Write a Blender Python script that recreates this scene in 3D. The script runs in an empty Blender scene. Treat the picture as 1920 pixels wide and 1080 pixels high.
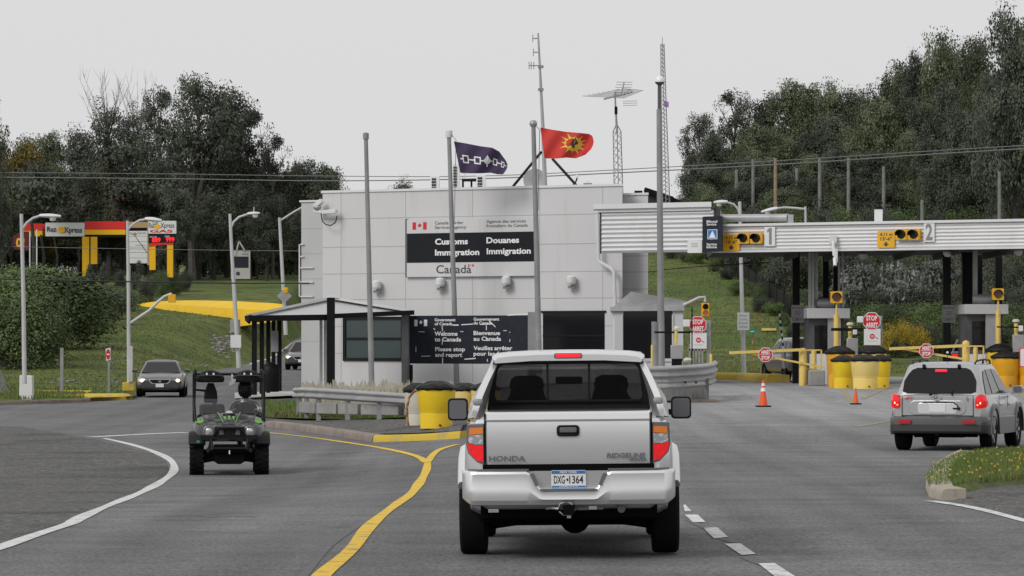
import bpy, bmesh, math, random
import numpy as np
from mathutils import Vector, Matrix
R=math.radians
SC=bpy.context.scene; COL=SC.collection
rnd=random.Random(7)
# ---------------- camera, sky, sun, exposure ----------------
F=7000.0; YH=640.0; H=1.85
cd=bpy.data.cameras.new('camera'); cam=bpy.data.objects.new('camera',cd); COL.objects.link(cam)
cam.location=(0,0,H); cam.rotation_euler=(R(90),0,0)
cd.sensor_width=36; cd.lens=36*F/1920; cd.shift_y=(YH-540)/1920; cd.clip_end=4000; cd.clip_start=.5
SC.camera=cam
SUN_EL=38; SUN_AZ=226      # azimuth the light comes from, clockwise from +Y
wd=bpy.data.worlds.new('World'); SC.world=wd; wd.use_nodes=True
nt=wd.node_tree; bg=nt.nodes['Background']
sky=nt.nodes.new('ShaderNodeTexSky'); sky.sky_type='NISHITA'; sky.sun_disc=False
sky.sun_elevation=R(SUN_EL); sky.sun_rotation=R(SUN_AZ); sky.air_density=1.5; sky.dust_density=4
hs=nt.nodes.new('ShaderNodeHueSaturation'); hs.inputs['Saturation'].default_value=0.04
mx=nt.nodes.new('ShaderNodeMix'); mx.data_type='RGBA'; mx.inputs[0].default_value=.93
mx.inputs[7].default_value=(8.25,8.25,8.35,1)   # flat overcast layer
nt.links.new(sky.outputs[0],hs.inputs['Color']); nt.links.new(hs.outputs[0],mx.inputs[6])
nt.links.new(mx.outputs[2],bg.inputs[0]); bg.inputs[1].default_value=.0895
sl=bpy.data.lights.new('sun','SUN'); sl.energy=1.5; sl.angle=R(24); sl.color=(1,.98,.95)
so=bpy.data.objects.new('sun',sl); COL.objects.link(so)
dv=Vector((math.sin(R(SUN_AZ))*math.cos(R(SUN_EL)),math.cos(R(SUN_AZ))*math.cos(R(SUN_EL)),math.sin(R(SUN_EL))))
so.rotation_euler=dv.to_track_quat('Z','Y').to_euler(); so.location=(0,-20,60)
SC.view_settings.view_transform='Standard'; SC.view_settings.look='None'; SC.view_settings.gamma=1
SC.view_settings.use_curve_mapping=False; SC.view_settings.exposure=0.0
# ---------------- materials ----------------
def mat(name,col,rough=.6,metal=0.,nz=None,bump=None,emit=0,coat=0,nz2=None,spec=.5,objrand=0,alpha=None,stretch=None,grain=None,ymix=None,streak=None):
    m=bpy.data.materials.new(name); m.use_nodes=True; t=m.node_tree; b=t.nodes['Principled BSDF']
    c=(*col,1)
    b.inputs['Base Color'].default_value=c; b.inputs['Roughness'].default_value=rough
    b.inputs['Metallic'].default_value=metal; b.inputs['Coat Weight'].default_value=coat
    b.inputs['Specular IOR Level'].default_value=spec
    if emit: b.inputs['Emission Color'].default_value=c; b.inputs['Emission Strength'].default_value=emit
    N=t.nodes.new; K=t.links.new
    co=N('ShaderNodeTexCoord').outputs['Object']
    if stretch:
        mp=N('ShaderNodeMapping'); mp.inputs['Scale'].default_value=stretch; K(co,mp.inputs[0]); co=mp.outputs[0]
    cur=None
    for q in (nz,nz2):
        if not q: continue
        # (scale, amount, other colour or None, [lo,hi])
        n=N('ShaderNodeTexNoise'); n.inputs['Scale'].default_value=q[0]; n.inputs['Detail'].default_value=5; K(co,n.inputs[0])
        r=N('ShaderNodeMapRange'); lo,hi=(q[3] if len(q)>3 else (.3,.7)); r.inputs[1].default_value=lo; r.inputs[2].default_value=hi
        K(n.outputs[0],r.inputs[0])
        x=N('ShaderNodeMix'); x.data_type='RGBA'; K(r.outputs[0],x.inputs[0])
        if cur: K(cur,x.inputs[6])
        else: x.inputs[6].default_value=c
        if q[2] is not None: oc=(*q[2],1); 
        else: oc=tuple(v*(1-q[1]) for v in col)+(1,)
        x.inputs[7].default_value=oc; cur=x.outputs[2]
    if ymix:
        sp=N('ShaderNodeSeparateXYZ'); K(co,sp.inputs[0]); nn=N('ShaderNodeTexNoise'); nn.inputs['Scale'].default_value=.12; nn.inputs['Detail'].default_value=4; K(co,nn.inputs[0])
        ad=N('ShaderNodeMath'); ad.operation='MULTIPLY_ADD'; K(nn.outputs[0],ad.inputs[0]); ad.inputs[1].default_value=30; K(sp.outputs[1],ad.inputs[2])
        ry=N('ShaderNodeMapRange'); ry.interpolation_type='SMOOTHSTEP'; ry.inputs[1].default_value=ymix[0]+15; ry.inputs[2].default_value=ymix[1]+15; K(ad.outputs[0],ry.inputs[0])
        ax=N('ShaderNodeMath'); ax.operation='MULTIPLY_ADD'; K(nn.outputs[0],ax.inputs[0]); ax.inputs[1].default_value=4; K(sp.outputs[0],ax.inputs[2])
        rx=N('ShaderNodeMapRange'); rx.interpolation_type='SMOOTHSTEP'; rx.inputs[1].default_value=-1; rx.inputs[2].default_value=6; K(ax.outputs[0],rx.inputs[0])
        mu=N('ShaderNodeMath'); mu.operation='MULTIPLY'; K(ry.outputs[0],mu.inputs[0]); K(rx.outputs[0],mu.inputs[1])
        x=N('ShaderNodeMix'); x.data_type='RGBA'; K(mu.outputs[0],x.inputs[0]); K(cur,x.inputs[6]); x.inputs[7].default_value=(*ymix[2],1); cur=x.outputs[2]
    if streak:
        for sc,lo,hi,am in(((1.1,.035,1),.35,.65,.14),((.25,.9,1),.4,.7,.10),((1.6,1.2,1),.62,.72,-.22)):
            mp=N('ShaderNodeMapping'); mp.inputs['Scale'].default_value=sc; K(co,mp.inputs[0]); n=N('ShaderNodeTexNoise'); n.inputs['Scale'].default_value=1; n.inputs['Detail'].default_value=5; K(mp.outputs[0],n.inputs[0])
            r=N('ShaderNodeMapRange'); r.inputs[1].default_value=lo; r.inputs[2].default_value=hi; r.inputs[3].default_value=1-max(am,0); r.inputs[4].default_value=1+am; K(n.outputs[0],r.inputs[0])
            h=N('ShaderNodeHueSaturation'); K(r.outputs[0],h.inputs['Value']); K(cur,h.inputs['Color']); cur=h.outputs[0]
    if grain:
        n=N('ShaderNodeTexNoise'); mp=N('ShaderNodeMapping'); mp.inputs['Scale'].default_value=(1,.28,1); K(co,mp.inputs[0]); n.inputs['Scale'].default_value=grain[0]; n.inputs['Detail'].default_value=3; n.inputs['Roughness'].default_value=.8; K(mp.outputs[0],n.inputs[0])
        r=N('ShaderNodeMapRange'); r.inputs[1].default_value=.3; r.inputs[2].default_value=.7; r.inputs[3].default_value=1-grain[1]; r.inputs[4].default_value=1+grain[1]; K(n.outputs[0],r.inputs[0])
        h=N('ShaderNodeHueSaturation'); K(r.outputs[0],h.inputs['Value']); K(cur,h.inputs['Color']); cur=h.outputs[0]
    if objrand:
        oi=N('ShaderNodeObjectInfo'); h=N('ShaderNodeHueSaturation')
        r=N('ShaderNodeMapRange'); r.inputs[3].default_value=1-objrand; r.inputs[4].default_value=1+objrand
        K(oi.outputs['Random'],r.inputs[0]); K(r.outputs[0],h.inputs['Value'])
        if cur: K(cur,h.inputs['Color'])
        else: h.inputs['Color'].default_value=c
        cur=h.outputs[0]
    if cur: K(cur,b.inputs['Base Color'])
    if bump:
        n=N('ShaderNodeTexNoise'); n.inputs['Scale'].default_value=bump[0]; n.inputs['Detail'].default_value=4; K(co,n.inputs[0])
        p=N('ShaderNodeBump'); p.inputs['Strength'].default_value=bump[1]; p.inputs['Distance'].default_value=bump[2]
        K(n.outputs[0],p.inputs['Height']); K(p.outputs[0],b.inputs['Normal'])
    return m
def glassmat(name,tint,rough=.03,refl=.12):
    m=bpy.data.materials.new(name); m.use_nodes=True; t=m.node_tree; t.nodes.clear()
    o=t.nodes.new('ShaderNodeOutputMaterial'); tr=t.nodes.new('ShaderNodeBsdfTransparent'); gl=t.nodes.new('ShaderNodeBsdfGlossy')
    fr=t.nodes.new('ShaderNodeLayerWeight'); fr.inputs[0].default_value=.25
    r=t.nodes.new('ShaderNodeMapRange'); r.inputs[3].default_value=refl; r.inputs[4].default_value=1
    mi=t.nodes.new('ShaderNodeMixShader'); tr.inputs[0].default_value=(*tint,1); gl.inputs['Roughness'].default_value=rough
    gl.inputs[0].default_value=(.8,.8,.8,1)
    t.links.new(fr.outputs[1],r.inputs[0]); t.links.new(r.outputs[0],mi.inputs[0]); t.links.new(tr.outputs[0],mi.inputs[1])
    t.links.new(gl.outputs[0],mi.inputs[2]); t.links.new(mi.outputs[0],o.inputs[0]); return m
M=dict(
 asphalt=mat('asphalt',(.128,.128,.130),.93,nz=(.09,0,(.168,.168,.17),(.35,.65)),nz2=(.7,0,(.100,.100,.102),(.52,.78)),bump=(25,.35,.02),spec=.25,grain=(26,.42),streak=1,ymix=(66,104,(.285,.285,.288))),  # ymix colour paints in the brighter look of far asphalt at grazing angle
 plaza=mat('pale_asphalt',(.23,.23,.233),.93,nz=(.25,0,(.185,.185,.188)),nz2=(3,0,(.26,.26,.26),(.5,.8)),bump=(25,.3,.02),spec=.25),
 gravel=mat('gravel',(.098,.096,.093),.97,nz=(9,0,(.18,.178,.175),(.44,.64)),nz2=(.35,0,(.075,.075,.075),(.5,.7)),bump=(14,1,.06),spec=.2,grain=(22,.45)),
 grass=mat('grass_soil',(.080,.125,.030),.95,nz=(.13,0,(.140,.165,.048),(.35,.6)),nz2=(.7,0,(.068,.075,.040),(.44,.68)),bump=(5,1,.12),spec=.15),
 verge=mat('verge_grass',(.08,.125,.02),.95,nz=(1.2,0,(.11,.12,.04)),bump=(8,1,.08),spec=.15),
 field=mat('field',(.06,.07,.04),.95,nz=(.05,.3,None),spec=.1),
 white=mat('white_line',(.66,.66,.65),.8,nz=(5,0,(.26,.26,.26),(.54,.68)),nz2=(40,0,(.35,.35,.35),(.5,.7))),
 yline=mat('yellow_line',(.74,.48,.03),.8,nz=(4,0,(.34,.25,.08),(.56,.70)),nz2=(40,0,(.45,.31,.06),(.5,.7))),
 yfade=mat('faded_yellow_line',(.36,.30,.13),.85,nz=(6,0,(.22,.2,.17))),
 crack=mat('crack_sealer',(.105,.105,.107),.8),
 concrete=mat('concrete',(.34,.33,.32),.9,nz=(1.5,.3,None),nz2=(9,0,(.25,.235,.21),(.5,.75)),bump=(20,.3,.02)),
 kerb=mat('kerb_concrete',(.27,.22,.19),.9,nz=(2.5,0,(.17,.14,.12)),bump=(15,.4,.02)),
 ykerb=mat('yellow_kerb',(.60,.42,.04),.85,nz=(2.5,0,(.42,.33,.14),(.5,.7)),bump=(15,.4,.02)),
 ybar=mat('yellow_barrier_paint',(.80,.50,.01),.7,nz=(.6,.12,None)),
 pale=mat('pale_walk',(.48,.47,.45),.9,nz=(1,.2,None)),
 wall=mat('wall_panel',(.60,.595,.60),.6,nz=(.5,.06,None),nz2=(2.2,0,(.50,.485,.47),(.56,.85)),stretch=(1,1,.14)),
 wall2=mat('wall_panel_grey',(.50,.50,.505),.6,nz=(.5,.08,None)),
 joint=mat('panel_joint',(.36,.36,.36),.8),
 corr=mat('corrugated_white',(.70,.70,.705),.45,nz=(.8,.08,None),nz2=(1.5,0,(.6,.59,.57),(.6,.8)),stretch=(1,1,.3)),
 dark=mat('black_steel',(.008,.008,.009),.55,spec=.15),
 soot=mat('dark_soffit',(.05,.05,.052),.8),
 galv=mat('galvanised_steel',(.42,.42,.425),.5,.35,nz=(2,.25,None)),
 pole=mat('painted_pole',(.56,.56,.565),.5,nz=(1.5,.2,None)),
 polegrey=mat('weathered_pole',(.33,.33,.335),.55,.2,nz=(1.2,.35,None)),
 cream=mat('splintered_wood',(.52,.48,.38),.9,nz=(3,.35,None)),
 slate=mat('slate_sign',(.020,.023,.034),.6,nz=(4,0,(.028,.031,.042),(.5,.7)),spec=.2),
 blacksign=mat('black_band',(.011,.012,.016),.6,spec=.2),
 wsign=mat('white_sign',(.72,.72,.72),.5,nz=(3,.06,None)),
 letw=mat('white_lettering',(.78,.78,.78),.5),
 letk=mat('dark_lettering',(.05,.05,.055),.5),
 letg=mat('grey_lettering',(.22,.22,.23),.5),
 red=mat('red_sign',(.62,.015,.03),.45,nz=(2,.1,None)),
 yel=mat('signal_yellow',(.80,.42,.01),.5,nz=(2,.12,None)),
 yely=mat('yellow_plastic',(.90,.66,.02),.5,nz=(1.2,0,(.82,.52,.02)),nz2=(4,0,(.6,.45,.12),(.6,.8))),
 yelo=mat('orange_yellow_plastic',(.88,.44,.01),.5,nz=(1.3,0,(.58,.28,.02)),nz2=(4,0,(.4,.22,.05),(.62,.8))),
 yelp=mat('bleached_yellow_plastic',(.90,.72,.28),.5,nz=(1.1,0,(.88,.62,.12)),nz2=(4,0,(.55,.45,.3),(.62,.8))),
 creamp=mat('cream_plastic',(.66,.64,.56),.6,nz=(1.0,0,(.55,.5,.36)),nz2=(3.5,0,(.3,.28,.24),(.62,.8))),
 bag=mat('black_lid',(.009,.009,.010),.5,spec=.25,bump=(6,.6,.03)),
 orange=mat('cone_orange',(.80,.10,.02),.55),
 boll=mat('bollard_yellow',(.72,.52,.14),.55,nz=(5,0,(.45,.28,.08),(.58,.75))),
 rust=mat('rusty_steel',(.22,.09,.045),.8,nz=(6,0,(.5,.35,.1),(.5,.62))),
 winglass=mat('dark_window',(.012,.012,.014),.12,spec=.35),
 teal=mat('teal_window',(.055,.075,.075),.12,spec=.5),
 silver=mat('silver_paint',(.79,.79,.80),.28,.62,coat=.4),
 silver2=mat('silver_paint_dusty',(.50,.50,.51),.34,.65,coat=.4,nz=(1.5,.1,None)),
 graypaint=mat('grey_paint',(.075,.072,.07),.28,.5,coat=.7),
 midgrey=mat('light_grey_paint',(.20,.20,.205),.3,.4,coat=.6), graypaint2=mat('mid_grey_paint',(.085,.085,.088),.3,.4,coat=.6),
 skirt=mat('bumper_skirt',(.035,.035,.037),.6), cladding=mat('dark_cladding',(.095,.095,.1),.6,nz=(3,.15,None)),
 black=mat('black_plastic',(.010,.010,.011),.5,spec=.2),
 tyre=mat('tyre_rubber',(.009,.009,.009),.9,spec=.15,nz=(20,.3,None)),
 under=mat('underbody',(.004,.004,.004),.9,spec=.1),
 rim=mat('alloy_rim',(.45,.45,.46),.3,.8),
 chrome=mat('chrome',(.7,.7,.72),.15,1),
 tail=mat('tail_lens_red',(.80,.006,.012),.25,emit=.30,coat=.5,nz=(30,.25,None)),
 taildim=mat('reflector_red',(.45,.006,.02),.3,coat=.5),
 amber=mat('amber_lens',(.78,.22,.03),.3,coat=.5),
 clear=mat('clear_lens',(.38,.38,.40),.2,.3,coat=.5,nz=(25,0,(.7,.7,.7),(.5,.6))),
 housing=mat('lamp_housing',(.13,.13,.14),.35),
 led=mat('lit_red',(1,.015,.03),.4,emit=.75),
 headlit=mat('lit_headlamp',(1,.62,.25),.4,emit=.9),
 headlitc=mat('lit_bulb',(1,.88,.62),.4,emit=2.5),
 carglass=mat('car_window',(.012,.012,.013),.08,spec=.28),
 seeglass=glassmat('tinted_glass',(.27,.27,.275),.03,.07),
 wshield=glassmat('windscreen_glass',(.5,.5,.5)),
 plexi=glassmat('clear_plastic',(.82,.82,.82),.05,.03),
 seat=mat('seat_fabric',(.012,.012,.013),.8),
 bark=mat('bark',(.15,.14,.125),.9,nz=(3,.4,None)),
 barkd=mat('dark_bark',(.045,.043,.04),.9,nz=(3,.3,None)),
 post=mat('weathered_post',(.24,.235,.225),.9,nz=(3,.3,None)),
 wire=mat('cable',(.16,.16,.165),.6), wirek=mat('black_cable',(.03,.03,.03),.6),
 rock=mat('pale_rock',(.27,.26,.25),.95,nz=(2,.4,None),bump=(4,1,.1)),
 lampglass=mat('lamp_glass',(.62,.62,.60),.2,coat=.5),
 lampb=mat('glass_globe',(.78,.78,.76),.25),
 blue=mat('blue_emblem',(.03,.16,.42),.5),
 green=mat('green_sign',(.03,.22,.15),.5),
 cred=mat('canopy_red',(.72,.02,.015),.5), cyel=mat('canopy_yellow',(.85,.47,.0),.5),
 maroon=mat('maroon_sign',(.10,.008,.015),.5), woodp=mat('light_pole_wood',(.36,.27,.18),.85,nz=(2,.35,None)), tan=mat('tan_wood',(.42,.29,.15),.7),
 purple=mat('purple_cloth',(.052,.032,.085),.8,nz=(5,.15,None)), redc=mat('red_cloth',(.62,.045,.035),.8,nz=(5,.1,None)),
 yelc=mat('yellow_cloth',(.75,.55,.06),.8), whc=mat('white_cloth',(.75,.75,.75),.8), brc=mat('brown_cloth',(.09,.05,.05),.8),
 lilac=mat('lilac_cloth',(.40,.25,.60),.8),
 skin=mat('skin',(.40,.24,.17),.6), jacket=mat('glossy_black_jacket',(.015,.015,.017),.25,nz=(11,0,(.55,.55,.55),(.57,.63)),coat=.5),  # jacket: pale noise patches are highlights painted into the black
 orangep=mat('orange_patch',(.26,.09,.055),.6), darklens=mat('dark_red_lens',(.10,.022,.012),.3,coat=.4), nosek=mat('pale_kerb_nose',(.34,.31,.26),.9,nz=(3,0,(.50,.38,.12),(.55,.7)),nz2=(9,0,(.25,.22,.19),(.5,.75))),
 camo=mat('charcoal_hood_vinyl',(.022,.023,.022),.35,nz=(6,0,(.11,.11,.105),(.54,.60)),coat=.3),
 lime=mat('lime_vinyl',(.16,.40,.07),.5),
 leafd=mat('leaf_dark',(.058,.066,.050),.7,nz=(.35,0,(.105,.120,.082),(.4,.65)),spec=.3,objrand=.3),
 leafm=mat('leaf_mid',(.080,.098,.056),.7,nz=(.4,0,(.135,.165,.085),(.4,.65)),spec=.3,objrand=.3),
 leafg=mat('leaf_bright',(.090,.130,.045),.7,nz=(.5,0,(.150,.205,.065),(.4,.65)),spec=.3,objrand=.25),
 leafh=mat('leaf_hedge',(.066,.092,.038),.7,nz=(.5,0,(.120,.165,.060),(.4,.65)),spec=.3,objrand=.3),
 leafy=mat('leaf_autumn',(.12,.10,.02),.7,nz=(.6,0,(.20,.14,.03),(.45,.65)),spec=.3),
 leafs=mat('leaf_silvery',(.075,.085,.068),.5,nz=(.8,0,(.26,.27,.245),(.48,.66)),spec=.5,objrand=.15),
 flowery=mat('goldenrod_flower',(.36,.26,.02),.8), flowerp=mat('cream_flower',(.5,.52,.28),.8),
 blade=mat('grass_blade',(.105,.165,.03),.8,nz=(.25,0,(.15,.15,.05),(.45,.65))),
 blade2=mat('dry_blade',(.14,.135,.055),.9),
)
# ---------------- mesh builder ----------------
class MB:
    def __init__(s,Mx=None): s.v=[];s.f=[];s.m=[];s.mats=[];s.M=Mx;s.cur=0
    def mt(s,name):
        if name not in s.mats: s.mats.append(name)
        s.cur=s.mats.index(name); return s
    def add(s,vs,fs):
        o=len(s.v)
        for p in vs:
            p=Vector(p)
            if s.M: p=s.M@p
            s.v.append(p)
        for f in fs: s.f.append([o+i for i in f]); s.m.append(s.cur)
        return s
    def box(s,c,d,rz=0,rx=0):
        q=Matrix.Rotation(rz,4,'Z')@Matrix.Rotation(rx,4,'X'); c=Vector(c)
        vs=[c+q@Vector((x*d[0]/2,y*d[1]/2,z*d[2]/2)) for z in(-1,1) for x,y in((-1,-1),(1,-1),(1,1),(-1,1))]
        return s.add(vs,[(3,2,1,0),(4,5,6,7),(0,1,5,4),(1,2,6,5),(2,3,7,6),(3,0,4,7)])
    def bar(s,p0,p1,w,h,up=(0,0,1)):
        p0=Vector(p0);p1=Vector(p1);d=(p1-p0).normalized();r=d.cross(Vector(up))
        if r.length<1e-4: r=Vector((1,0,0))
        r.normalize();u=r.cross(d)
        vs=[p+r*(a*w/2)+u*(b*h/2) for p in(p0,p1) for a,b in((-1,-1),(1,-1),(1,1),(-1,1))]
        return s.add(vs,[(3,2,1,0),(4,5,6,7),(0,1,5,4),(1,2,6,5),(2,3,7,6),(3,0,4,7)])
    def tube(s,path,r,n=8,caps=True):
        path=[Vector(p) for p in path]; k=len(path)
        rs=r if isinstance(r,(list,tuple)) else [r]*k
        vs=[];prev=None
        for i,p in enumerate(path):
            d=(path[min(i+1,k-1)]-path[max(i-1,0)]).normalized()
            if prev is None:
                a=Vector((0,0,1)) if abs(d.z)<.9 else Vector((1,0,0))
                x=d.cross(a).normalized()
            else:
                x=(prev-d*prev.dot(d)).normalized()
            prev=x;y=d.cross(x)
            for j in range(n):
                t=2*math.pi*j/n; vs.append(p+(x*math.cos(t)+y*math.sin(t))*rs[i])
        fs=[]
        for i in range(k-1):
            for j in range(n):
                a=i*n+j;b=i*n+(j+1)%n; fs.append((a,b,b+n,a+n))
        if caps: fs+= [tuple(range(n-1,-1,-1)),tuple(range((k-1)*n,k*n))]
        return s.add(vs,fs)
    def lathe(s,prof,c,n=16,axis='z'):
        c=Vector(c);vs=[];fs=[]
        for r,z in prof:
            for j in range(n):
                t=2*math.pi*j/n
                p={'z':(r*math.cos(t),r*math.sin(t),z),'x':(z,r*math.cos(t),r*math.sin(t)),'y':(r*math.cos(t),z,r*math.sin(t))}[axis]
                vs.append(c+Vector(p))
        for i in range(len(prof)-1):
            for j in range(n):
                a=i*n+j;b=i*n+(j+1)%n; fs.append((a,b,b+n,a+n))
        if prof[0][0]>1e-5: fs.append(tuple(range(n-1,-1,-1)))
        if prof[-1][0]>1e-5: fs.append(tuple(range((len(prof)-1)*n,len(prof)*n)))
        return s.add(vs,fs)
    def loft(s,rings,caps=True,closed=True):
        n=len(rings[0]);vs=[p for r in rings for p in r];fs=[]
        for i in range(len(rings)-1):
            for j in range(n if closed else n-1):
                a=i*n+j;b=i*n+(j+1)%n; fs.append((a,b,b+n,a+n))
        if caps and closed: fs+= [tuple(range(n-1,-1,-1)),tuple(range((len(rings)-1)*n,len(rings)*n))]
        return s.add(vs,fs)
    def prism(s,pts,o,u,v,n,d0,d1):
        o=Vector(o);u=Vector(u);v=Vector(v);n=Vector(n);k=len(pts)
        vs=[o+u*a+v*b+n*d for d in(d0,d1) for a,b in pts]
        return s.add(vs,[tuple(range(k-1,-1,-1)),tuple(range(k,2*k))]+[(i,(i+1)%k,k+(i+1)%k,k+i) for i in range(k)])
    def build(s,name,parent=None,world=False,smooth=40,bevel=0,label=None,fix=True):
        me=bpy.data.meshes.new(name)
        vv=s.v
        if world and parent is not None:
            r=parent
            while r.parent: r=r.parent
            Wi=Matrix.LocRotScale(r.location,r.rotation_euler,r.scale).inverted()
            vv=[Wi@p for p in vv]
        me.from_pydata([tuple(p) for p in vv],[],s.f)
        for q in (s.mats or ['concrete']): me.materials.append(M[q])
        me.polygons.foreach_set('material_index',s.m)
        if fix and len(s.f)<6000:
            b=bmesh.new(); b.from_mesh(me); bmesh.ops.recalc_face_normals(b,faces=b.faces); b.to_mesh(me); b.free()
        if smooth: 
            me.polygons.foreach_set('use_smooth',[True]*len(me.polygons)); me.set_sharp_from_angle(angle=R(smooth))
        o=bpy.data.objects.new(name,me); COL.objects.link(o)
        if parent is not None: o.parent=parent
        if bevel:
            b=o.modifiers.new('bevel','BEVEL'); b.width=bevel; b.segments=2; b.limit_method='ANGLE'; b.angle_limit=R(35)
        if label: o['label']=label
        return o
def thing(name,label,cat,loc=(0,0,0),rz=0,group=None):
    o=bpy.data.objects.new(name,None); COL.objects.link(o); o.location=loc; o.rotation_euler=(0,0,rz); o.empty_display_size=.3
    return tag(o,label,cat,group)
def tag(o,label,cat,group=None):
    o['label']=label;o['category']=cat
    if group:o['group']=group
    return o
def struct(o): o['kind']='structure'; return o
def rr(x0,z0,x1,z1,r,k=4):
    p=[]
    for cx,cz,a in((x1-r,z1-r,0),(x0+r,z1-r,90),(x0+r,z0+r,180),(x1-r,z0+r,270)):
        for i in range(k+1):
            t=R(a+90*i/k);p.append((cx+r*math.cos(t),cz+r*math.sin(t)))
    return p
def circ(cx,cz,r,n=16,a0=0): return [(cx+r*math.cos(2*math.pi*i/n+a0),cz+r*math.sin(2*math.pi*i/n+a0)) for i in range(n)]
# ---------------- lettering ----------------
_fc={}
def glyphs(s,bold):
    k=(s,bold)
    if k not in _fc:
        cu=bpy.data.curves.new('t','FONT'); cu.body=s; cu.size=1; cu.offset=bold; cu.resolution_u=3
        o=bpy.data.objects.new('t',cu); COL.objects.link(o)
        dg=bpy.context.evaluated_depsgraph_get(); me=bpy.data.meshes.new_from_object(o.evaluated_get(dg))
        vs=[v.co.copy() for v in me.vertices]; fs=[tuple(p.vertices) for p in me.polygons]
        bpy.data.objects.remove(o); bpy.data.curves.remove(cu); bpy.data.meshes.remove(me)
        x0=min(v.x for v in vs);x1=max(v.x for v in vs);_fc[k]=(vs,fs,x0,x1)
    return _fc[k]
def CAPH():
    vs=glyphs('H',0)[0]; return max(v.y for v in vs)-min(v.y for v in vs)
def text(mb,s,o,u,v,width,cap,bold=.02,lift=.004):
    vs,fs,x0,x1=glyphs(s,bold); o=Vector(o);u=Vector(u);v=Vector(v);n=u.cross(v)
    sx=width/(x1-x0); sy=cap/CAPH()
    mb.add([o+u*((p.x-x0)*sx)+v*(p.y*sy)+n*lift for p in vs],fs)
# ---------------- pixels of the survey photo -> places ----------------
def W(px,py,Y): return Vector(((px-960)*Y/F,Y,H-(py-YH)*Y/F))
class Plane:   # vertical plane facing the camera, u to the right, n outwards
    def __init__(s,P0,u,lift=0):
        s.u=Vector(u).normalized(); s.v=Vector((0,0,1)); s.n=s.u.cross(s.v); s.o=Vector(P0)+s.n*lift
    def hit(s,px,py):
        d=Vector(((px-960)/F,1,-(py-YH)/F)); c=Vector((0,0,H)); t=(s.o-c).dot(s.n)/d.dot(s.n); return c+d*t
    def uv(s,px,py): q=s.hit(px,py)-s.o; return (q.dot(s.u),q.z)
    def lifted(s,l): return Plane(s.o,s.u,l)
    def poly(s,mb,pts,d0=-.02,d1=0): mb.prism([s.uv(*p) for p in pts],s.o,s.u,s.v,s.n,d0,d1)
    def rect(s,mb,x0,y0,x1,y1,d0=-.02,d1=0):  # upright rectangle through two pixel corners
        a=s.uv(x0,y0);b=s.uv(x1,y1); z1=max(a[1],b[1]);z0=min(a[1],b[1]); mb.prism([(a[0],z0),(b[0],z0),(b[0],z1),(a[0],z1)],s.o,s.u,s.v,s.n,d0,d1)
    def text(s,mb,t,x0,x1,yb,cap,bold=.02,lift=.004):
        a=s.hit(x0,yb);b=s.hit(x1,yb); sc=F/a.y
        text(mb,t,a,s.u,s.v,(b-a).dot(s.u),cap/sc,bold,lift)
YAW=R(30); UB=Vector((math.cos(YAW),-math.sin(YAW),0))
def lerp(a,b,t): return a+(b-a)*t
def sst(a,b,x):
    t=min(1,max(0,(x-a)/(b-a))); return t*t*(3-2*t)
def tab(T,x):
    if x<=T[0][0]: return T[0][1]
    for (a,p),(b,q) in zip(T,T[1:]):
        if x<=b: return p+(q-p)*sst(a,b,x)
    return T[-1][1]
GL=[(0,-.066),(34,-.07),(66,-.52),(105,-.45),(143,-.25),(175,.4),(200,.47),(220,.75),(270,2.3),(340,4.5)]
GR=[(0,-.066),(40,-.066),(66,-.15),(71,-.19),(92,0),(103,.05),(123,.28),(150,.33),(200,.5),(300,1)]
def G(X,Y):
    return lerp(tab(GL,Y),tab(GR,Y),sst(-4.7,2.5,X))
PL=[(138,-.2),(152,.12),(165,.55),(175,.95),(200,1.9),(230,3.0),(255,3.9),(266,4.8),(300,6.6),(330,7.6),(400,9)]
PR=[(160,.2),(175,.8),(200,2.6),(230,5.2),(260,7.8),(300,10.2),(340,12.5),(400,14)]
def lin(T,x):
    if x<=T[0][0]: return T[0][1]
    for (a,p),(b,q) in zip(T,T[1:]):
        if x<=b: return p+(q-p)*(x-a)/(b-a)
    return T[-1][1]
def hillL(X,Y):
    d=-14.7-X
    if d<=0 or Y<137: return -1e3
    return G(X,Y)+.1*sst(0,.4,d)+max(0,lin(PL,Y)-G(X,Y))*sst(0,lerp(5.5,2,sst(225,245,Y)),d)
def hillR(X,Y):
    d=X+7.5
    if d<=0 or Y<158: return -1e3
    return G(X,Y)-.05+.15*sst(158,159,Y)+max(0,lin(PR,Y)-G(X,Y))*sst(0,7,d)
def T(X,Y): return max(G(X,Y),hillL(X,Y),hillR(X,Y))
def gp(px,py,fn=None):
    fn=fn or T; Y=15.; s=.25
    while Y<480:
        p=W(px,py,Y)
        if p.z<fn(p.x,Y):
            a,b=Y-s,Y
            for _ in range(14):
                m=(a+b)/2;q=W(px,py,m)
                if q.z<fn(q.x,m): b=m
                else: a=m
            q=W(px,py,b); return Vector((q.x,q.y,fn(q.x,b)))
        Y+=s
    return W(px,py,300)
def grid(name,xs,ys,fn,mt,smooth=180,skip=None):
    mb=MB().mt(mt); nx=len(xs)
    vs=[(x,y,fn(x,y)) for y in ys for x in xs]
    fs=[]
    for j in range(len(ys)-1):
        for i in range(nx-1):
            if skip and skip(xs[i],ys[j]): continue
            a=j*nx+i; fs.append((a,a+1,a+nx+1,a+nx))
    mb.add(vs,fs); return mb.build(name,smooth=smooth,fix=False)
def fr(a,b,s): 
    n=max(1,int(round((b-a)/s))); return [a+(b-a)*i/n for i in range(n+1)]
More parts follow.
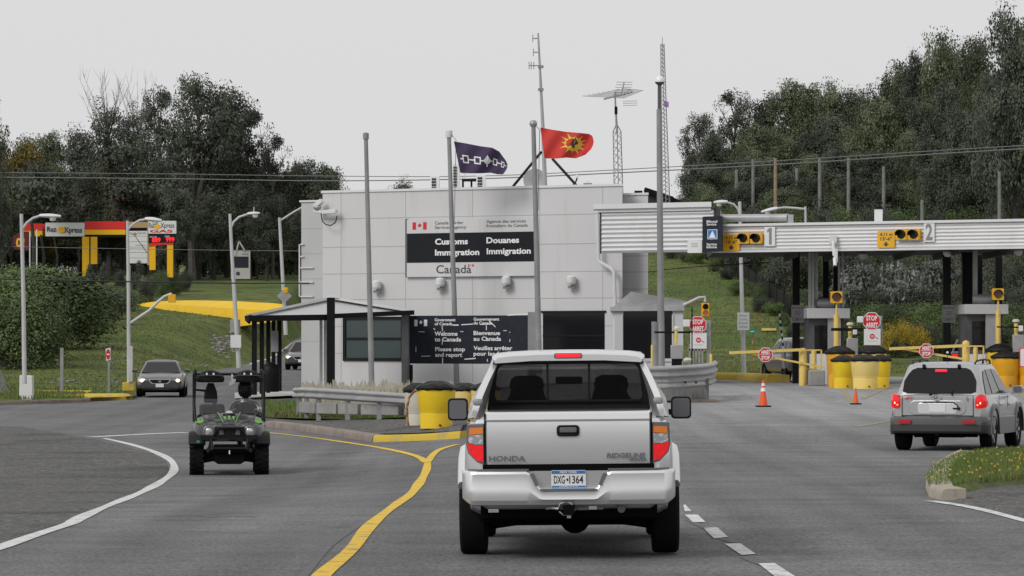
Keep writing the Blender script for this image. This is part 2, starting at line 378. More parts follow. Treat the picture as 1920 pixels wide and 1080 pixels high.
# ---------------- ground, road, banks ----------------
outer=[-1600,-800,-400,-200,-110]
gx=outer+fr(-90,90,4)+[110,200,400,800,1600]; gy=[-300,-100,0]+fr(20,420,4)+[440,500,600,800,1200,2400]
def gfn(x,y): return G(max(-60,min(60,x)),y)-.10
struct(grid('ground',gx,gy,gfn,'field'))
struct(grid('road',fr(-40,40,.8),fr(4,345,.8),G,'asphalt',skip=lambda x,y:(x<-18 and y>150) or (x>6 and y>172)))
struct(grid('left_grass_bank',[-120,-100,-85,-75,-68]+fr(-62,-22,2)+fr(-21,-14.7,.35),fr(137,300,1.5)+fr(305,430,5),
   lambda x,y: hillL(x,y) if x<-14.71 else G(x,y)-.05,'grass'))
struct(grid('right_grass_hill',fr(-7.5,2,.5)+fr(3,40,1.5)+[45,50,60,75,90,120],fr(158,300,1.5)+fr(305,430,5),
   lambda x,y: hillR(x,y) if x>-7.49 else G(x,y)-.05,'grass'))
struct(grid('far_rise',fr(-30,20,4),fr(325,430,5),lambda x,y: lin([(325,3.2),(335,4.6),(430,8)],y),'grass'))
# plaza in front of the lanes, its asphalt lightened to paint grazing-angle brightness: rows between pixel boundaries
def rows(name,left,right,mt,off=.004,n=60,fn=G,steps=26,kind=True):
    y0=left[0][1];y1=left[-1][1]
    def at(L,y):
        for (xa,ya),(xb,yb) in zip(L,L[1:]):
            if ya<=y<=yb: return xa+(xb-xa)*(y-ya)/(yb-ya)
        return L[-1][0]
    vs=[];fs=[]
    for i in range(n+1):
        y=y0+(y1-y0)*i/n; xa=at(left,y);xb=at(right,y)
        for j in range(steps+1):
            p=gp(xa+(xb-xa)*j/steps,y,fn); vs.append((p.x,p.y,fn(p.x,p.y)+off))
    w=steps+1
    for i in range(n):
        for j in range(steps): a=i*w+j; fs.append((a,a+1,a+w+1,a+w))
    o=MB().mt(mt).add(vs,fs).build(name,smooth=180,fix=False)
    return struct(o) if kind else o
0 and rows('plaza_asphalt',[(1225,712),(1250,740),(1260,770),(1290,800),(1330,815),(1420,830)],[(2050,712),(2050,740),(2050,770),(1900,800),(1620,815),(1421,830)],'plaza',n=50,steps=60)
rows('gravel_shoulder',[(-150,800),(-150,1035)],[(40,800),(190,826),(285,850),(312,866),(318,882),(300,900),(230,935),(130,980),(0,1024),(-150,1035)],'gravel',n=60)
rows('side_path',[(-100,694),(-100,742)],[(2,694),(20,742)],'gravel',n=6,steps=6,fn=T,off=.03)
def stripe(name,pts,w,mt,off=.008,world=False,dens=.6,jit=0,group=None):
    P=[Vector(p) if world else gp(*p,G) for p in pts]
    # densify with catmull-rom
    Q=[]
    for i in range(len(P)-1):
        p0=P[max(i-1,0)];p1=P[i];p2=P[i+1];p3=P[min(i+2,len(P)-1)]; n=max(2,int((p2-p1).length/dens))
        for k in range(n):
            t=k/n; Q.append(.5*((2*p1)+(p2-p0)*t+(2*p0-5*p1+4*p2-p3)*t*t+(3*p1-p0-3*p2+p3)*t**3))
    Q.append(P[-1]); vs=[];fs=[]
    for i,q in enumerate(Q):
        d=(Q[min(i+1,len(Q)-1)]-Q[max(i-1,0)]);d.z=0;d.normalize(); s=Vector((d.y,-d.x,0))*(w/2+jit*(math.sin(i*.47+1)+.6*math.sin(i*.19)))
        for k in(-1,1):
            a=q+s*k; vs.append((a.x,a.y,G(a.x,a.y)+off))
    for i in range(len(Q)-1): fs.append((2*i,2*i+1,2*i+3,2*i+2))
    return struct(MB().mt(mt).add(vs,fs).build(name,smooth=180,fix=False))
stripe('white_edge_line',[(-60,1045),(0,1027),(60,1006),(130,983),(150,972),(230,938),(300,905),(325,885),(322,866),(295,850),(250,835),(195,822)],.16,'white',jit=.012)
stripe('stop_line',[(170,820),(260,815),(352,811)],.35,'white')
stripe('yellow_centre_line',[(590,1095),(610,1073),(660,1030),(695,985),(745,945),(772,925),(790,900),(800,880),(802,862)],.145,'yline',jit=.008)
stripe('yellow_centre_line',[(801,868),(775,854),(700,838),(600,823),(495,811)],.14,'yline',off=.010,jit=.006)
stripe('yellow_centre_line',[(800,868),(815,850),(832,841),(858,834)],.14,'yline',off=.012,jit=.006)
stripe('white_edge_line',[(1743,940),(1800,948),(1860,961),(1960,988)],.14,'white',jit=.01)
stripe('yellow_lane_line',[(1582,733),(1600,757)],.16,'yfade'); stripe('yellow_lane_line',[(1672,727),(1618,748)],.16,'yfade')
stripe('yellow_lane_line',[(1900,728),(1945,765)],.16,'yfade'); stripe('white_lane_line',[(1605,801),(1668,790)],.16,'yfade')
for q in [[(1281,948),(1285,947),(1297,960),(1284,960)],[(1284,966),(1308,966),(1323,980),(1299,980)],[(1319,991),(1345,990),(1365,1008),(1339,1011)],
          [(1359,1021),(1388,1020),(1417,1040),(1390,1042)],[(1422,1058),(1452,1057),(1497,1086),(1460,1088)]]:
    P=[gp(*p,G) for p in q]; struct(MB().mt('white').add([(p.x,p.y,G(p.x,p.y)+.008) for p in P],[(0,1,2,3)]).build('white_lane_dash',smooth=0))
for pts in ([(1330,1000),(1345,1008),(1375,1018)],[(1392,1045),(1425,1058),(1440,1062)],[(1290,975),(1310,985),(1330,995)],[(380,971),(440,969),(480,970)],[(560,1090),(600,1046),(640,1010),(672,985)]):
    stripe('road_crack',pts,.035,'crack',off=.005,jit=.02)
stripe('white_ramp_line',[(470,683),(498,674),(535,652),(575,628),(600,615)],.2,'white')
# ---------------- kerbs, islands, verge ----------------
def kerbstrip(name,pts,w,h,mt,world=False,step=.5,back=1):
    P=[Vector(p) if world else gp(*p,G) for p in pts]; Q=[]
    for a,b in zip(P,P[1:]):
        n=max(1,int((b-a).length/step)); Q+=[a.lerp(b,i/n) for i in range(n)]
    Q.append(P[-1]); rings=[]
    for i,q in enumerate(Q):
        d=Q[min(i+1,len(Q)-1)]-Q[max(i-1,0)]; d.z=0; d.normalize(); s=Vector((-d.y,d.x,0))*back
        z=G(q.x,q.y); e=rnd.uniform(-.012,.012)
        rings.append([q+s*(a*w)+Vector((0,0,z-q.z+b*h)) for a,b in((0,-.3),(.02,.6),(.10,.95),(.2,1+e*3),(1,1),(1,-.3))])
    return struct(MB().mt(mt).loft(rings).build(name,smooth=50))
kerbstrip('kerb',[(495,800),(560,808),(630,818),(697,829)],.35,.16,'kerb')
kerbstrip('yellow_kerb',[(699,829),(740,828),(800,826),(862,822)],.35,.16,'ykerb')
def island(name,front,back,h,mt,ny=10,fn=G):
    n=24; vs=[];fs=[]
    def at(L,t):
        k=t*(len(L)-1);i=min(int(k),len(L)-2);f=k-i; return L[i][0]+(L[i+1][0]-L[i][0])*f,L[i][1]+(L[i+1][1]-L[i][1])*f
    for j in range(ny+1):
        for i in range(n+1):
            a=gp(*at(front,i/n),G);b=gp(*at(back,i/n),G); p=a.lerp(b,j/ny); vs.append((p.x,p.y,G(p.x,p.y)+h+(.03*math.sin(p.x*3+p.y) if 0<j<ny else 0)))
    for j in range(ny):
        for i in range(n): a=j*(n+1)+i; fs.append((a,a+1,a+n+2,a+n+1))
    return struct(MB().mt(mt).add(vs,fs).build(name,smooth=180,fix=False))
island('island_gravel',[(497,797),(560,805),(630,815),(697,824),(760,823),(862,819)],[(480,790),(560,792),(640,795),(720,795),(800,795),(880,795)],.13,'gravel')
island('island_grass',[(470,792),(560,795),(640,797),(720,795),(770,792)],[(470,765),(560,768),(640,772),(720,772),(770,774)],.16,'verge')
struct(island('pale_walk',[(440,752),(500,749),(560,746),(640,746)],[(440,741),(500,739),(560,738),(640,738)],.10,'pale'))
# left verge with yellow kerb
island('verge_strip',[(-60,760),(60,757),(170,753),(252,749)],[(-60,745),(60,744),(170,743),(252,741)],.12,'verge')
kerbstrip('yellow_kerb',[(-60,744),(60,743),(170,743)],.25,.22,'ykerb')
kerbstrip('kerb',[(-60,761),(60,758),(170,754)],.2,.13,'kerb')
kerbstrip('yellow_kerb',[(168,752),(200,751),(235,750),(250,748)],1.9,.20,'ykerb')
# right grass island with pale kerb nose
nose=[(1765,938),(1742,932),(1735,915),(1742,895),(1758,878),(1790,860),(1850,851),(1935,849)]
kerbstrip('kerb',nose[:6],.30,.14,'nosek',back=-1,step=.15)
kerbstrip('kerb',nose[5:],.28,.08,'nosek',back=-1,step=.4)
_isl=[gp(*p,G) for p in nose]+[gp(1960,915,G),gp(1900,912,G),gp(1840,918,G),gp(1790,930,G)]
def inside(p,poly):
    c=False;j=len(poly)-1
    for i in range(len(poly)):
        a,b=poly[i],poly[j]
        if (a.y>p[1])!=(b.y>p[1]) and p[0]<(b.x-a.x)*(p[1]-a.y)/(b.y-a.y)+a.x: c=not c
        j=i
    return c
def mound(name,poly,h,mt,off=0):
    cx=sum(p.x for p in poly)/len(poly);cy=sum(p.y for p in poly)/len(poly);vs=[(cx,cy,G(cx,cy)+h)];fs=[];n=len(poly);K=6
    for k in range(1,K+1):
        for p in poly:
            x=cx+(p.x-cx)*k/K;y=cy+(p.y-cy)*k/K; vs.append((x,y,G(x,y)+(h if k<K else -.03)))
    for i in range(n): fs.append((0,1+i,1+(i+1)%n))
    for k in range(K-1):
        for i in range(n): a=1+k*n+i;b=1+k*n+(i+1)%n; fs.append((a,b,b+n,a+n))
    return struct(MB().mt(mt).add(vs,fs).build(name,smooth=180))
mound('island_soil',_isl,.09,'grass')
_gr=[gp(1770,934,G),gp(1800,925,G),gp(1840,915,G),gp(1900,908,G),gp(1990,908,G),gp(1990,985,G),gp(1920,974,G),gp(1860,958,G),gp(1800,945,G)]
mound('gravel_patch',_gr,.02,'gravel')
# grass blades on the near islands (uncountable)
def blades(name,label,pts_fn,n,hh,mt,w=.02,flowers=None,seed=3):
    r=random.Random(seed); mb=MB()
    for i in range(n):
        x,y,z=pts_fn(r); h=hh*r.uniform(.4,1.25); a=r.uniform(0,6.28); dx,dy=math.cos(a)*w,math.sin(a)*w; lx,ly=r.uniform(-.35,.35)*h,r.uniform(-.35,.35)*h
        mb.mt('blade2' if r.random()<.10 else mt)
        mb.add([(x-dx,y-dy,z),(x+dx,y+dy,z),(x+lx*.4+dx*.7,y+ly*.4+dy*.7,z+h*.6),(x+lx,y+ly,z+h)],[(0,1,2),(0,2,3)])
        if flowers and r.random()<flowers:
            q=.022; X,Y,Z=x+lx,y+ly,z+h
            mb.mt('flowery'); mb.add([(X-q,Y,Z),(X,Y-q,Z-q*.5),(X+q,Y,Z),(X,Y+q,Z+q*.6),(X,Y,Z+q)],[(0,1,4),(1,2,4),(2,3,4),(3,0,4),(0,1,2,3)])
    o=mb.build(name,smooth=0,fix=False); o['kind']='stuff'; o['label']=label; o['category']='grass'; return o
bx=[min(p.x for p in _isl),max(p.x for p in _isl),min(p.y for p in _isl),max(p.y for p in _isl)]
_ic=(sum(p.x for p in _isl)/len(_isl),sum(p.y for p in _isl)/len(_isl)); _isn=[Vector((_ic[0]+(p.x-_ic[0])*.93,_ic[1]+(p.y-_ic[1])*.88,0)) for p in _isl]
def ip(r):
    while 1:
        x=r.uniform(bx[0],bx[1]);y=r.uniform(bx[2],bx[3])
        if inside((x,y),_isn): return x,y,G(x,y)+.07
blades('grass','tall grass with yellow wildflowers on the kerbed island at bottom right',ip,19000,.10,'blade',w=.010,flowers=.006)
ga=[gp(500,792,G),gp(760,793,G),gp(770,772,G),gp(495,764,G)]
def ig(r):
    s,t=r.random(),r.random(); a=ga[0].lerp(ga[1],s);b=ga[3].lerp(ga[2],s);p=a.lerp(b,t); return p.x,p.y,G(p.x,p.y)+.15
blades('grass','green grass strip in front of the left guardrail',ig,7000,.16,'blade',seed=5)
va=[gp(-20,757,G),gp(250,751,G),gp(250,743,G),gp(-20,746,G)]
def iv(r):
    s,t=r.random()**1,r.random(); a=va[0].lerp(va[1],s*.65);b=va[3].lerp(va[2],s*.65);p=a.lerp(b,t); return p.x,p.y,G(p.x,p.y)+.12
blades('grass','mown green verge beside the white lamp post base',iv,3500,.14,'blade',seed=6)
# tufts over the banks
def ib(fn,x0,x1,y0,y1):
    def f(r):
        x=r.uniform(x0,x1);y=y0+(y1-y0)*r.random()**1.4; return x,y,fn(x,y)-.02
    return f
blades('grass','rough mown grass covering the left bank below the yellow barrier',ib(hillL,-32,-14.9,140,262),30000,.085,'blade',w=.05,seed=8)
blades('grass','rough grass on the hillside behind the lanes',ib(hillR,2,18,163,262),24000,.10,'blade',w=.05,seed=9)
# pale rocks on the left bank
def rocks(name,label,spots,n,s0,s1,seed):
    r=random.Random(seed); mb=MB().mt('rock')
    for i in range(n):
        px,py=spots(r);p=gp(px,py);s=r.uniform(s0,s1)
        vs=[p+Vector((math.cos(a)*s*r.uniform(.6,1.1),math.sin(a)*s*r.uniform(.6,1.1),s*z*.5)) for z in(-.3,.6) for a in [k*1.2566 for k in range(5)]]+[p+Vector((0,0,s*.5))]
        mb.add(vs,[(j,(j+1)%5,5+(j+1)%5,5+j) for j in range(5)]+[(5+j,5+(j+1)%5,10) for j in range(5)])
    o=mb.build(name,smooth=0); o['kind']='stuff';o['label']=label;o['category']='rocks'
rocks('rubble','pale rubble showing through the grass left of the bus shelter',lambda r:(r.gauss(420,14),r.gauss(648,9)),55,.10,.26,1)
rocks('rubble','scattered pale stones at the foot of the left bank',lambda r:(r.choice([r.uniform(350,405),r.uniform(205,250),r.uniform(95,150)]),r.choice([r.uniform(662,692),r.uniform(708,722)])),40,.08,.2,2)
# yellow painted barrier at the top of the left bank
path=[(640,Y,) for Y in ()]
bp=[];bh=[]
for px,yt,yb in((235,568,571),(265,565,574.5),(300,563,579.5),(330,562.5,584),(370,563,589),(410,564,594),(445,566,597.5),(470,567,599),(500,568,600),(530,570,600)):
    g=gp(px,yb,lambda x,y:lin(PL,y)+.08); bp.append(g); bh.append((yb-yt)*g.y/F)
bp=bp[::-1]; bh=bh[::-1]
rings=[]
for i,p in enumerate(bp):
    hgt=bh[i]*.98; d=(bp[min(i+1,9)]-bp[max(i-1,0)]);d.z=0;d.normalize();s=Vector((d.y,-d.x,0)); 
    if s.y<0: s=-s
    rings.append([p+s*a+Vector((0,0,b*hgt)) for a,b in((-.1,-.5*min(1,i/3)),(0,.02),(.10,.3),(.2,.58),(1.2,1.0),(1.4,-.3*min(1,i/3)))])
o=MB().mt('ybar').loft(rings).build('concrete_barrier',smooth=30)
tag(o,'long yellow painted concrete barrier curving along the top of the left bank','barrier')
# ---------------- customs building ----------------
BL=W(605,640,146); BP=Plane(BL,UB)       # front wall plane
gz=.25
bld=thing('customs_building','two storey customs building clad in pale grey panels, with its roof wing and bay','building',(BL.x,BL.y,gz))
o_=BL.copy()
def bz(py,px=605): return BP.hit(px,py).z
ur=BP.uv(1167,640)[0]
mb=MB().mt('wall')
ztop=bz(362)
n_=BP.n; dp=-11
def bprism(mb,u0,u1,z0,z1,d0,d1,pl=None):
    pl=pl or BP; z0-=pl.o.z; z1-=pl.o.z
    if d0>-1: mb.prism([(u0,z0),(u1,z0),(u1,z1),(u0,z1)],pl.o,pl.u,pl.v,pl.n,d0,d1); return
    q=[pl.o+pl.u*u+pl.n*d1+Vector((0,0,z)) for u,z in((u0,z0),(u1,z0),(u1,z1),(u0,z1))]; k=Vector((.028,1,0))*(d1-d0)
    mb.add(q+[p+k for p in q],[(0,1,2,3),(7,6,5,4),(0,4,5,1),(1,5,6,2),(2,6,7,3),(3,7,4,0)])
bprism(mb,0,ur,0,ztop,dp,0)
mb.build('wall',bld,world=True,smooth=0)
mb=MB().mt('corr'); bprism(mb,-.05,ur+.05,ztop,ztop+.09,dp-.05,.05); mb.build('parapet_cap',bld,world=True,smooth=0)
# panel joints
mb=MB().mt('joint')
cols=[639.6,760.5,886,1012,1130]; us=[BP.uv(c,640)[0] for c in cols]
rowsz=[bz(y) for y in(411,464,514,562)]+[bz(562)-1.05,bz(562)-2.1]
for u in us: bprism(mb,u-.012,u+.012,.3,ztop,-.01,.003)
for z in rowsz: bprism(mb,.005,ur-.005,z-.012,z+.012,-.01,.0045)
mb.build('panel_joints',bld,world=True,smooth=0)
# left rear wing (lower, set back)
mb=MB().mt('wall2'); PW=BP.lifted(-2.5)
a=PW.uv(565,640)[0]; zt=PW.hit(566,379).z
bprism(mb,a,a+4,0,zt,-8,0,PW)
w=mb.build('side_wing',bld,world=True,smooth=0)
mb=MB().mt('joint')
for py in(429,476,523,570,640): 
    z=PW.hit(570,py).z; bprism(mb,a+.005,a+3,z-.012,z+.012,-.01,.004,PW)
mb.build('panel_joints',bld,world=True,smooth=0)
mb=MB().mt('corr'); bprism(mb,a-.06,a+4,zt,zt+.07,-8,.06,PW)
for py in(458,481,502,529,556):
    z=PW.hit(567,py).z; p=PW.o+PW.u*a; p.z=z
    mb.bar(p+PW.n*.06,p+PW.n*.06+PW.u*(.15 if py<490 else .6),.05,.05)
z0=PW.hit(567,556).z;z1=PW.hit(567,458).z
mb.tube([PW.o+PW.u*(a-.05)+PW.n*.06+Vector((0,0,z0-PW.o.z)),PW.o+PW.u*(a-.05)+PW.n*.06+Vector((0,0,z1-PW.o.z))],.03)
mb.build('wall_brackets',bld,world=True)
# right blocks behind the corrugated fascia
PR2=BP.lifted(-1.2); b0=PR2.uv(1150,640)[0]; b1=PR2.uv(1215,640)[0]
mb=MB().mt('wall'); bprism(mb,b0,b1,0,PR2.hit(1180,366).z,-8,0,PR2); mb.build('side_block',bld,world=True,smooth=0)
mb=MB().mt('joint')
for py in(432,480,510,542): 
    z=PR2.hit(1190,py).z; bprism(mb,b0+.1,b1-.005,z-.012,z+.012,-.01,.004,PR2)
mb.build('panel_joints',bld,world=True,smooth=0)
mb=MB().mt('corr'); zz=PR2.hit(1180,366).z; bprism(mb,b0,b1+.05,zz,zz+.08,-8,.05,PR2); mb.build('parapet_cap',bld,world=True,smooth=0)
# bay with sloping grey roof, right
PB=BP.lifted(1.2); c0=PB.uv(1152,640)[0]; c1=PB.uv(1281,640)[0]; zt=PB.hit(1200,583).z
bay=MB().mt('wall2'); bprism(bay,c0,c1,0,zt,-3.5,0,PB); bay=bay.build('bay',bld,world=True,smooth=0)
mb=MB().mt('galv'); bprism(mb,c0-.1,c1+.12,zt,zt+.16,-3.6,.15,PB)
zp=PB.hit(1168,546).z
e=[PB.o+PB.u*c0+PB.n*.1,PB.o+PB.u*(c1+.1)+PB.n*.1]
def at(u,d,z): 
    p=PB.o+PB.u*u+PB.n*d; p.z=z; return p
mb.add([at(c0,.1,zt+.16),at(c1+.1,.1,zt+.16),at(c1-1.2,-2.5,zt+.16),at(c0,-2.5,zt+.16),at(c0+.1,-1.1,zp),at(c1-.45,-1.1,PB.hit(1275,563).z)],[(0,1,5,4),(1,2,5),(2,3,4,5),(0,4,3)])
mb.build('bay_roof',bld,world=True,smooth=0)
mb=MB().mt('winglass'); PB.rect(mb,1169,583,1261,672,-.1,.006); mb.build('window',bld,world=True,smooth=0)
mb=MB().mt('wall2'); 
for x in(1261,1166): PB.rect(mb,x,590,x+3,676,-.02,.05)
PB.rect(mb,1164,672,1266,678,-.02,.05); mb.build('window_frame',bld,world=True,smooth=0)
# windows in the front wall
mb=MB().mt('winglass'); BP.rect(mb,1018,585,1134,660,-.1,.006); wn=mb.build('window',bld,world=True,smooth=0,label='wide black window beside the welcome board')
mb=MB().mt('black'); BP.rect(mb,1018,628,1134,631,-.01,.03); BP.rect(mb,1015,583,1137,586,-.01,.05); BP.rect(mb,1015,660,1137,664,-.01,.05); mb.build('frame',wn,world=True,smooth=0)
mb=MB().mt('teal'); BP.rect(mb,648,598,754,673,-.1,.006); wn=mb.build('window',bld,world=True,smooth=0,label='teal tinted window under the shelter')
mb=MB().mt('black')
BP.rect(mb,644,594,757,599,-.01,.06);BP.rect(mb,644,671,757,677,-.01,.06);BP.rect(mb,644,599,649,671,-.01,.06);BP.rect(mb,753,599,757,671,-.01,.06);BP.rect(mb,649,633,753,637,-.01,.05)
mb.build('frame',wn,world=True,smooth=0)
# downpipe
mb=MB().mt('corr'); PD=BP.lifted(.35)
mb.tube([PD.hit(1120,402),PD.hit(1122,486),PD.hit(1124,491),PD.hit(1145,503),PD.hit(1151,510),PD.hit(1153,560),PD.hit(1153,700)],.07); mb.build('downpipe',bld,world=True)
# rooftop things
def roof(name,label,cat,px,py,Y,group=None): 
    p=W(px,py,Y); t=thing(name,label,cat,(p.x,p.y,ztop+.09),0,group); return t
for px0,px1,pt,pb,lab in((807,824,330,357,'leftmost louvred white roof unit beside the first flagpole'),(848,862,306,357,'tallest louvred white roof unit behind the purple flag'),(893,911,328,355,'right hand louvred white roof unit under the purple flag')):
    t=roof('air_conditioner',lab,'roof unit',(px0+px1)/2,pb,148,'louvred units on the roof')
    a=W(px0,pt,148);b=W(px1,pb,148); MB().mt('corr').box(((a.x+b.x)/2,148.3,(a.z+b.z)/2),(b.x-a.x,.5,a.z-b.z)).build('casing',t,world=True,bevel=.02)
    mb=MB().mt('black'); n=int((a.z-b.z)/.12)
    for k in range(n):
        for x in(.25,.5): mb.box((a.x+(b.x-a.x)*x,148.03,b.z+.1+k*.115),((b.x-a.x)*.2,.03,.07))
    mb.build('louvre',t,world=True,smooth=0)
t=roof('pipe_frame','black pipe frame with a short flat hood between the roof units','roof frame',880,352,147)
mb=MB().mt('dark'); 
for x in(868,884): mb.tube([W(x,338,147),W(x,356,147)],.04)
mb.bar(W(866,338,147),W(893,338,147),.12,.1); mb.build('frame',t,world=True)
MB().mt('wall').tube([W(866,325,147.2),W(872,325,147.2),W(872,333,147.2),W(866,333,147.2)],.02).build('conduit',t,world=True)
# mast with tripod
t=roof('antenna_mast','tall thin communications mast with stacked dipoles and two slanted struts','antenna',1018,350,146)
mb=MB().mt('galv'); mb.tube([W(1022,350,146),W(1018,240,146),W(1009,62,146)],[.09,.07,.035]); mb.build('pole',t,world=True)
for py,px in((72,1010),(98,1011),(123,1012)):
    mb=MB().mt('polegrey'); mb.tube([W(px,py,146),W(px-(11 if py<120 else 20),py,146)],.025,6)
    for dx in((11,) if py<120 else (11,16,20)): mb.tube([W(px-dx,py-7,146),W(px-dx,py+7,146)],.018,6)
    mb.build('dipole',t,world=True)
for py in(125,168): MB().mt('polegrey').box(W(1014,py,146),(.22,.2,.1)).build('clamp',t,world=True)
for x1,y1,x0,y0 in((1015,285,960,352),(1036,298,1083,350)): MB().mt('dark').tube([W(x1,y1,145.6),W(x0,y0,144.6)],.055).build('strut',t,world=True)
t=roof('satellite_dish','pale round satellite dish standing on the roof behind the right flagpole','satellite dish',1003,352,147)
mb=MB().mt('galv'); mb.lathe([(0,.12),(.25,.1),(.4,.03),(.46,0),(.46,-.02),(0,.08)],W(1003,338,147),20,'y'); mb.build('reflector',t,world=True)
MB().mt('dark').tube([W(1003,345,147.2),W(1003,356,147.2)],.04).build('stand',t,world=True)
t=roof('satellite_dish','small hooked dish arm with a tiny pale head on the roof edge','satellite dish',1078,348,147)
MB().mt('dark').tube([W(1072,350,146),W(1080,340,146),W(1082,334,146)],.03).build('arm',t,world=True); MB().mt('wsign').box(W(1082,331,146),(.12,.1,.12)).build('head',t,world=True,bevel=.02)
t=roof('roof_vent','low rusty pink vent block on the roof right of the struts','vent',1102,347,147)
MB().mt('kerb').box(W(1102,346,147),(.34,.3,.1)).build('body',t,world=True); MB().mt('corr').tube([W(1100,344,147),W(1101,340,147),W(1104,340,147),W(1105,344,147)],.015).build('handle',t,world=True)
# TV antenna tower
t=thing('antenna_tower','narrow lattice tower topped by a wide television antenna','antenna',(W(1160,366,150).x,150,ztop))
def lattice(mb,base,top,w0,w1,n,r):
    B=[Vector((math.cos(a),math.sin(a),0)) for a in(.5,2.6,4.7)]
    for b in B: mb.tube([base+b*w0,top+b*w1],r,5)
    for k in range(n):
        for i in range(3):
            a=base.lerp(top,k/n)+B[i]*lerp(w0,w1,k/n); b=base.lerp(top,(k+1)/n)+B[(i+1)%3]*lerp(w0,w1,(k+1)/n); mb.tube([a,b],r*.6,4)
mb=MB().mt('polegrey'); lattice(mb,W(1160,368,150),W(1157,246,150),.20,.18,9,.022); 
b3=W(1157,246,150)
for a in(.5,2.6,4.7): mb.tube([b3+Vector((math.cos(a),math.sin(a),0))*.18,W(1156,232,150)],.02,5)
mb.tube([W(1157,250,150),W(1154,196,150),W(1153,172,150)],[.05,.035,.03]); mb.build('tower',t,world=True)
mb=MB().mt('dark').box(W(1155,207,150),(.12,.12,.3)); mb.build('rotor',t,world=True)
mb=MB().mt('galv'); mb.tube([W(1132,186,150),W(1186,172,150)],.04,6); mb.tube([W(1165,178,150),W(1170,154,150)],.03,6)
for k in range(9):
    c=W(1132,186,150).lerp(W(1186,172,150),k/8); L=.85-.05*k; mb.tube([c-Vector((L,.5,-.1)),c+Vector((L,.5,.08))],.013,4)
for k in range(6):
    c=W(1165,178,150).lerp(W(1170,154,150),k/5)+Vector((.05,0,0)); mb.tube([c-Vector((.35,0,0)),c+Vector((.3,0,0))],.012,4)
for k in range(3): mb.tube([W(1168,190+k*4,150),W(1195,189+k*4,150)],.011,4)
mb.build('aerial',t,world=True)
# tall lattice tower far behind
b=W(1249,362,235); b.z=4
t=thing('lattice_tower','very tall slim lattice tower behind the globe lamp post, with a small lilac flag','tower',b)
mb=MB().mt('polegrey'); lattice(mb,W(1249,400,235),W(1242,82,235),.30,.12,40,.028); mb.tube([W(1242,84,235),W(1242,70,235)],.02,5); mb.build('mast',t,world=True)
mb=MB().mt('lilac'); p=[W(1244,188,235),W(1249,190,235),W(1254,191,235),W(1254,202,235),W(1249,200,235),W(1244,199,235)]
mb.add(p,[(0,1,4,5),(1,2,3,4)]); f=mb.build('small_flag',t,world=True,smooth=0)
# gable of a dark roofed building behind
b=W(1240,395,262)
t=thing('gabled_building','building with a steep black gabled roof rising behind the pale fascia','building',(b.x,b.y,8))
mb=MB().mt('soot'); A=[W(1196,400,262),W(1209,357,262),W(1216,353,262),W(1262,372,262),W(1300,392,262),W(1300,400,262)]
mb.add(A+[p+Vector((1,9,0)) for p in A],[tuple(range(6)),tuple(range(11,5,-1))]+[(i,(i+1)%6,6+(i+1)%6,6+i) for i in range(6)]); mb.build('roof',t,world=True,smooth=0)
mb=MB().mt('dark'); mb.bar(W(1208,355,261.7),W(1262,373,261.7),.4,.3); mb.bar(W(1262,373,261.7),W(1292,386,261.7),.3,.2); mb.build('eaves',t,world=True,smooth=0)
MB().mt('soot').box((b.x+.3,b.y+5,9.2),(3.0,8,3.4)).build('wall',t,world=True)
MB().mt('dark').box(W(1197,361,261),(.55,.5,.25)).build('roof_box',t,world=True)
# camera cluster on the left corner
t=thing('security_camera','white security camera cluster with hanging cable on the left roof corner','camera',BP.lifted(.15).hit(600,392))
mb=MB().mt('corr'); Q=BP.lifted(.35)
mb.bar(Q.hit(590,388),Q.hit(604,376),.2,.18); mb.bar(Q.hit(588,396),Q.hit(605,398),.1,.1)
a=Q.hit(605,398);b=Q.hit(631,396); mb.bar(a,b,.18,.16); mb.build('housing',t,world=True,bevel=.02)
MB().mt('black').tube([Q.hit(602,400),Q.hit(604,414),Q.hit(611,421),Q.hit(620,423),Q.hit(629,417),Q.hit(632,405)],.022,6).build('cable',t,world=True)
MB().mt('galv').lathe([(0,-.12),(.12,-.08),(.16,0),(.12,.1),(0,.12)],Q.hit(595,389),12).build('dome',t,world=True)
# wall floodlights
for i,(px,py) in enumerate(((706,535),(825,530),(949,527),(1071,526))):
    c=BP.lifted(.22).hit(px,py); s=c.y/F
    lab=['half hidden behind the leftmost flagpole','below the red and black wordmark of the customs sign','below the right half of the customs sign','right of the customs sign above the wide black window'][i]
    t=thing('floodlight','round white wall floodlight '+lab,'floodlight',c,0,'floodlights along the front wall')
    mb=MB().mt('corr'); mb.lathe([(0,-.16),(.15,-.15),(.19,-.05),(.17,.12),(.10,.17),(0,.18)],c+Vector((0,0,.02)),14); mb.build('hood',t,world=True)
    MB().mt('lampglass').lathe([(0,-.17),(.12,-.17),(.15,-.10),(.15,-.08)],c+Vector((-.02,-.1,.02)),14).build('lens',t,world=True)
    mb=MB().mt('galv'); mb.box(c+Vector((0,.05,-.24)),(.26,.2,.10)); mb.box(c+Vector((.05,.12,-.12)),(.1,.12,.3)); mb.build('bracket',t,world=True,bevel=.01)
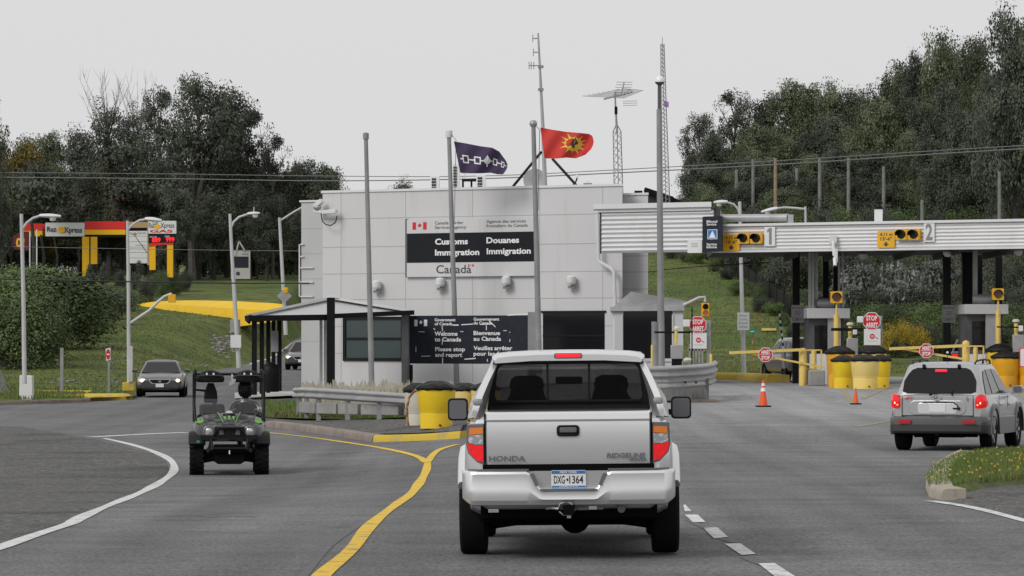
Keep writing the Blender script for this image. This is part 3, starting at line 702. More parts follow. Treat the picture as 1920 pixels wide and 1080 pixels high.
# ---------------- signs on and before the wall ----------------
LEAF=[(0,1),(.12,.70),(.28,.78),(.24,.42),(.42,.55),(.48,.42),(.74,.46),(.64,.26),(.74,.16),(.40,-.10),(.46,-.26),(.06,-.20),(.06,-.55)]
LEAF=LEAF+[(-x,y) for x,y in LEAF[::-1][:-1]]
def flagicon(pl,mb,x0,y0,x1,y1,mt,lift=.005):
    mb.mt(mt); a=pl.uv(x0,y0);b=pl.uv(x1,y1); w=b[0]-a[0];h=a[1]-b[1]; n=pl.n
    for u0,u1 in((a[0],a[0]+w*.25),(b[0]-w*.25,b[0])): pl_p=[(u0,b[1]),(u1,b[1]),(u1,a[1]),(u0,a[1])]; mb.prism(pl_p,pl.o,pl.u,pl.v,pl.n,.001,lift)
    c=((a[0]+b[0])/2,(a[1]+b[1])/2-.02*h); mb.prism([(c[0]+x*h*.42,c[1]+y*h*.46) for x,y in LEAF],pl.o,pl.u,pl.v,pl.n,.001,lift)
S=BP.lifted(.14)
t=thing('customs_sign','large white wall sign with black band reading Customs Immigration and Douanes Immigration','sign',S.hit(880,520))
mb=MB().mt('wsign'); mb.mats=['wall']; mb.cur=0; S.rect(mb,762,412,1003,517,-.12,0); mb.build('board',t,world=True,smooth=0)
mb=MB().mt('blacksign'); a=S.uv(763,438);b=S.uv(1003,433+54); bprism(mb,a[0],b[0],S.hit(763,493).z,S.hit(763,438).z,-.1,.006,S); S.rect(mb,760.5,411,762.3,520,-.12,.01); mb.build('band',t,world=True,smooth=0)
mb=MB(); flagicon(S,mb,773.5,417,800,430.5,'red')
mb.mt('letk')
for q in(('Canada Border',815.4,869,421,5.6),('Services Agency',815.4,874.5,429.3,5.6),('Agence des services',912,986,418.2,5.6),('frontaliers du Canada',912,989.5,426.3,5.6)): S.text(mb,q[0],q[1],q[2],q[3],q[4],.012)
S.text(mb,'Canada',818,884,512.6,15,.012); flagicon(S,mb,877.5,495.5,888.4,500,'red')
mb.mt('letw')
for q in(('Customs',816,877.5,458.4,10.3),('Douanes',912.3,973.6,455.8,10.3),('Immigration',816,899,478.8,10.3),('Immigration',912.8,995.6,476.3,10.3)): S.text(mb,q[0],q[1],q[2],q[3],q[4],.032,.012)
mb.build('lettering',t,world=True,smooth=0)
S=Plane(W(768,640,137),UB)
b=S.hit(880,683); t=thing('welcome_sign','dark slate welcome board on posts with white English and French words and torn tape marks','sign',(b.x,b.y,.2))
mb=MB().mt('slate'); S.rect(mb,768,592,992,682.5,-.1,0); mb.build('board',t,world=True,smooth=0)
for x,y0,m_ in((771,684,'dark'),(761,588,'polegrey'),(998,585,'polegrey')):
    a=S.hit(x,y0); MB().mt(m_).box((a.x,a.y+.05,(a.z+.1)/2),(.12 if x==771 else .32,.14,a.z-.1)).build('post',t,world=True,smooth=0)
mb=MB(); flagicon(S,mb,777,599.5,801,611.5,'letw'); mb.mt('letw')
for q in(('Government',815,854,602.3,5.2),('of Canada',815,848.6,609.8,5.2),('Gouvernement',888,936,601,5.2),('du Canada',888,923,608.2,5.2),
  ('Welcome',815,858,629.3,7.3),('to Canada',815,864.7,640,7.3),('Bienvenue',888,937.7,628,7.3),('au Canada',888,939.7,638.8,7.3),
  ('Please stop',816,872,658.2,7.2),('and report',816,866.6,668.8,7.2),('Veuillez arrêter',888,960.6,656.2,7.2),('pour les formalités',888,982,666.6,7.2)):
    S.text(mb,q[0],q[1],q[2],q[3],q[4],.026)
mb.build('lettering',t,world=True,smooth=0)
mb=MB().mt('letw')
for x0,y0,x1,y1,wd_ in((849,609.5,860,609.5,2.2),(865,609,887,607.5,1.6),(900,608.5,922,608,1),(917,601,929,613,1.6),(829,611,830,621,1.4),(912,610,912,619,1.4),(830,635,829,646,1.2),(830,671,830,682,2),(914,673,914,678,1.6),(956,636,956,641,1.2),(956,622,956,624,1.2),(785,622,796,622.3,1),(863,621.5,869,622,1),(944,620,950,619.8,1),(790,668,807,667.5,1),(871,673.5,892,672,2),(780,650,780,660,1),(952,591,991,588.5,2),(813,616,816,618,1.5),(912,632,912,639,1.3)):
    a=S.hit(x0,y0);b=S.hit(x1,y1); mb.bar(a+S.n*.004,b+S.n*.004,wd_*.02,.006,up=S.n)
mb.build('tape_marks',t,world=True,smooth=0)
# ---------------- shelter with gabled white roof ----------------
pk=W(622,556,131);le=W(461,590,127.5);re=W(775,581,131)
back=Vector((-.35,11,0))
t=thing('entrance_shelter','open shelter with white gabled roof and black posts at the left of the customs building','shelter',(W(560,735,129).x,129,.05))
mb=MB().mt('corr')
def slab(a,b,c,d,th=.09): mb.add([a,b,c,d,a-Vector((0,0,th)),b-Vector((0,0,th)),c-Vector((0,0,th)),d-Vector((0,0,th))],[(0,1,2,3),(7,6,5,4),(0,4,5,1),(1,5,6,2),(2,6,7,3),(3,7,4,0)])
slab(le,pk,pk+back,le+back); slab(pk+Vector((.004,0,0)),re,re+back,pk+back+Vector((.004,0,0)))
mb.add([pk+Vector((-.25,-.05,-.05)),pk+Vector((.25,-.05,-.05)),pk+Vector((0,-.05,.08)),pk+Vector((-.25,.3,-.05)),pk+Vector((.25,.3,-.05)),pk+Vector((0,.3,.08))],[(0,1,2),(5,4,3),(0,2,5,3),(1,4,5,2)])
mb.build('roof',t,world=True,smooth=0)
mb=MB().mt('wall2'); zb_=W(463,593,127.5).z
mb.add([le+Vector((.1,.3,-.09)),pk+Vector((0,.3,-.1)),re+Vector((-.1,.3,-.09)),Vector((re.x-.1,re.y+.3,W(700,590,131).z)),Vector((le.x+.1,le.y+.3,zb_))],[(0,1,2,3,4)]); mb.build('gable_panel',t,world=True,smooth=0)
mb=MB().mt('dark'); mb.bar(W(464,597,127.2),W(618,595,128.6),.2,.2); mb.bar(W(618,593,128.6),W(774,586,130.6),.2,.16); 
mb.bar(W(464,596,127.5)+Vector((.05,.1,0)),W(464,596,127.5)+back*.9,.2,.2); mb.build('beam',t,world=True,smooth=0)
mb=MB().mt('dark'); a=W(620.5,558,128.4); mb.box((a.x,a.y,(a.z)/2),(.27,.27,a.z)); mb.build('post',t,world=True,smooth=0,label='thick central black post')
for k,(px,Y,w_) in enumerate(((477,127.6,.17),(491,130,.15),(503,132.5,.14),(513,135,.13),(524,137.6,.16))):
    a=W(px,598,Y); MB().mt('dark').box((a.x,Y,a.z/2+.02),(w_,w_,a.z)).build('post',t,world=True,smooth=0)
mb=MB().mt('corr')
for px in(602,610): a=W(px,600,133); mb.tube([a,Vector((a.x,a.y,.2))],.055)
mb.build('downpipe',t,world=True)
a=W(515,640,134); MB().mt('galv').box((a.x,a.y,a.z),(.26,.04,.75)).build('notice_board',t,world=True)
mb=MB().mt('dark').tube([W(461,592,127.4),W(462,600,127.4),W(469,606,127.4)],.05); mb.build('gutter_elbow',t,world=True)
a=W(507,735,131); t=tag(MB().mt('black').lathe([(.0,0),(.30,.0),(.34,.5),(.34,.78),(.28,.92),(.14,1.02),(0,1.05)],(0,0,0),14).build('litter_bin'),'black domed litter bin between the black shelter posts','litter bin'); t.location=(a.x,a.y,.08)
# ---------------- canopy over the lanes ----------------
CP=Plane(W(1122,640,137),UB)
can=thing('lane_canopy','long flat canopy with white corrugated fascia over the inspection lanes','canopy',(CP.hit(1600,640).x,CP.hit(1600,640).y,.3))
def corr(mb,pl,x0,x1,z0,z1,n,amp=.05,depth=.35):
    u0=pl.uv(x0,640)[0];u1=pl.uv(x1,640)[0]; prof=[(z0,0)]
    K=n*6
    for i in range(K+1):
        z=z0+(z1-z0)*i/K; prof.append((z,amp*(.5-.5*math.cos(2*math.pi*i/6))))
    prof.append((z1,0)); A=[];B=[]
    for z,d in prof:
        for L,u in((A,u0),(B,u1)): p=pl.o+pl.u*u+pl.n*d; p.z=z; L.append(p)
    for L,u in((A,u0),(B,u1)):
        for z in(z1,z0): p=pl.o+pl.u*u-pl.n*depth; p.z=z; L.append(p)
    mb.loft([A,B])
def ubox(mb,pl,x0,x1,z0,z1,d0,d1):
    u0=pl.uv(x0,640)[0];u1=pl.uv(x1,640)[0]; bprism(mb,u0,u1,z0,z1,d0,d1,pl)
cz1=CP.hit(1400,421).z; cz0=CP.hit(1400,472).z
mb=MB().mt('corr'); corr(mb,CP,1336,2150,cz0+.04,cz1-.06,7,.045); mb.build('fascia',can,world=True,smooth=50)
mb=MB().mt('corr'); ubox(mb,CP,1336,2150,cz1-.06,cz1+.03,-10,.12); ubox(mb,CP,1336,2150,cz0-.02,cz0+.04,-.3,.07); mb.build('roof_edge',can,world=True,smooth=0)
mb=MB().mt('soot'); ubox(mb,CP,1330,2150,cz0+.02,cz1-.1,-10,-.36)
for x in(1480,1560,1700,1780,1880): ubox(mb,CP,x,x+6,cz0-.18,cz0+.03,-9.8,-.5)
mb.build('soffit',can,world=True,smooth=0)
lz1=CP.hit(1200,398).z; lz0=CP.hit(1200,474).z
CL=CP.lifted(.5)
mb=MB().mt('corr'); corr(mb,CL,1129,1338,lz0,lz1,9,.07,.6); mb.build('fascia',can,world=True,smooth=50,label='taller left stretch of corrugated fascia')
mb=MB().mt('corr'); ubox(mb,CL,1118,1339,lz1+.12,lz1+.30,-1.3,.22); ubox(mb,CL,1124,1336,lz1,lz1+.12,-1.2,.12); mb.build('roof_edge',can,world=True,smooth=0)
mb=MB().mt('soot'); ubox(mb,CL,1124,1127.5,lz0,lz1,-1.1,-.01); mb.build('fascia_end',can,world=True,smooth=0)
mb=MB().mt('soot'); ubox(mb,CL,1338,1350,lz0+.3,lz1+.1,-6,-.05); mb.build('fascia_end',can,world=True,smooth=0)
# columns
g0=.3
def colm(px,Y,w,mt,z1=None,lab=None):
    a=W(px,640,Y); z1=z1 or cz0+.05; MB().mt(mt).box((a.x,Y,(g0+z1)/2),(w,w,z1-g0)).build('column',can,world=True,smooth=0,label=lab)
colm(1492.5,137,.26,'dark'); colm(1775,133,.27,'dark'); colm(1548,142,.22,'dark'); colm(1567,143,.2,'dark'); colm(1813,136,.36,'dark'); colm(1836,141,.22,'dark'); colm(1872,142,.26,'dark')
for px in(1518,1524,1531): colm(px,135.6+px%3*.3,.10,'galv',lab='slim pale column')
colm(1828.5,133,.15,'galv',lab='slim pale column')
for px in(1573,1580): colm(px,136,.07,'galv',lab='slim pale column')
a=CP.lifted(-2.5)
mb=MB().mt('galv'); p0=a.hit(1352,409);p1=a.hit(1478,408); mb.tube([p0,p1],.14,12); p=a.hit(1482,411); mb.box((p.x,p.y,p.z-.02),(.2,.3,.38)); mb.build('roof_duct',can,world=True)
a=CP.lifted(-3); p=a.hit(1647,402); mb=MB().mt('corr'); mb.box((p.x,p.y,p.z-.05),(.27,.3,.5)); mb.mt('dark'); mb.box((p.x,p.y,p.z+.22),(.30,.34,.07)); mb.build('roof_vent',can,world=True,smooth=0)
for px,py,Y in((1617,479,136),(1777,475,132),(1909,472,131)):
    c=W(px,py,Y); t=thing('ceiling_lamp',{1617:'round glass lamp under the canopy above the left barrel group',1777:'round glass lamp under the canopy above the black column',1909:'rightmost round glass lamp under the canopy'}[px],'lamp',c,0,'lamps under the canopy')
    MB().mt('lampglass').lathe([(0,-.14),(.10,-.12),(.16,-.03),(.17,.03)],c,14).build('lens',t,world=True); MB().mt('galv').lathe([(.18,.03),(.18,.08),(.07,.12),(.06,.3)],c,14).build('cap',t,world=True)
# signs on the fascia
Q=CP.lifted(.10)
def sgn(name,label,px,py,pl=Q,group=None,cat='sign'): return thing(name,label,cat,pl.hit(px,py),0,group)
t=sgn('bilingual_sign','tall slate sign with blue emblem reading Bilingual Service',1335,440)
Q2=CP.lifted(.75)
mb=MB().mt('slate'); Q2.poly(mb,[(1317,473),(1317,408),(1319,406),(1352,405),(1354,407),(1354,471)],-.06,0); mb.build('board',t,world=True,smooth=0)
mb=MB().mt('letw'); 
for s,x0,x1,y in(('Bilingual',1325,1345,417.6),('Service',1325,1343,422.8),('Service',1325,1344,460.2),('bilingue',1325,1344,465.4)): Q2.text(mb,s,x0,x1,y,4.4,.02)
Q2.rect(mb,1326.6,430.3,1345,448.3,-.001,.006); mb.mt('blue'); Q2.rect(mb,1327.6,431.3,1344,447.2,-.001,.010)
mb.mt('letw'); Q2.poly(mb,[(1336,432.5),(1340,441),(1342,446),(1329,446),(1332,441)],0,.014); mb.build('lettering',t,world=True,smooth=0)
t=sgn('notice_plate','small blank white plate low on the corrugated fascia left of the slate sign',1302,462)
Q3=CP.lifted(.62); mb=MB().mt('wsign'); Q3.rect(mb,1289,451,1316,474,-.04,0); mb.build('plate',t,world=True,smooth=0)
mb=MB().mt('galv'); 
for k in range(3): Q3.rect(mb,1296,456+k*3,1308,457+k*3,0,.004)
mb.build('lettering',t,world=True,smooth=0)
for i,(x0,y0,x1,y1) in enumerate(((1355.7,439.5,1386.7,470.5),(1645,433.5,1677.5,464.5))):
    t=sgn('clearance_sign','yellow 4.11 m clearance sign '+('touching the slate sign' if i==0 else 'left of the lane number 2'),(x0+x1)/2,y1,group='clearance signs')
    mb=MB().mt('yel'); a=Q.uv(x0,y0);b=Q.uv(x1,y1); mb.prism(rr(a[0],b[1],b[0],a[1],.04),Q.o,Q.u,Q.v,Q.n,-.04,0); mb.build('board',t,world=True,smooth=0)
    mb=MB().mt('letk'); w=x1-x0; Q.text(mb,'4.11 m',x0+w*.14,x0+w*.88,y0+9,5.4,.03); Q.text(mb,'13\'-6"',x0+w*.18,x0+w*.84,y0+17.3,5.4,.03)
    cx=(x0+x1)/2; Q.poly(mb,[(cx-2.2,y0+20.5),(cx+2.2,y0+20.5),(cx+2.2,y0+24),(cx+5.5,y0+24),(cx,y0+29),(cx-5.5,y0+24),(cx-2.2,y0+24)],0,.006); mb.build('lettering',t,world=True,smooth=0)
for i,(cxs,cy) in enumerate((((1396.3,1420.2),446.8),((1692.3,1715.7),439.6))):
    t=sgn('lane_signal','pair of unlit round lane lights in yellow housings beside the number '+('1','2')[i],(cxs[0]+cxs[1])/2,cy+11,group='twin lane lights on the fascia',cat='signal')
    for cx in cxs:
        mb=MB().mt('yel'); a=Q.uv(cx-11.3,cy-10);b=Q.uv(cx+11.3,cy+10); mb.prism(rr(a[0],b[1],b[0],a[1],.05),Q.o,Q.u,Q.v,Q.n,-.02,.12); h=mb.build('housing',t,world=True,smooth=0)
        c=Q.hit(cx,cy); mb=MB().mt('black'); cc=Q.uv(cx,cy); mb.prism(circ(cc[0],cc[1],.155,20),Q.o,Q.u,Q.v,Q.n,.1,.135)
        ra=[];rb=[]
        for k in range(21):
            an=R(-10+200*k/20); 
            ra.append((cc[0]+.165*math.cos(an),cc[1]+.165*math.sin(an)))
        outer_=ra; inner=[(cc[0]+(x-cc[0])*.9,cc[1]+(y-cc[1])*.9) for x,y in ra]
        mb.prism(outer_+inner[::-1],Q.o,Q.u,Q.v,Q.n,.1,.32); mb.build('lens',h,world=True,smooth=0)
for i,(x0,y0,x1,y1,s) in enumerate(((1433,425.5,1453,461.5,'1'),(1732,417.5,1752,453.5,'2'))):
    t=sgn('lane_number','white plate with the large grey number '+s+' on the canopy fascia',(x0+x1)/2,y1,group='lane numbers')
    mb=MB().mt('wsign'); Q.rect(mb,x0,y0,x1,y1,-.04,0); mb.build('plate',t,world=True,smooth=0)
    mb=MB().mt('letg'); (Q.poly(mb,[(1438.5,431.5),(1443,427.5),(1447,427.5),(1447,458.5),(1442,458.5),(1442,434),(1438.5,436)],0,.006) if s=='1' else 0); s=='1' or Q.text(mb,s,x0+(7 if s=='1' else 3.5),x1-(8 if s=='1' else 3.5),y1-4,28.5,.03); mb.build('lettering',t,world=True,smooth=0)
p=Q.hit(1562,450); t=thing('security_camera','white camera cluster hanging on the canopy fascia between the lane numbers','camera',p)
mb=MB().mt('wsign'); s=p.y/F; mb.box(Q.lifted(.1).hit(1562,449),(14*s,.16,15*s)); mb.tube([Q.lifted(.25).hit(1562,452),Q.lifted(.3).hit(1564,480)],.06); mb.box(Q.lifted(.3).hit(1567,480),(.14,.14,.5)); mb.tube([Q.lifted(.35).hit(1565,484),Q.lifted(.5).hit(1566,499)],.07); mb.build('housing',t,world=True,bevel=.02)
MB().mt('dark').tube([Q.lifted(.5).hit(1566,498),Q.lifted(.52).hit(1566,501)],.05).build('lens',t,world=True)
for i,(px,Y) in enumerate(((1495,134.6),(1778.5,130.6))):
    pl=Plane(W(px,640,Y),(1,0,0)); t=thing('speed_sign','grey maximum 20 km/h plate on the '+('left' if i==0 else 'right')+' black canopy column','sign',pl.hit(px,605),0,'speed plates on the columns')
    mb=MB().mt('cladding'); pl.rect(mb,px-11,572,px+12,605,-.03,0); mb.build('plate',t,world=True,smooth=0)
    mb=MB().mt('letk'); pl.text(mb,'MAXIMUM',px-9.5,px+10,579,3.6,.02); pl.text(mb,'20',px-5.5,px+6,590.5,7.5,.03); pl.text(mb,'KM/H',px-9.5,px+10,602,7,.03); mb.build('lettering',t,world=True,smooth=0)
# ---------------- booths ----------------
def booth(px0,px1,yb0,yb1,Y,lab):
    a=W(px0,640,Y);b=W(px1,640,Y); cx=(a.x+b.x)/2; w=b.x-a.x; z1=W(0,yb0,Y).z;z0=W(0,yb1,Y).z
    t=thing('inspection_booth',lab,'booth',(cx,Y+1.5,g0),0,'inspection booths')
    MB().mt('wall2').box((cx,Y+1.4,(z0+z1)/2),(w,2.8,z1-z0)).build('roof_band',t,world=True,smooth=0,bevel=.02)
    mb=MB().mt('cladding'); mb.box((cx-.05,Y+1.5,(g0+z0)/2),(w*.82,2.3,z0-g0)); mb.build('cabin',t,world=True,smooth=0)
    MB().mt('carglass').box((cx-.05,Y+.34,z0-.75),(w*.55,.03,1.0)).build('window',t,world=True,smooth=0)
    mb=MB().mt('galv'); mb.box((cx+w*.14,Y+.2,(g0+z0)/2),(w*.30,.12,z0-g0)); mb.build('panel',t,world=True,smooth=0)
    mb=MB().mt('wsign'); mb.box((cx-w*.15,Y+.26,g0+.55),(w*.55,.05,1.1)); mb.build('door_panel',t,world=True,smooth=0)
    MB().mt('galv').lathe([(0,-.34),(.17,-.32),(.20,0),(.17,.32),(0,.34)],(cx,Y+1.3,z1+.18),12,'x').build('roof_unit',t,world=True)
    return t
booth(1513,1594,578,597,134.5,'grey inspection booth with pale roof band behind the left barrel group')
booth(1809,1891,570.5,589,131,'grey inspection booth with pale roof band behind the silver utility vehicle')
# yellow bollards
def bollard(px,yt,yb,w,lab,Y=None,mt='boll',fn=G,name='bollard',group='yellow bollards'):
    g=gp(px,yb,fn) if Y is None else W(px,yb,Y); Y=g.y; s=Y/F; r=w*s/2; h=(yb-yt)*s
    o=MB().mt(mt).lathe([(r,-.05),(r,h-r*.8),(r*.85,h-r*.35),(r*.5,h-.02),(0,h)],(0,0,0),14).build(name)
    tag(o,lab,'bollard',group); o.location=g; return o
bollard(1505.5,652,723,15,'thick rusting yellow bollard carrying the left barrier arm')
bollard(1526,655,712,10,'thin yellow bollard just behind the concrete block',134)
bollard(1428.5,670,702,5,'short slim yellow bollard at the nose of the grey vehicle',145)
bollard(1811,638,715,14,'tall yellow bollard carrying the right barrier arm',127)
bollard(1829,650,712,9,'thin yellow bollard beside the booth window panel',129.5)
bollard(1333,663,700,5,'small yellow bollard right of the left stop sign post',113)
bollard(1222.5,646,690,4,'slim pointed yellow post near the base of the globe lamp post',112)
# signal bollards
def sigpost(px,yb0,yb1,y0,y1,wp,hw,Y,lab):
    a=W(px,yb1+40,Y); t=thing('signal_post',lab,'signal',(a.x,Y,g0),0,'single lane signals'); s=Y/F
    MB().mt('boll').tube([(a.x,Y,g0),(a.x,Y,W(0,yb0,Y).z)],wp*s/2,12).build('post',t,world=True)
    MB().mt('boll').tube([(a.x,Y,W(0,yb0,Y).z),(a.x,Y,W(0,y1,Y).z)],.035,8).build('stem',t,world=True)
    pl=Plane(W(px,640,Y-.1),(1,0,0)); c=pl.uv(px,(y0+y1)/2); w=hw*s/2
    mb=MB().mt('yel').prism(rr(c[0]-w,c[1]-w,c[0]+w,c[1]+w,.04),pl.o,pl.u,pl.v,pl.n,-.15,0); h=mb.build('housing',t,world=True,smooth=0)
    mb=MB().mt('darklens'); mb.prism(circ(c[0],c[1],w*.72,18),pl.o,pl.u,pl.v,pl.n,-.01,.03); mb.mt('black'); 
    ra=[(c[0]+w*.8*math.cos(R(-5+190*k/16)),c[1]+w*.8*math.sin(R(-5+190*k/16))) for k in range(17)]
    mb.prism(ra+[(c[0]+(x-c[0])*.9,c[1]+(y-c[1])*.9) for x,y in ra[::-1]],pl.o,pl.u,pl.v,pl.n,-.01,.15); mb.build('lens',h,world=True,smooth=0)
sigpost(1568.5,590,650,546.5,568,11,22,131.5,'square yellow signal with dark red lens on a pale yellow post before the left booth')
sigpost(1871.5,583,645,540.5,562.5,9.5,21.5,129.2,'square yellow signal with dark red lens on a pale yellow post before the right booth')
# stop signs with card panel
def octa(c,r): return [(c[0]+r*math.cos(R(22.5+45*i)),c[1]+r*math.sin(R(22.5+45*i))) for i in range(8)]
def stopsign(px,py,r,panel,post,ybase,Y,lab,cam_=True):
    pl=Plane(W(px,640,Y),(1,0,0)); s=Y/F; a=pl.hit(post[0],ybase)
    t=thing('stop_sign',lab,'sign',(a.x,Y,a.z),0,'STOP ARRET signs')
    b=pl.hit(post[1],post[2]); MB().mt('polegrey').box(((a.x+b.x)/2,Y+.2,(a.z+b.z)/2),(abs(b.x-a.x),.15,b.z-a.z)).build('post',t,world=True,smooth=0)
    c=pl.uv(px,py); mb=MB().mt('wsign').prism(octa(c,r*s*1.08),pl.o,pl.u,pl.v,pl.n,-.03,0); mb.mt('red').prism(octa(c,r*s*.99),pl.o,pl.u,pl.v,pl.n,-.02,.004); pt=mb.build('plate',t,world=True,smooth=0)
    mb=MB().mt('letw'); pl.text(mb,'STOP',px-r*.62,px+r*.62,py-r*.08,r*.52,.03,.008); pl.text(mb,'ARRET',px-r*.68,px+r*.68,py+r*.72,r*.52,.03,.008); mb.build('lettering',pt,world=True,smooth=0)
    pl2=pl.lifted(-.01); mb=MB().mt('wsign'); pl2.rect(mb,*panel,-.03,0); pn=mb.build('card_panel',t,world=True,smooth=0)
    cx,cy=(panel[0]+panel[2])/2,(panel[1]+panel[3])/2-1; mb=MB().mt('red'); c2=pl2.uv(cx,cy); mb.prism(octa(c2,5.2*s),pl2.o,pl2.u,pl2.v,pl2.n,0,.004); mb.mt('letk'); pl2.poly(mb,[(cx+6,cy+1),(cx+11,cy+3.5),(cx+10.5,cy+5),(cx+5.6,cy+2)],0,.004)
    mb.mt('galv'); pl2.rect(mb,cx-9,cy+8.5,cx+9,cy+9.2,0,.003); mb.mt('letw'); pl2.rect(mb,cx-3,cy-1.5,cx+3,cy-.6,0,.007); pl2.rect(mb,cx-3,cy+.8,cx+3,cy+1.7,0,.007); mb.build('lettering',pn,world=True,smooth=0)
    if cam_:
        q=pl.hit(px-r-5,py-3); MB().mt('wsign').box((q.x,Y+.05,q.z),(.2,.25,.22)).build('camera_box',t,world=True,bevel=.02)
        q=pl.hit(px-r*1.6,py+r-2); MB().mt('dark').bar((q.x-.9,Y+.1,q.z),(q.x+.6,Y+.1,q.z),.06,.06).build('rail',t,world=True)
stopsign(1308.5,609,16,(1294.5,624,1325,653.5),(1326,1333,600),696,113,'red STOP ARRET octagon over a white panel on the left guardrail island')
stopsign(1634.5,602,16.5,(1620,616.5,1651,647),(1644,1655,592),690,129,'red STOP ARRET octagon over a white panel behind the left barrel group')
pl=Plane(W(1915,640,118),(1,0,0)); t=thing('notice_board','white board with a red border cut by the right edge of the picture','sign',pl.hit(1918,690))
mb=MB().mt('red'); a=pl.uv(1911.5,652);b=pl.uv(1945,688.5); mb.prism(rr(a[0],b[1],b[0],a[1],.05),pl.o,pl.u,pl.v,pl.n,-.04,0); mb.mt('wsign').prism(rr(a[0]+.03,b[1]+.03,b[0]-.03,a[1]-.03,.04),pl.o,pl.u,pl.v,pl.n,-.02,.004); mb.build('board',t,world=True,smooth=0)
a=pl.hit(1932,700); MB().mt('polegrey').tube([(a.x,a.y+.06,.25),(a.x,a.y+.06,1.4)],.04).build('post',t,world=True)
# barrier arms with ARRET STOP discs
def barrier(pts1,pts2,c,r,Y,lab,base):
    t=thing('barrier_arm',lab,'barrier',W(base[0],base[1],Y),0,'yellow barrier arms')
    MB().mt('boll').bar(W(*pts1[0],Y-.3),W(*pts1[1],Y-.3),.05,.10).build('arm',t,world=True); MB().mt('boll').bar(W(*pts2[0],Y-.24),W(*pts2[1],Y-.24),.04,.07).build('brace',t,world=True)
    mb=MB().mt('boll')
    x0=base[0]
    for x in(x0+34,): mb.bar(W(x,pts1[1][1],Y+.2),W(x,base[1]-8,Y+.2),.05,.05)
    mb.bar(W(x0,pts1[1][1]+1,Y+.2),W(x0+34,pts1[1][1]+1,Y+.2),.05,.05); mb.bar(W(x0,pts1[1][1]+36,Y+.2),W(x0+34,pts1[1][1]+38,Y+.2),.05,.05); mb.build('frame',t,world=True)
    pl=Plane(W(c[0],640,Y-.36),(1,0,0)); cc=pl.uv(*c); s=Y/F
    mb=MB().mt('wsign').prism(octa(cc,r*s*1.1),pl.o,pl.u,pl.v,pl.n,-.02,0); mb.mt('red').prism(octa(cc,r*s),pl.o,pl.u,pl.v,pl.n,-.01,.004); p=mb.build('stop_plate',t,world=True,smooth=0)
    mb=MB().mt('letw'); pl.text(mb,'ARRÊT',c[0]-r*.66,c[0]+r*.66,c[1]-r*.14,r*.46,.04,.008); pl.text(mb,'STOP',c[0]-r*.6,c[0]+r*.6,c[1]+r*.68,r*.46,.04,.008); pl.rect(mb,c[0]-r*.75,c[1]-.2,c[0]+r*.75,c[1]+.5,0,.006); mb.build('lettering',p,world=True,smooth=0)
barrier(((1367,661.5),(1506,655.5)),((1404,662),(1547,689)),(1435.5,665),13,131.5,'yellow barrier arm with red ARRET STOP plate across the lane of the grey vehicle',(1506,700))
barrier(((1667,654),(1812,648)),((1697,655),(1806,673)),(1737,657.5),13,126.6,'yellow barrier arm with red ARRET STOP plate above the silver utility vehicle',(1810,700))
a=gp(1531,722,G); o=MB().mt('concrete').box((0,0,.26),(.56,.5,.54)).build('concrete_block',bevel=.03); o.location=(W(1531,0,131).x,131,.3); tag(o,'grey concrete block at the foot of the thick yellow bollard','concrete block')
# ---------------- crash barrels ----------------
def barrel(px,yt,yb,w,mt,lab,Y=None,grp='crash barrels by the lanes',lid=True):
    g=gp(px,yb,(lambda x,y:G(x,y)+.13) if px<1000 else G) if Y is None else Vector((W(px,0,Y).x,Y,G(W(px,0,Y).x,Y))); Y=g.y;s=Y/F;r=w*s/2;h=W(0,yt,Y).z-g.z
    t=thing('crash_barrel',lab,'barrel',g,0,grp)
    p=[(r*.80,0),(r*.82,h*.34),(r*.86,h*.35),(r*.86,h*.37),(r*.88,h*.38),(r*.98,h*.83),(r,h*.86)]
    MB().mt(mt).lathe(p,(0,0,0),28).build('drum',t)
    mb=MB().mt('bag'); rr_=random.Random(int(px)); vs=[];n=28
    for j,(q,z) in enumerate(((1.01,.79),(1.07,.825),(1.05,.865),(.72,.925),(.35,.975),(.0,.995))):
        for i in range(n):
            a=2*math.pi*i/n; f=1+.035*math.sin(a*7+px)*(1 if j<3 else .3); vs.append((r*q*f*math.cos(a),r*q*f*math.sin(a),h*(z+(rr_.uniform(-.012,.012) if j<3 else 0)+(.015*math.sin(a*6) if 2<j<5 else 0))))
    mb.add(vs,[(j*n+i,j*n+(i+1)%n,(j+1)*n+(i+1)%n,(j+1)*n+i) for j in range(5) for i in range(n)]); mb.build('lid',t,smooth=60)
    MB().mt('dark').box((.1,-r*.82,h*.07),(.05,.03,.04)).build('drain_plug',t)
barrel(818,713,803,75,'yely','bright yellow crash barrel with black lid, nearest behind the bent rusty pole')
barrel(783,717,798,52,'creamp','grimy cream crash barrel half behind the bright yellow one',93.5)
barrel(872,717,796,56,'yelp','pale yellow crash barrel between the bright one and the pickup',95.5)
barrel(910,717,796,56,'yelp','pale yellow crash barrel almost hidden by the pickup',95)
barrel(1575,648,722,54,'yelo','orange crash barrel at the back left of the left barrel group',127.3)
barrel(1637,647,722,54,'yelp','crash barrel at the back right of the left barrel group under the stop sign',127.8)
barrel(1582,665.5,728,46,'yely','bright lemon crash barrel at the front left of the left barrel group')
barrel(1622,664,729,56,'yelp','bleached pale yellow crash barrel at the front centre of the left barrel group')
barrel(1651,664.5,727.5,40,'yely','narrow seeming yellow crash barrel at the front right of the left barrel group')
barrel(1877,643.5,716,56,'yely','yellow crash barrel at the back of the right barrel group',128.4)
barrel(1886,658,724,54,'yelo','orange yellow crash barrel at the front of the right barrel group',126.5)
barrel(1932,657,724,54,'yelo','orange crash barrel cut by the right edge of the picture',126.5)
barrel(1930,644,716,54,'yelo','orange crash barrel at the back right, cut by the picture edge',128.6)
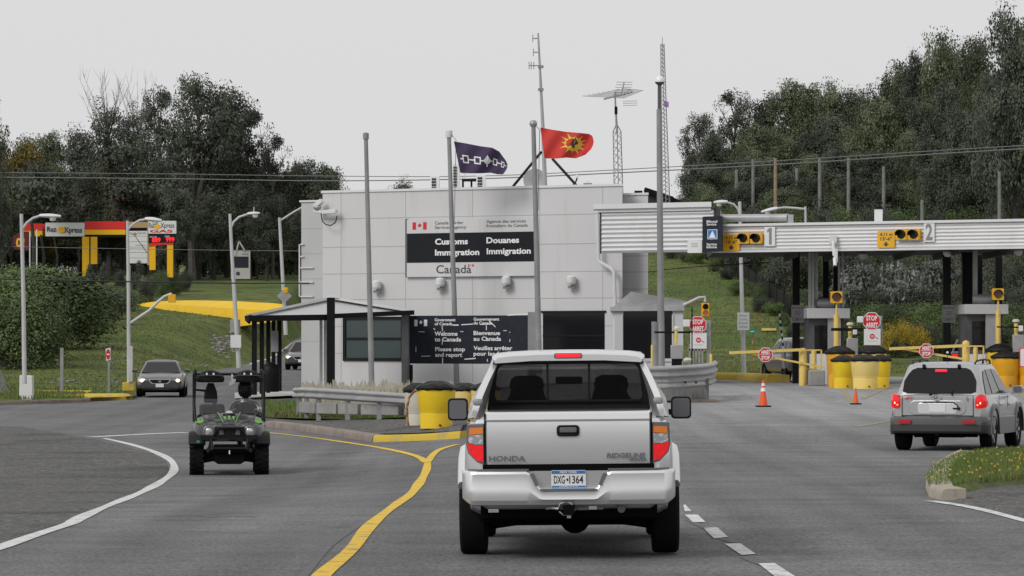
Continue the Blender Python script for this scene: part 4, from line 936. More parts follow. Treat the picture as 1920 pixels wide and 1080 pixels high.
# bent rusty pole
g=gp(770,812,G); t=thing('bent_pole','thin rusty marker pole bent over the bright yellow barrel with a pale tip','marker pole',g)
MB().mt('rust').tube([W(769,812,g.y),W(764,790,g.y),W(763,765,g.y),W(767,745,g.y),W(779,731,g.y)],.03).build('rod',t,world=True)
MB().mt('boll').bar(W(779,731,g.y),W(822,716,g.y),.06,.07).build('tip',t,world=True)
# cones
def cone(px,yt,yb,wb,lab,stripes):
    g=gp(px,yb,G);s=g.y/F;h=(yb-yt)*s;r=wb*s/2
    t=thing('traffic_cone',lab,'traffic cone',g,rnd.random(),'orange traffic cones')
    MB().mt('black').prism(rr(-r,-r,r,r,.05),(0,0,0),(1,0,0),(0,1,0),(0,0,1),0,.04).build('base',t)
    def rad(z): return lerp(r*.62,r*.12,z)
    MB().mt('orange').lathe([(rad(z)*(1),.04+z*(h-.04)) for z in(0,.1,.5,.9,1)]+[(0,h)],(0,0,0),18).build('body',t)
    if stripes:
        mb=MB()
        for z0,z1 in((.56,.70),(.78,.88)): mb.mt('letw').lathe([(rad(z0)+.005,.04+z0*(h-.04)),(rad(z1)+.005,.04+z1*(h-.04))],(0,0,0),18)
        mb.build('reflective_collar',t)
cone(1431,713,763,27,'taller orange traffic cone with white collars on the plaza',True)
cone(1604.5,727,758.5,17,'small plain orange traffic cone before the left barrel group',False)
# ---------------- guardrails ----------------
def wbeam(path,h=.31,depth=.08):
    rings=[]
    for i,p in enumerate(path):
        d=(path[min(i+1,len(path)-1)]-path[max(i-1,0)]);d.z=0;d.normalize();n=Vector((d.y,-d.x,0)); 
        pr=[(.0,0),(.55,.08),(1,.18),(1,.28),(.3,.42),(.15,.5),(.3,.58),(1,.72),(1,.82),(.55,.92),(0,1)]
        rings.append([p+n*(a*depth)+Vector((0,0,(b-.5)*h)) for a,b in pr]+[p+n*(a*depth-.012)+Vector((0,0,(b-.5)*h)) for a,b in pr[::-1]])
    return rings
LG=[W(553,737,107),W(570,736.5,104.5),W(600,738,103),W(680,743,101.5),W(757,748,100.5),W(850,751,100),W(935,752,100)]
t=thing('guardrail','left steel guardrail on a segmented concrete footing with splintered boards behind','guardrail',(W(700,775,102).x,102.5,-.1))
MB().mt('galv').loft(wbeam(LG)).build('rail',t,world=True,smooth=30)
mb=MB().mt('concrete')
for a,b in zip(LG[1:],LG[2:]):
    n=max(1,int((b-a).length/.95))
    for k in range(n):
        p=a.lerp(b,(k+.04)/n)+Vector((0,.35,0));q=a.lerp(b,(k+.96)/n)+Vector((0,.35,0)); z=-.15; top=W(600,757,102).z
        p.z=q.z=(z+top)/2; mb.bar(p,q,.35,top-z)
mb.build('footing',t,world=True,smooth=0,bevel=.02)
for k in range(7):
    i=k*.75+.4; i0=int(i);p=LG[i0].lerp(LG[i0+1],i-i0)+Vector((0,.14,0)); MB().mt('polegrey').box((p.x,p.y,p.z-.35),(.13,.16,1.0)).build('post',t,world=True,smooth=0)
# splintered boards
def boards(x0,x1,y0,y1,Y0,Y1,lab,n,seed,mt='cream'):
    r=random.Random(seed); t=None; mb=MB().mt(mt); x=x0
    c=W((x0+x1)/2,y1,(Y0+Y1)/2); t=thing('broken_fence',lab,'broken fence',(c.x,c.y,-.05))
    while x<x1:
        w=r.uniform(6,14)*(1 if n<20 else .6); Y=lerp(Y0,Y1,(x-x0)/(x1-x0)); a=W(x,y1,Y);b=W(x+w*.93,y1,Y); top=[W(x+w*.93*q,y0+(y1-y0)*r.uniform(0,.75),Y) for q in(0,.3,.55,.8,1)]
        P=[a,b]+top[::-1]; P=[Vector((p.x,p.y,p.z if i>1 else -.1)) for i,p in enumerate(P)]
        mb.add(P+[p+Vector((0,.05,0)) for p in P],[tuple(range(7)),tuple(range(13,6,-1))]+[(i,(i+1)%7,7+(i+1)%7,7+i) for i in range(7)]); x+=w
    mb.build('boards',t,world=True,smooth=0)
boards(566,845,710,731,108,104,'row of splintered cream boards standing behind the left guardrail',10,3)
boards(1262,1316,670,694,113.5,112.5,'weathered broken boards behind the right guardrail end',30,5,'post')
# right guardrail
RG=[W(1210,697,107),W(1250,696.5,107),W(1290,694.5,107.5),W(1318,692.5,108.5),W(1332,690,110),W(1339,687,112),W(1340,685,114)]
t=thing('guardrail','right steel guardrail curling round a concrete and timber crash block behind the pickup','guardrail',(W(1280,750,109).x,109,.05))
r1=[p+Vector((0,-.05,-.02)) for p in RG]; MB().mt('galv').loft(wbeam(r1,.36,.10)).build('rail',t,world=True,smooth=30)
r2=[p+Vector((0,-.02,-.36)) for p in RG]; MB().mt('galv').loft(wbeam(r2,.30,.05)).build('rail',t,world=True,smooth=30,label='lower grey rail')
for k in range(9):
    mb=MB().mt('post'); x=1236+k*11; Y=107.9 if x<1300 else 108.8; a=W(x,750,Y); b=W(x,712,Y); mb.box((a.x,Y+.2,(b.z-.1)/2+.05),(.165,.4,b.z+.1)); mb.build('timber',t,world=True,smooth=0)
MB().mt('kerb').box((W(1284,0,108.6).x,108.6,G(5,108)+.02),(1.9,1.4,.1)).build('plinth',t,world=True,bevel=.02)
for k in range(4): MB().mt('dark').box(W(1245+k*20,717,107.3),(.06,.05,.06)).build('bolt',t,world=True)
# gear behind the right guardrail
a=W(1228,690,116); o=MB().mt('polegrey').tube([(a.x,116,.1),(a.x,116,W(0,603,116).z)],.11,14).build('steel_post'); tag(o,'thick dull grey post just left of the globe lamp post','post')
a=W(1270,672,111); t=thing('control_cabinet','grey control cabinet on a stand behind the right guardrail with a cream capped pole','cabinet',(a.x,a.y,.1))
MB().mt('galv').box(W(1269,660,111),(.36,.3,.42)).build('cabinet',t,world=True,bevel=.02); MB().mt('dark').box(W(1269,680,111),(.3,.2,.25)).build('stand',t,world=True)
MB().mt('boll').tube([W(1267,645,111.3),W(1268,618,111.3)],.05).build('pole',t,world=True); MB().mt('creamp').lathe([(.09,0),(.09,.06),(.05,.1),(0,.1)],W(1269,618,111.3),12).build('cap',t,world=True)
o=MB().mt('dark').tube([W(1297.5,700,110.5),W(1297.5,576,110.5)],.02,6).build('thin_rod'); tag(o,'thin black vertical rod in front of the left stop sign','rod')
o=MB().mt('creamp').lathe([(.0,0),(.15,.01),(.17,.06),(.12,.12),(0,.14)],(0,0,0),12).build('cream_dome'); o.location=W(1288,679,111); tag(o,'small cream dome cap lying between the cabinet and the rod','cap')
mb=MB().mt('concrete')
for k in range(5): mb.box(W(1293+k*6,668,116),(.05,.05,.75))
mb.box(W(1305,656,116),(.5,.05,.05)); o=mb.build('picket_barrier',smooth=0); tag(o,'low pale picket barrier below the panel of the left stop sign','railing')
for s_,(px,Y) in enumerate(((1600,130),(1911,128))):
    t=thing('control_cabinet',('grey control cabinet with a cream capped pole left of the second stop sign','grey control cabinet with a cream capped pole at the right picture edge')[s_],'cabinet',(W(px,0,Y).x,Y,.3))
    dy=0 if s_==0 else -6
    MB().mt('galv').box(W(px-2,650+dy,Y),(.38,.3,.6)).build('cabinet',t,world=True,bevel=.02); MB().mt('boll').tube([W(px-6,638+dy,Y+.2),W(px-6,612+dy,Y+.2)],.07).build('pole',t,world=True); MB().mt('creamp').lathe([(.12,0),(.13,.06),(.08,.1),(0,.1)],W(px-6,610+dy,Y+.2),12).build('cap',t,world=True)
    MB().mt('wsign').box(W(px+3,622+dy,Y),(.15,.15,.2)).build('box',t,world=True,bevel=.02); MB().mt('dark').bar(W(px-42,619+dy,Y),W(px+20,620+dy,Y),.05,.05).build('rail',t,world=True)
# traffic light on an arm
t=thing('traffic_light','yellow two lens traffic light on a curved arm right of the bay roof','traffic light',W(1322,593,134))
MB().mt('pole').tube([W(1281,572,134),W(1296,565,134),W(1310,558,134),W(1322,557,134),W(1322,566,134)],.05).build('arm',t,world=True)
pl=Plane(W(1322.5,640,134),(1,0,0)); mb=MB().mt('yel'); pl.rect(mb,1315.5,568,1330,593,-.2,0); h=mb.build('housing',t,world=True,smooth=0,bevel=.01)
for cy,m_ in((575,'black'),(587,'amber')):
    mb=MB().mt(m_); c=pl.uv(1322.7,cy); mb.prism(circ(c[0],c[1],.10,16),pl.o,pl.u,pl.v,pl.n,-.01,.02); mb.mt('yel'); ra=[(c[0]+.12*math.cos(R(180*k/12)),c[1]+.12*math.sin(R(180*k/12))) for k in range(13)]
    mb.prism(ra+[(c[0]+(x-c[0])*.88,c[1]+(y-c[1])*.88) for x,y in ra[::-1]],pl.o,pl.u,pl.v,pl.n,-.01,.14); mb.build('lens',h,world=True,smooth=0)
# yellow kerbed tip of the grass at the lane
kerbstrip('yellow_kerb',[(1333,712),(1380,713),(1436,717)],.9,.28,'ykerb')
# speed notice on lamp pole
def lamppost(name,lab,path,w0,w1,arm,head,Y,base=None,hw=.13,grp='street lamps'):
    b=W(*path[0],Y); t=thing(name,lab,'street lamp',b,0,grp); n=len(path)
    MB().mt('pole').tube([W(*p,Y) for p in path],[lerp(w0,w1,i/(n-1))*Y/F/2 for i in range(n)],12).build('pole',t,world=True)
    if arm: MB().mt('pole').tube([W(*p,Y) for p in arm],.045).build('arm',t,world=True)
    if head:
        (x0,y0),(x1,y1)=head; a=W(x0,y0,Y);c=W(x1,y1,Y); k=8; rings=[]
        for i in range(k+1):
            f=i/k; r=hw*(.45+.55*math.sin(math.pi*min(1,.15+f*.8))) ; q=a.lerp(c,f); rings.append([q+Vector((0,math.cos(u)*r,math.sin(u)*r*(.8 if math.sin(u)>0 else .5))) for u in [2*math.pi*j/10 for j in range(10)]])
        MB().mt('corr').loft(rings).build('lamp_head',t,world=True)
        q=a.lerp(c,.62); MB().mt('lampglass').lathe([(0,-.18),(.09,-.15),(.12,-.05)],q,12).build('lens',t,world=True)
    return t
tA=lamppost('street_lamp','white street lamp standing beside the green street sign, carrying the square notice',[(1395,705),(1391,560),(1387,378)],9,6,[(1387,404),(1384,392),(1376,383),(1362,379)],[(1364,379),(1338,380)],152)
MB().mt('ykerb').lathe([(.30,0),(.28,.12),(.12,.14)],W(1395,712,152),12).build('base',tA,world=True)
pl=Plane(W(1393,640,151.7),(1,0,0)); t=thing('speed_notice','white square notice in small grey capitals on the street lamp','sign',pl.hit(1393,619)); mb=MB().mt('wsign'); pl.rect(mb,1382.5,586,1405,619,-.02,0); mb.build('plate',t,world=True,smooth=0)
mb=MB().mt('letg')
for s_,y in(('SPEED',594),('CONTROL',601),('RADAR',608),('CONTROLE',615)): pl.text(mb,s_,1385,1402.5,y,4,.0)
mb.build('lettering',t,world=True,smooth=0)
lamppost('street_lamp','street lamp with a long level head rising behind the number 1 of the canopy',[(1512,470),(1511,430),(1510,387)],5,4,[(1510,392),(1490,390),(1470,389),(1456,391)],[(1458,391),(1427,398)],154)
lamppost('street_lamp','leftmost street lamp on a square white concrete base',[(46,720),(44,560),(40,401)],9,6.5,[(41,431),(50,418),(62,409),(78,404)],[(74,405),(114,406)],128,hw=.12)
o=MB().mt('wsign').prism([(-.24,-.05),(.24,-.05),(.22,.93),(-.22,.95)],(0,-.24,0),(1,0,0),(0,0,1),(0,1,0),0,.48).build('lamp_footing',bevel=.02,smooth=0); q=gp(50,754,G); o.location=q; tag(o,'square white concrete footing under the leftmost street lamp','concrete footing')
lp=W(50,720,128)
tB=lamppost('street_lamp','street lamp beside the gas price board with a yellow signal on a second low arm',[(242,722),(241,560),(239,414)],8,5.5,[(240,430),(250,420),(262,413),(276,411)],[(272,411),(303,414)],146,hw=.14)
MB().mt('pole').tube([W(244,606,146),W(280,582,146),W(296,566,146),W(308,556,146),(W(322,551,146))],.055).build('signal_arm',tB,world=True)
MB().mt('pole').box(W(245,682,145.8),(.16,.2,1.4)).build('control_box',tB,world=True)
pl=Plane(W(322,640,145.9),(1,0,0)); mb=MB().mt('yel'); pl.rect(mb,315,552,329,567,-.25,0); h=mb.build('signal_head',tB,world=True,smooth=0,bevel=.02)
q=W(242,725,146); o=MB().mt('ykerb').box((0,0,0),(.48,.48,.34)).build('lamp_footing',bevel=.03); o.location=(q.x,q.y,q.z); tag(o,'square yellow concrete footing under the lamp post beside the oncoming car','concrete footing')
tC=lamppost('street_lamp','leaning street lamp right of the oncoming car, with two small plates on its pole',[(448,690),(440,560),(435,480),(431,401)],9,5.5,[(432,430),(438,416),(448,407),(466,401)],[(464,401),(487,400)],148,hw=.10)
MB().mt('wsign').box(W(442,640,147.8),(.42,.03,.5)).build('sign_plate',tC,world=True); MB().mt('galv').box(W(441,611,148.2),(.40,.03,.5)).build('sign_plate',tC,world=True,label='dull back of a grey plate'); MB().mt('pole').tube([W(476,398,148),W(476,388,148)],.02,5).build('spike',tC,world=True)
tD=lamppost('street_lamp','leaning street lamp immediately left of the customs building',[(536,628),(530,520),(524,408)],8,5.5,[(525,414),(550,398),(575,384)],None,172)
# yellow beacon and diamond sign
q=W(536,545,171); t=thing('beacon_signal','small yellow beacon on the pole left of the customs building','signal',q); mb=MB().mt('yel').box(q,(.2,.2,.28)); mb.build('housing',t,world=True,bevel=.04)
q=W(533,555,171.5); o=MB().mt('galv').prism([(0,-.34),(.34,0),(0,.34),(-.34,0)],(0,0,0),(1,0,0),(0,0,1),(0,-1,0),0,.03).build('diamond_sign',smooth=0); o.location=q; tag(o,'grey back of a diamond shaped sign below the yellow beacon','sign')
# small signs left
def post(px,yt,yb,lab,name='sign_post',w=.07,mt='polegrey',cat='post'):
    g=gp(px,yb); z=W(0,yt,g.y).z; o=MB().mt(mt).box((0,0,(z-g.z)/2),(w,w,z-g.z)).build(name,smooth=0); o.location=g; tag(o,lab,cat); return o
post(116,652,738,'twin slat grey sign post seen edge on near the gravel path',w=.12)
g=gp(204,737); t=thing('no_entry_sign','small white sign with red no entry disc left of the oncoming car','sign',g); pl=Plane((g.x,g.y-.05,0),(1,0,0))
MB().mt('polegrey').box((g.x,g.y,(g.z+W(0,655,g.y).z)/2),(.09,.05,W(0,655,g.y).z-g.z)).build('post',t,world=True,smooth=0)
mb=MB().mt('wsign'); pl.poly(mb,[(198,654),(207,652),(207.5,674),(199,677)],-.02,0); c=pl.uv(202.8,664.5); mb.mt('red').prism([(c[0]+.085*math.cos(a),c[1]+.20*math.sin(a)) for a in [k*math.pi/10 for k in range(20)]],pl.o,pl.u,pl.v,pl.n,0,.004); mb.mt('letw'); pl.rect(mb,200,663.3,205.6,665.6,0,.008); mb.build('plate',t,world=True,smooth=0)
g=gp(2,690); t=thing('mailbox_post','grey post with a small green plate at the left picture edge','sign',g); MB().mt('polegrey').box((g.x,g.y,g.z+.6),(.16,.16,1.2)).build('post',t,world=True); MB().mt('green').box((g.x+.1,g.y-.1,g.z+1.35),(.3,.05,.3)).build('plate',t,world=True)
# small posts right hillside
g=gp(1413,700); t=thing('street_name_sign','small green street name plate on a thin rusty post','sign',g); MB().mt('rust').tube([g,W(1412,622,g.y)],.03).build('post',t,world=True); pl=Plane((g.x,g.y-.05,0),(1,0,0)); mb=MB().mt('green'); pl.rect(mb,1403,618.5,1421,624.5,-.03,0); p=mb.build('plate',t,world=True,smooth=0)
mb=MB().mt('letw'); pl.rect(mb,1407,621,1414,622.2,0,.004); mb.build('lettering',p,world=True,smooth=0)
o=MB().mt('yel').tube([W(1421,620,140),W(1419,586,140)],.03,6).build('marker_rod'); tag(o,'thin yellow marker rod above the green street name plate','rod')
g=gp(1442,622); o=MB().mt('boll').box((0,0,.1),(.75,.5,.14)).build('yellow_slab',bevel=.04); o.location=g; tag(o,'flat yellow slab lying on the grass hillside','slab')
t=thing('raised_gate_arm','raised black and white striped gate arm behind the grey vehicle','gate arm',W(1470,680,138)); mb=MB()
for k in range(12): mb.mt('black' if k%2 else 'letw').bar(W(lerp(1469,1461,k/12),lerp(655,582,k/12),138),W(lerp(1469,1461,(k+1)/12),lerp(655,582,(k+1)/12),138),.10,.06)
mb.build('arm',t,world=True,smooth=0); MB().mt('polegrey').tube([W(1471,690,138),W(1469,655,138)],.09).build('pivot_post',t,world=True)
# ---------------- flagpoles, globe lamp ----------------
def flagpole(lab,path,w,Y,top,grp='flagpoles'):
    b=W(*path[0],Y); t=thing('flagpole',lab,'flagpole',(b.x,Y,b.z),0,grp); n=len(path)
    MB().mt('polegrey').tube([W(*p,Y) for p in path],[lerp(w,w*.7,i/(n-1))*Y/F/2 for i in range(n)],14).build('pole',t,world=True); c=W(*path[-1],Y)
    if top=='ball': MB().mt('galv').lathe([(0,-.12),(.09,-.09),(.125,0),(.09,.09),(0,.12)],c,14).build('finial',t,world=True)
    elif top=='cup': MB().mt('corr').lathe([(.12,0),(.13,.03),(.13,.26),(.10,.28),(0,.28)],c,14).build('cap',t,world=True)
    else: MB().mt('polegrey').lathe([(.09,-.08),(.09,.1),(0,.13)],c,12).build('cap',t,world=True)
    return t
flagpole('bare flagpole without a flag left of the customs sign',[(697,725),(692,500),(686,256)],11,112,'stub')
flagpole('flagpole flying the purple flag across the customs sign',[(857,733),(849,480),(842,258)],11,140.6,'cup')
flagpole('flagpole topped by a ball, flying the red flag',[(1011,700),(1006,460),(1000,232)],12,116,'ball')
b=W(1240,692,118); t=thing('globe_lamp','tallest grey lamp pole with a white globe, rising behind the pickup roof','street lamp',b)
MB().mt('polegrey').tube([W(1240,692,118),W(1238,480,118),W(1236,205,118)],[.115,.10,.085],16).build('pole',t,world=True); MB().mt('cladding').tube([W(1236,205,118),W(1236,158,118)],[.05,.05]).build('neck',t,world=True)
MB().mt('cladding').lathe([(.04,-.1),(.14,-.02),(.155,.02)],W(1237,155,118),16).build('collar',t,world=True); MB().mt('lampb').lathe([(.15,.0),(.15,.06),(.12,.14),(.06,.19),(0,.2)],W(1237,154,118),18).build('globe',t,world=True)
# flags
def curve(L,u):
    k=u*(len(L)-1);i=min(int(k),len(L)-2);f=k-i; f2=f; return (L[i][0]+(L[i+1][0]-L[i][0])*f2,L[i][1]+(L[i+1][1]-L[i][1])*f2)
def mkflag(name,lab,top,bot,Y,mt,bulge,amp=.10):
    def S(u,v,lift=0):
        a=curve(top,u);b=curve(bot,u); px=a[0]+(b[0]-a[0])*v+bulge*math.sin(math.pi*v)*u**3; py=a[1]+(b[1]-a[1])*v
        return W(px,py,Y+amp*math.sin(u*9+v*2.2)*(.3+u)+.05*math.sin(u*17+v*6)-lift)
    mb=MB().mt(mt); nu,nv=40,16; vs=[S(i/nu,j/nv) for j in range(nv+1) for i in range(nu+1)]
    mb.add(vs,[(j*(nu+1)+i,j*(nu+1)+i+1,(j+1)*(nu+1)+i+1,(j+1)*(nu+1)+i) for j in range(nv) for i in range(nu)])
    c=S(0,.5); t=thing(name,lab,'flag',c); mb.build('cloth',t,world=True,smooth=60,fix=False)
    def decal(pts,mt_,mbb,lift=.012,dens=3):
        Q=[]
        for a,b in zip(pts,pts[1:]+pts[:1]):
            for k in range(dens): Q.append((a[0]+(b[0]-a[0])*k/dens,a[1]+(b[1]-a[1])*k/dens))
        mbb.mt(mt_); cx=sum(p[0] for p in pts)/len(pts);cy=sum(p[1] for p in pts)/len(pts)
        for lf in(lift,-lift):
            mbb.add([S(cx,cy,lf)]+[S(*q,lf) for q in Q],[(0,i+1,(i+1)%len(Q)+1) for i in range(len(Q))])
    return t,S,decal
t,S_,dc=mkflag('purple_flag','purple flag with a white belt of linked squares and a central tree',[(851,265),(875,269),(900,274),(923,277),(936,284),(944,295)],[(863,324),(880,325),(900,325),(920,324),(934,327),(943,327)],140.4,'purple',8)
mb=MB()
def frame(x0,x1,y0,y1,k=.02,ky=.045):
    for q in([(x0,y0),(x1,y0),(x1,y0+ky),(x0,y0+ky)],[(x0,y1-ky),(x1,y1-ky),(x1,y1),(x0,y1)],[(x0,y0),(x0+k,y0),(x0+k,y1),(x0,y1)],[(x1-k,y0),(x1,y0),(x1,y1),(x1-k,y1)]): dc(q,'whc',mb)
for x0,x1 in((.10,.21),(.30,.41),(.62,.72),(.82,.91)): frame(x0,x1,.40,.67)
for x0,x1 in((.06,.10),(.21,.30),(.41,.48),(.56,.62),(.72,.82),(.91,.97)): dc([(x0,.515),(x1,.515),(x1,.56),(x0,.56)],'whc',mb)
dc([(.515,.30),(.55,.42),(.58,.52),(.56,.62),(.53,.66),(.53,.76),(.51,.76),(.505,.66),(.47,.60),(.455,.50),(.49,.40)],'whc',mb,.016)
mb.build('emblem',t,world=True,smooth=0,fix=False)
t,S_,dc=mkflag('red_flag','red flag with a yellow sun and a dark head in profile',[(1013,239),(1035,243),(1060,247),(1085,249),(1104,251),(1110,254)],[(1021,297),(1042,297.5),(1062,295.5),(1080,297),(1098,290),(1108,280)],115.7,'redc',4)
mb=MB(); cx,cy=.53,.46
for k in range(12):
    a=2*math.pi*k/12+.12; L=.52 if k%3 else .42; ax=.5 ; q=lambda r,an:(cx+r*math.cos(an)*.50,cy+r*math.sin(an)*.85)
    dc([q(.26,a-.19),q(.26,a+.19),q(L,a)],'yelc',mb,.012,2)
dc([(cx+.155*math.cos(2*math.pi*k/20),cy+.27*math.sin(2*math.pi*k/20)) for k in range(20)],'yelc',mb,.014,1)
dc([(cx-.01,cy-.19),(cx+.05,cy-.16),(cx+.075,cy-.05),(cx+.06,cy+.08),(cx+.035,cy+.17),(cx+.0,cy+.16),(cx-.035,cy+.08),(cx-.055,cy+.0),(cx-.03,cy-.10)],'brc',mb,.020,1)
dc([(cx+.01,cy-.18),(cx+.02,cy-.38),(cx+.04,cy-.18)],'brc',mb,.020,1); dc([(cx-.01,cy-.14),(cx-.07,cy-.26),(cx+.02,cy-.17)],'brc',mb,.020,1)
mb.build('emblem',t,world=True,smooth=0,fix=False)
for px,Y,yt,yb in((851,140.5,250,330),(1008,115.9,232,305)):
    o=MB().mt('wire').tube([W(px-7 if px<900 else px-6,yt,Y),W(px+4,yt+12,Y),W(px+2,yb+30,Y),W(px+1,yb+90,Y)],.012,5).build('halyard'); tag(o,'thin halyard rope beside the '+('purple' if px<900 else 'red')+' flag','rope')
# ---------------- cables ----------------
def cable(lab,pts,mt='wire',r=.02):
    P=[W(*p) for p in pts]; Q=[]
    for i in range(len(P)-1):
        p0=P[max(i-1,0)];p1=P[i];p2=P[i+1];p3=P[min(i+2,len(P)-1)]
        for k in range(10): t=k/10; Q.append(.5*((2*p1)+(p2-p0)*t+(2*p0-5*p1+4*p2-p3)*t*t+(3*p1-p0-3*p2+p3)*t**3))
    Q.append(P[-1]); o=MB().mt(mt).tube(Q,r,5).build('power_cable'); tag(o,lab,'cable'); return o
cable('upper overhead cable across the sky and trees',[(-60,323,230),(300,326,225),(600,330,220),(900,330,205),(1200,316,200),(1500,299,190),(1750,283,180),(1990,269,170)],'wire',.022)
cable('lower overhead cable across the sky and trees',[(-60,332,230),(300,335,225),(600,339,220),(900,335,205),(1200,322,200),(1500,306,190),(1750,289,180),(1990,275,170)],'wire',.030)
cable('black cable low across the left lamp posts',[(-60,521,140),(120,526,140),(300,529,141),(450,531,142),(580,531,143)],'wirek',.028)
cable('thin grey cable passing before the gas station canopy',[(-60,461,240),(150,465,238),(400,469,232),(600,471,228)],'wire',.018)
cable('thin black cable under the pale fascia',[(1215,510,140),(1280,502,140),(1350,497,140),(1440,492,142)],'wirek',.02)
# ---------------- wooden poles on the right hillside ----------------
for i,(px,yt,yb,Y,lab) in enumerate(((1381,318,352,282,'short wooden pole at the left end of the row in the wood'),(1412,299,372,272,'thin wooden pole second from the left in the wood'),(1454,297,400,262,'light brown wooden pole, brightest of the row in the wood'),(1494,315,372,282,'short grey pole between the brightest pole and the next tall one'),(1537,296,402,264,'tall grey wooden pole in the middle of the row'),(1591,296,372,268,'grey wooden pole right of the middle one, before dark leaves'),(1657,312,405,258,'dark wooden pole left of the roof vent line'),(1729,375,430,252,'shortest wooden pole just above the number 2'),(1874,322,430,250,'rightmost pale wooden pole in the wood'))):
    a=W(px,yt,Y); z=T(a.x,Y)-.2; o=MB().mt('woodp' if i==2 else 'post').tube([(0,0,0),(0,0,a.z-z)],[.15,.11],8).build('wooden_pole'); o.location=(a.x,Y,z); tag(o,lab,'pole','wooden poles in the wood')
# dark mesh fence down the right hillside
pts=[(1236,468),(1290,478),(1335,490),(1380,520),(1430,555),(1485,598),(1530,640)]
P=[gp(*p) for p in pts]; t=thing('mesh_fence','dark mesh fence running down the grass hillside','fence',P[3])
mb=MB().mt('dark'); fm=MB().mt('dark'); F_=[]
for a,b in zip(P,P[1:]):
    fm.add([a-Vector((0,0,.2)),b-Vector((0,0,.2)),b+Vector((0,0,1.1)),a+Vector((0,0,1.1))],[(0,1,2,3)])
    n=4
    for k in range(n): q=a.lerp(b,k/n); MB().mt('dark').tube([q-Vector((0,0,.3)),q+Vector((0,0,1.3))],.05,6).build('fence_post',t,world=True)
fm.build('mesh_panel',t,world=True,smooth=0,fix=False)
# ---------------- gas station far left ----------------
YG=300.
def GW(px,py,d=0): return W(px,py,YG+d)
def gb(mb,x0,y0,x1,y1,d0=0,d1=6): a=GW(x0,y0);b=GW(x1,y1); mb.box(((a.x+b.x)/2,YG+(d0+d1)/2,(a.z+b.z)/2),(b.x-a.x,d1-d0,a.z-b.z)); return mb
b=GW(160,550); t=thing('gas_canopy','gas station canopy with red, yellow and white fascia on yellow columns','gas station canopy',(b.x,b.y,6.5))
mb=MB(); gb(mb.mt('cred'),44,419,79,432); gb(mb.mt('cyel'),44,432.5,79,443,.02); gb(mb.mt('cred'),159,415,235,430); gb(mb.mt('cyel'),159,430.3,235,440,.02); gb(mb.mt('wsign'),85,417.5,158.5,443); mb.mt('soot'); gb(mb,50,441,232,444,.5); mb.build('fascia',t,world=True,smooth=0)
pl=Plane((0,YG-.05,0),(1,0,0)); mb=MB().mt('letk'); pl.text(mb,'Raz',88,106,434,9,.02); pl.text(mb,'Xpress',120,154,436,10,.02); mb.mt('cyel'); pl.poly(mb,[(108,430),(113,424),(121,427),(122,435),(116,437),(110,435)],0,.02); mb.build('lettering',t,world=True,smooth=0)
for x0,x1,y1 in((154,167,518),(170,182,495)):
    mb=MB().mt('cyel'); gb(mb,x0,444,x1,y1,0,.5); mb.build('column',t,world=True,smooth=0)
b=GW(19,480); t=thing('shop_sign','dark maroon sign with yellow characters at the left picture edge','sign',GW(40,470,-3)); mb=MB().mt('maroon'); a=GW(18,434,-4); pl=Plane((0,YG-4,0),(1,0,0)); pl.poly(mb,[(17,447),(40,434),(54,434),(54,470),(28,468)],-.3,0); mb.build('board',t,world=True,smooth=0)
mb=MB().mt('cyel'); pl.text(mb,'0!',30,46,463,16,.03); pl.rect(mb,-14,444,-12,446,0,.01); mb.build('lettering',t,world=True,smooth=0)
for px in(56,69): o=MB().mt('corr').tube([W(px,545,280),W(px,430 if px==69 else 434,280)],.05,6).build('thin_mast'); tag(o,'thin white mast '+('just right of the maroon sign' if px==56 else 'second right of the maroon sign, beside a grey trunk'),'mast')
# board on post (white slats)
b=W(259,500,276); t=thing('slatted_board','tall white slatted notice board in a tan frame with lettered header','sign',(b.x,b.y,b.z)); pl=Plane((0,276,0),(1,0,0))
mb=MB().mt('wsign')
for k in range(6): pl.rect(mb,241,433+k*10.2,276,433+k*10.2+9.6,-.1,0)
mb.build('slats',t,world=True,smooth=0); mb=MB().mt('tan'); pl.rect(mb,240,416,279,427,-.25,.02); pl.rect(mb,276,427,280,497,-.25,.02); mb.mt('dark'); pl.rect(mb,244,427,272,430,-.1,0); pl.poly(mb,[(248,436),(249,436),(281,480),(280,481)],0,.01); mb.build('frame',t,world=True,smooth=0)
mb=MB().mt('letk'); pl.text(mb,'Raz',243,250,440,5,.0); pl.text(mb,'Xpress',257,274,439,5,.0); pl.text(mb,'Travel Plaza',254,273,461,2.6,.0); mb.mt('flowery'); pl.poly(mb,[(250,440),(253,435),(257,438),(255,442)],0,.01); mb.build('lettering',t,world=True,smooth=0)
mb=MB().mt('polegrey'); mb.tube([W(244,560,276.2),W(244,497,276.2)],.07); mb.build('post',t,world=True)
# price board
YP=270; pl=Plane((0,YP,0),(1,0,0)); b=W(305,520,YP); t=thing('gas_price_sign','gas price sign with red lit digits on two yellow legs','sign',b)
mb=MB().mt('wsign'); pl.rect(mb,278,414,330,438,-.4,0); mb.build('header',t,world=True,smooth=0)
mb=MB().mt('letk'); pl.text(mb,'Raz',279,290,427,9,.015); pl.text(mb,'Xpress',301,327,427,9,.015); mb.mt('cyel'); pl.poly(mb,[(289,425),(293,419),(301,422),(302,427),(294,430)],0,.02); mb.mt('red'); pl.text(mb,'GAS',281,324,436,5,.04); mb.build('lettering',t,world=True,smooth=0)
mb=MB().mt('blacksign'); pl.rect(mb,278,438,329,458,-.3,-.02); mb.build('digit_panel',t,world=True,smooth=0)
pl2=pl.lifted(-.01); mb=MB().mt('letw'); pl2.text(mb,'REGULAR',281,294,445.5,2.8,.0); pl2.text(mb,'DIESEL',309,319,444.5,2.8,.0); mb.build('lettering',t,world=True,smooth=0)
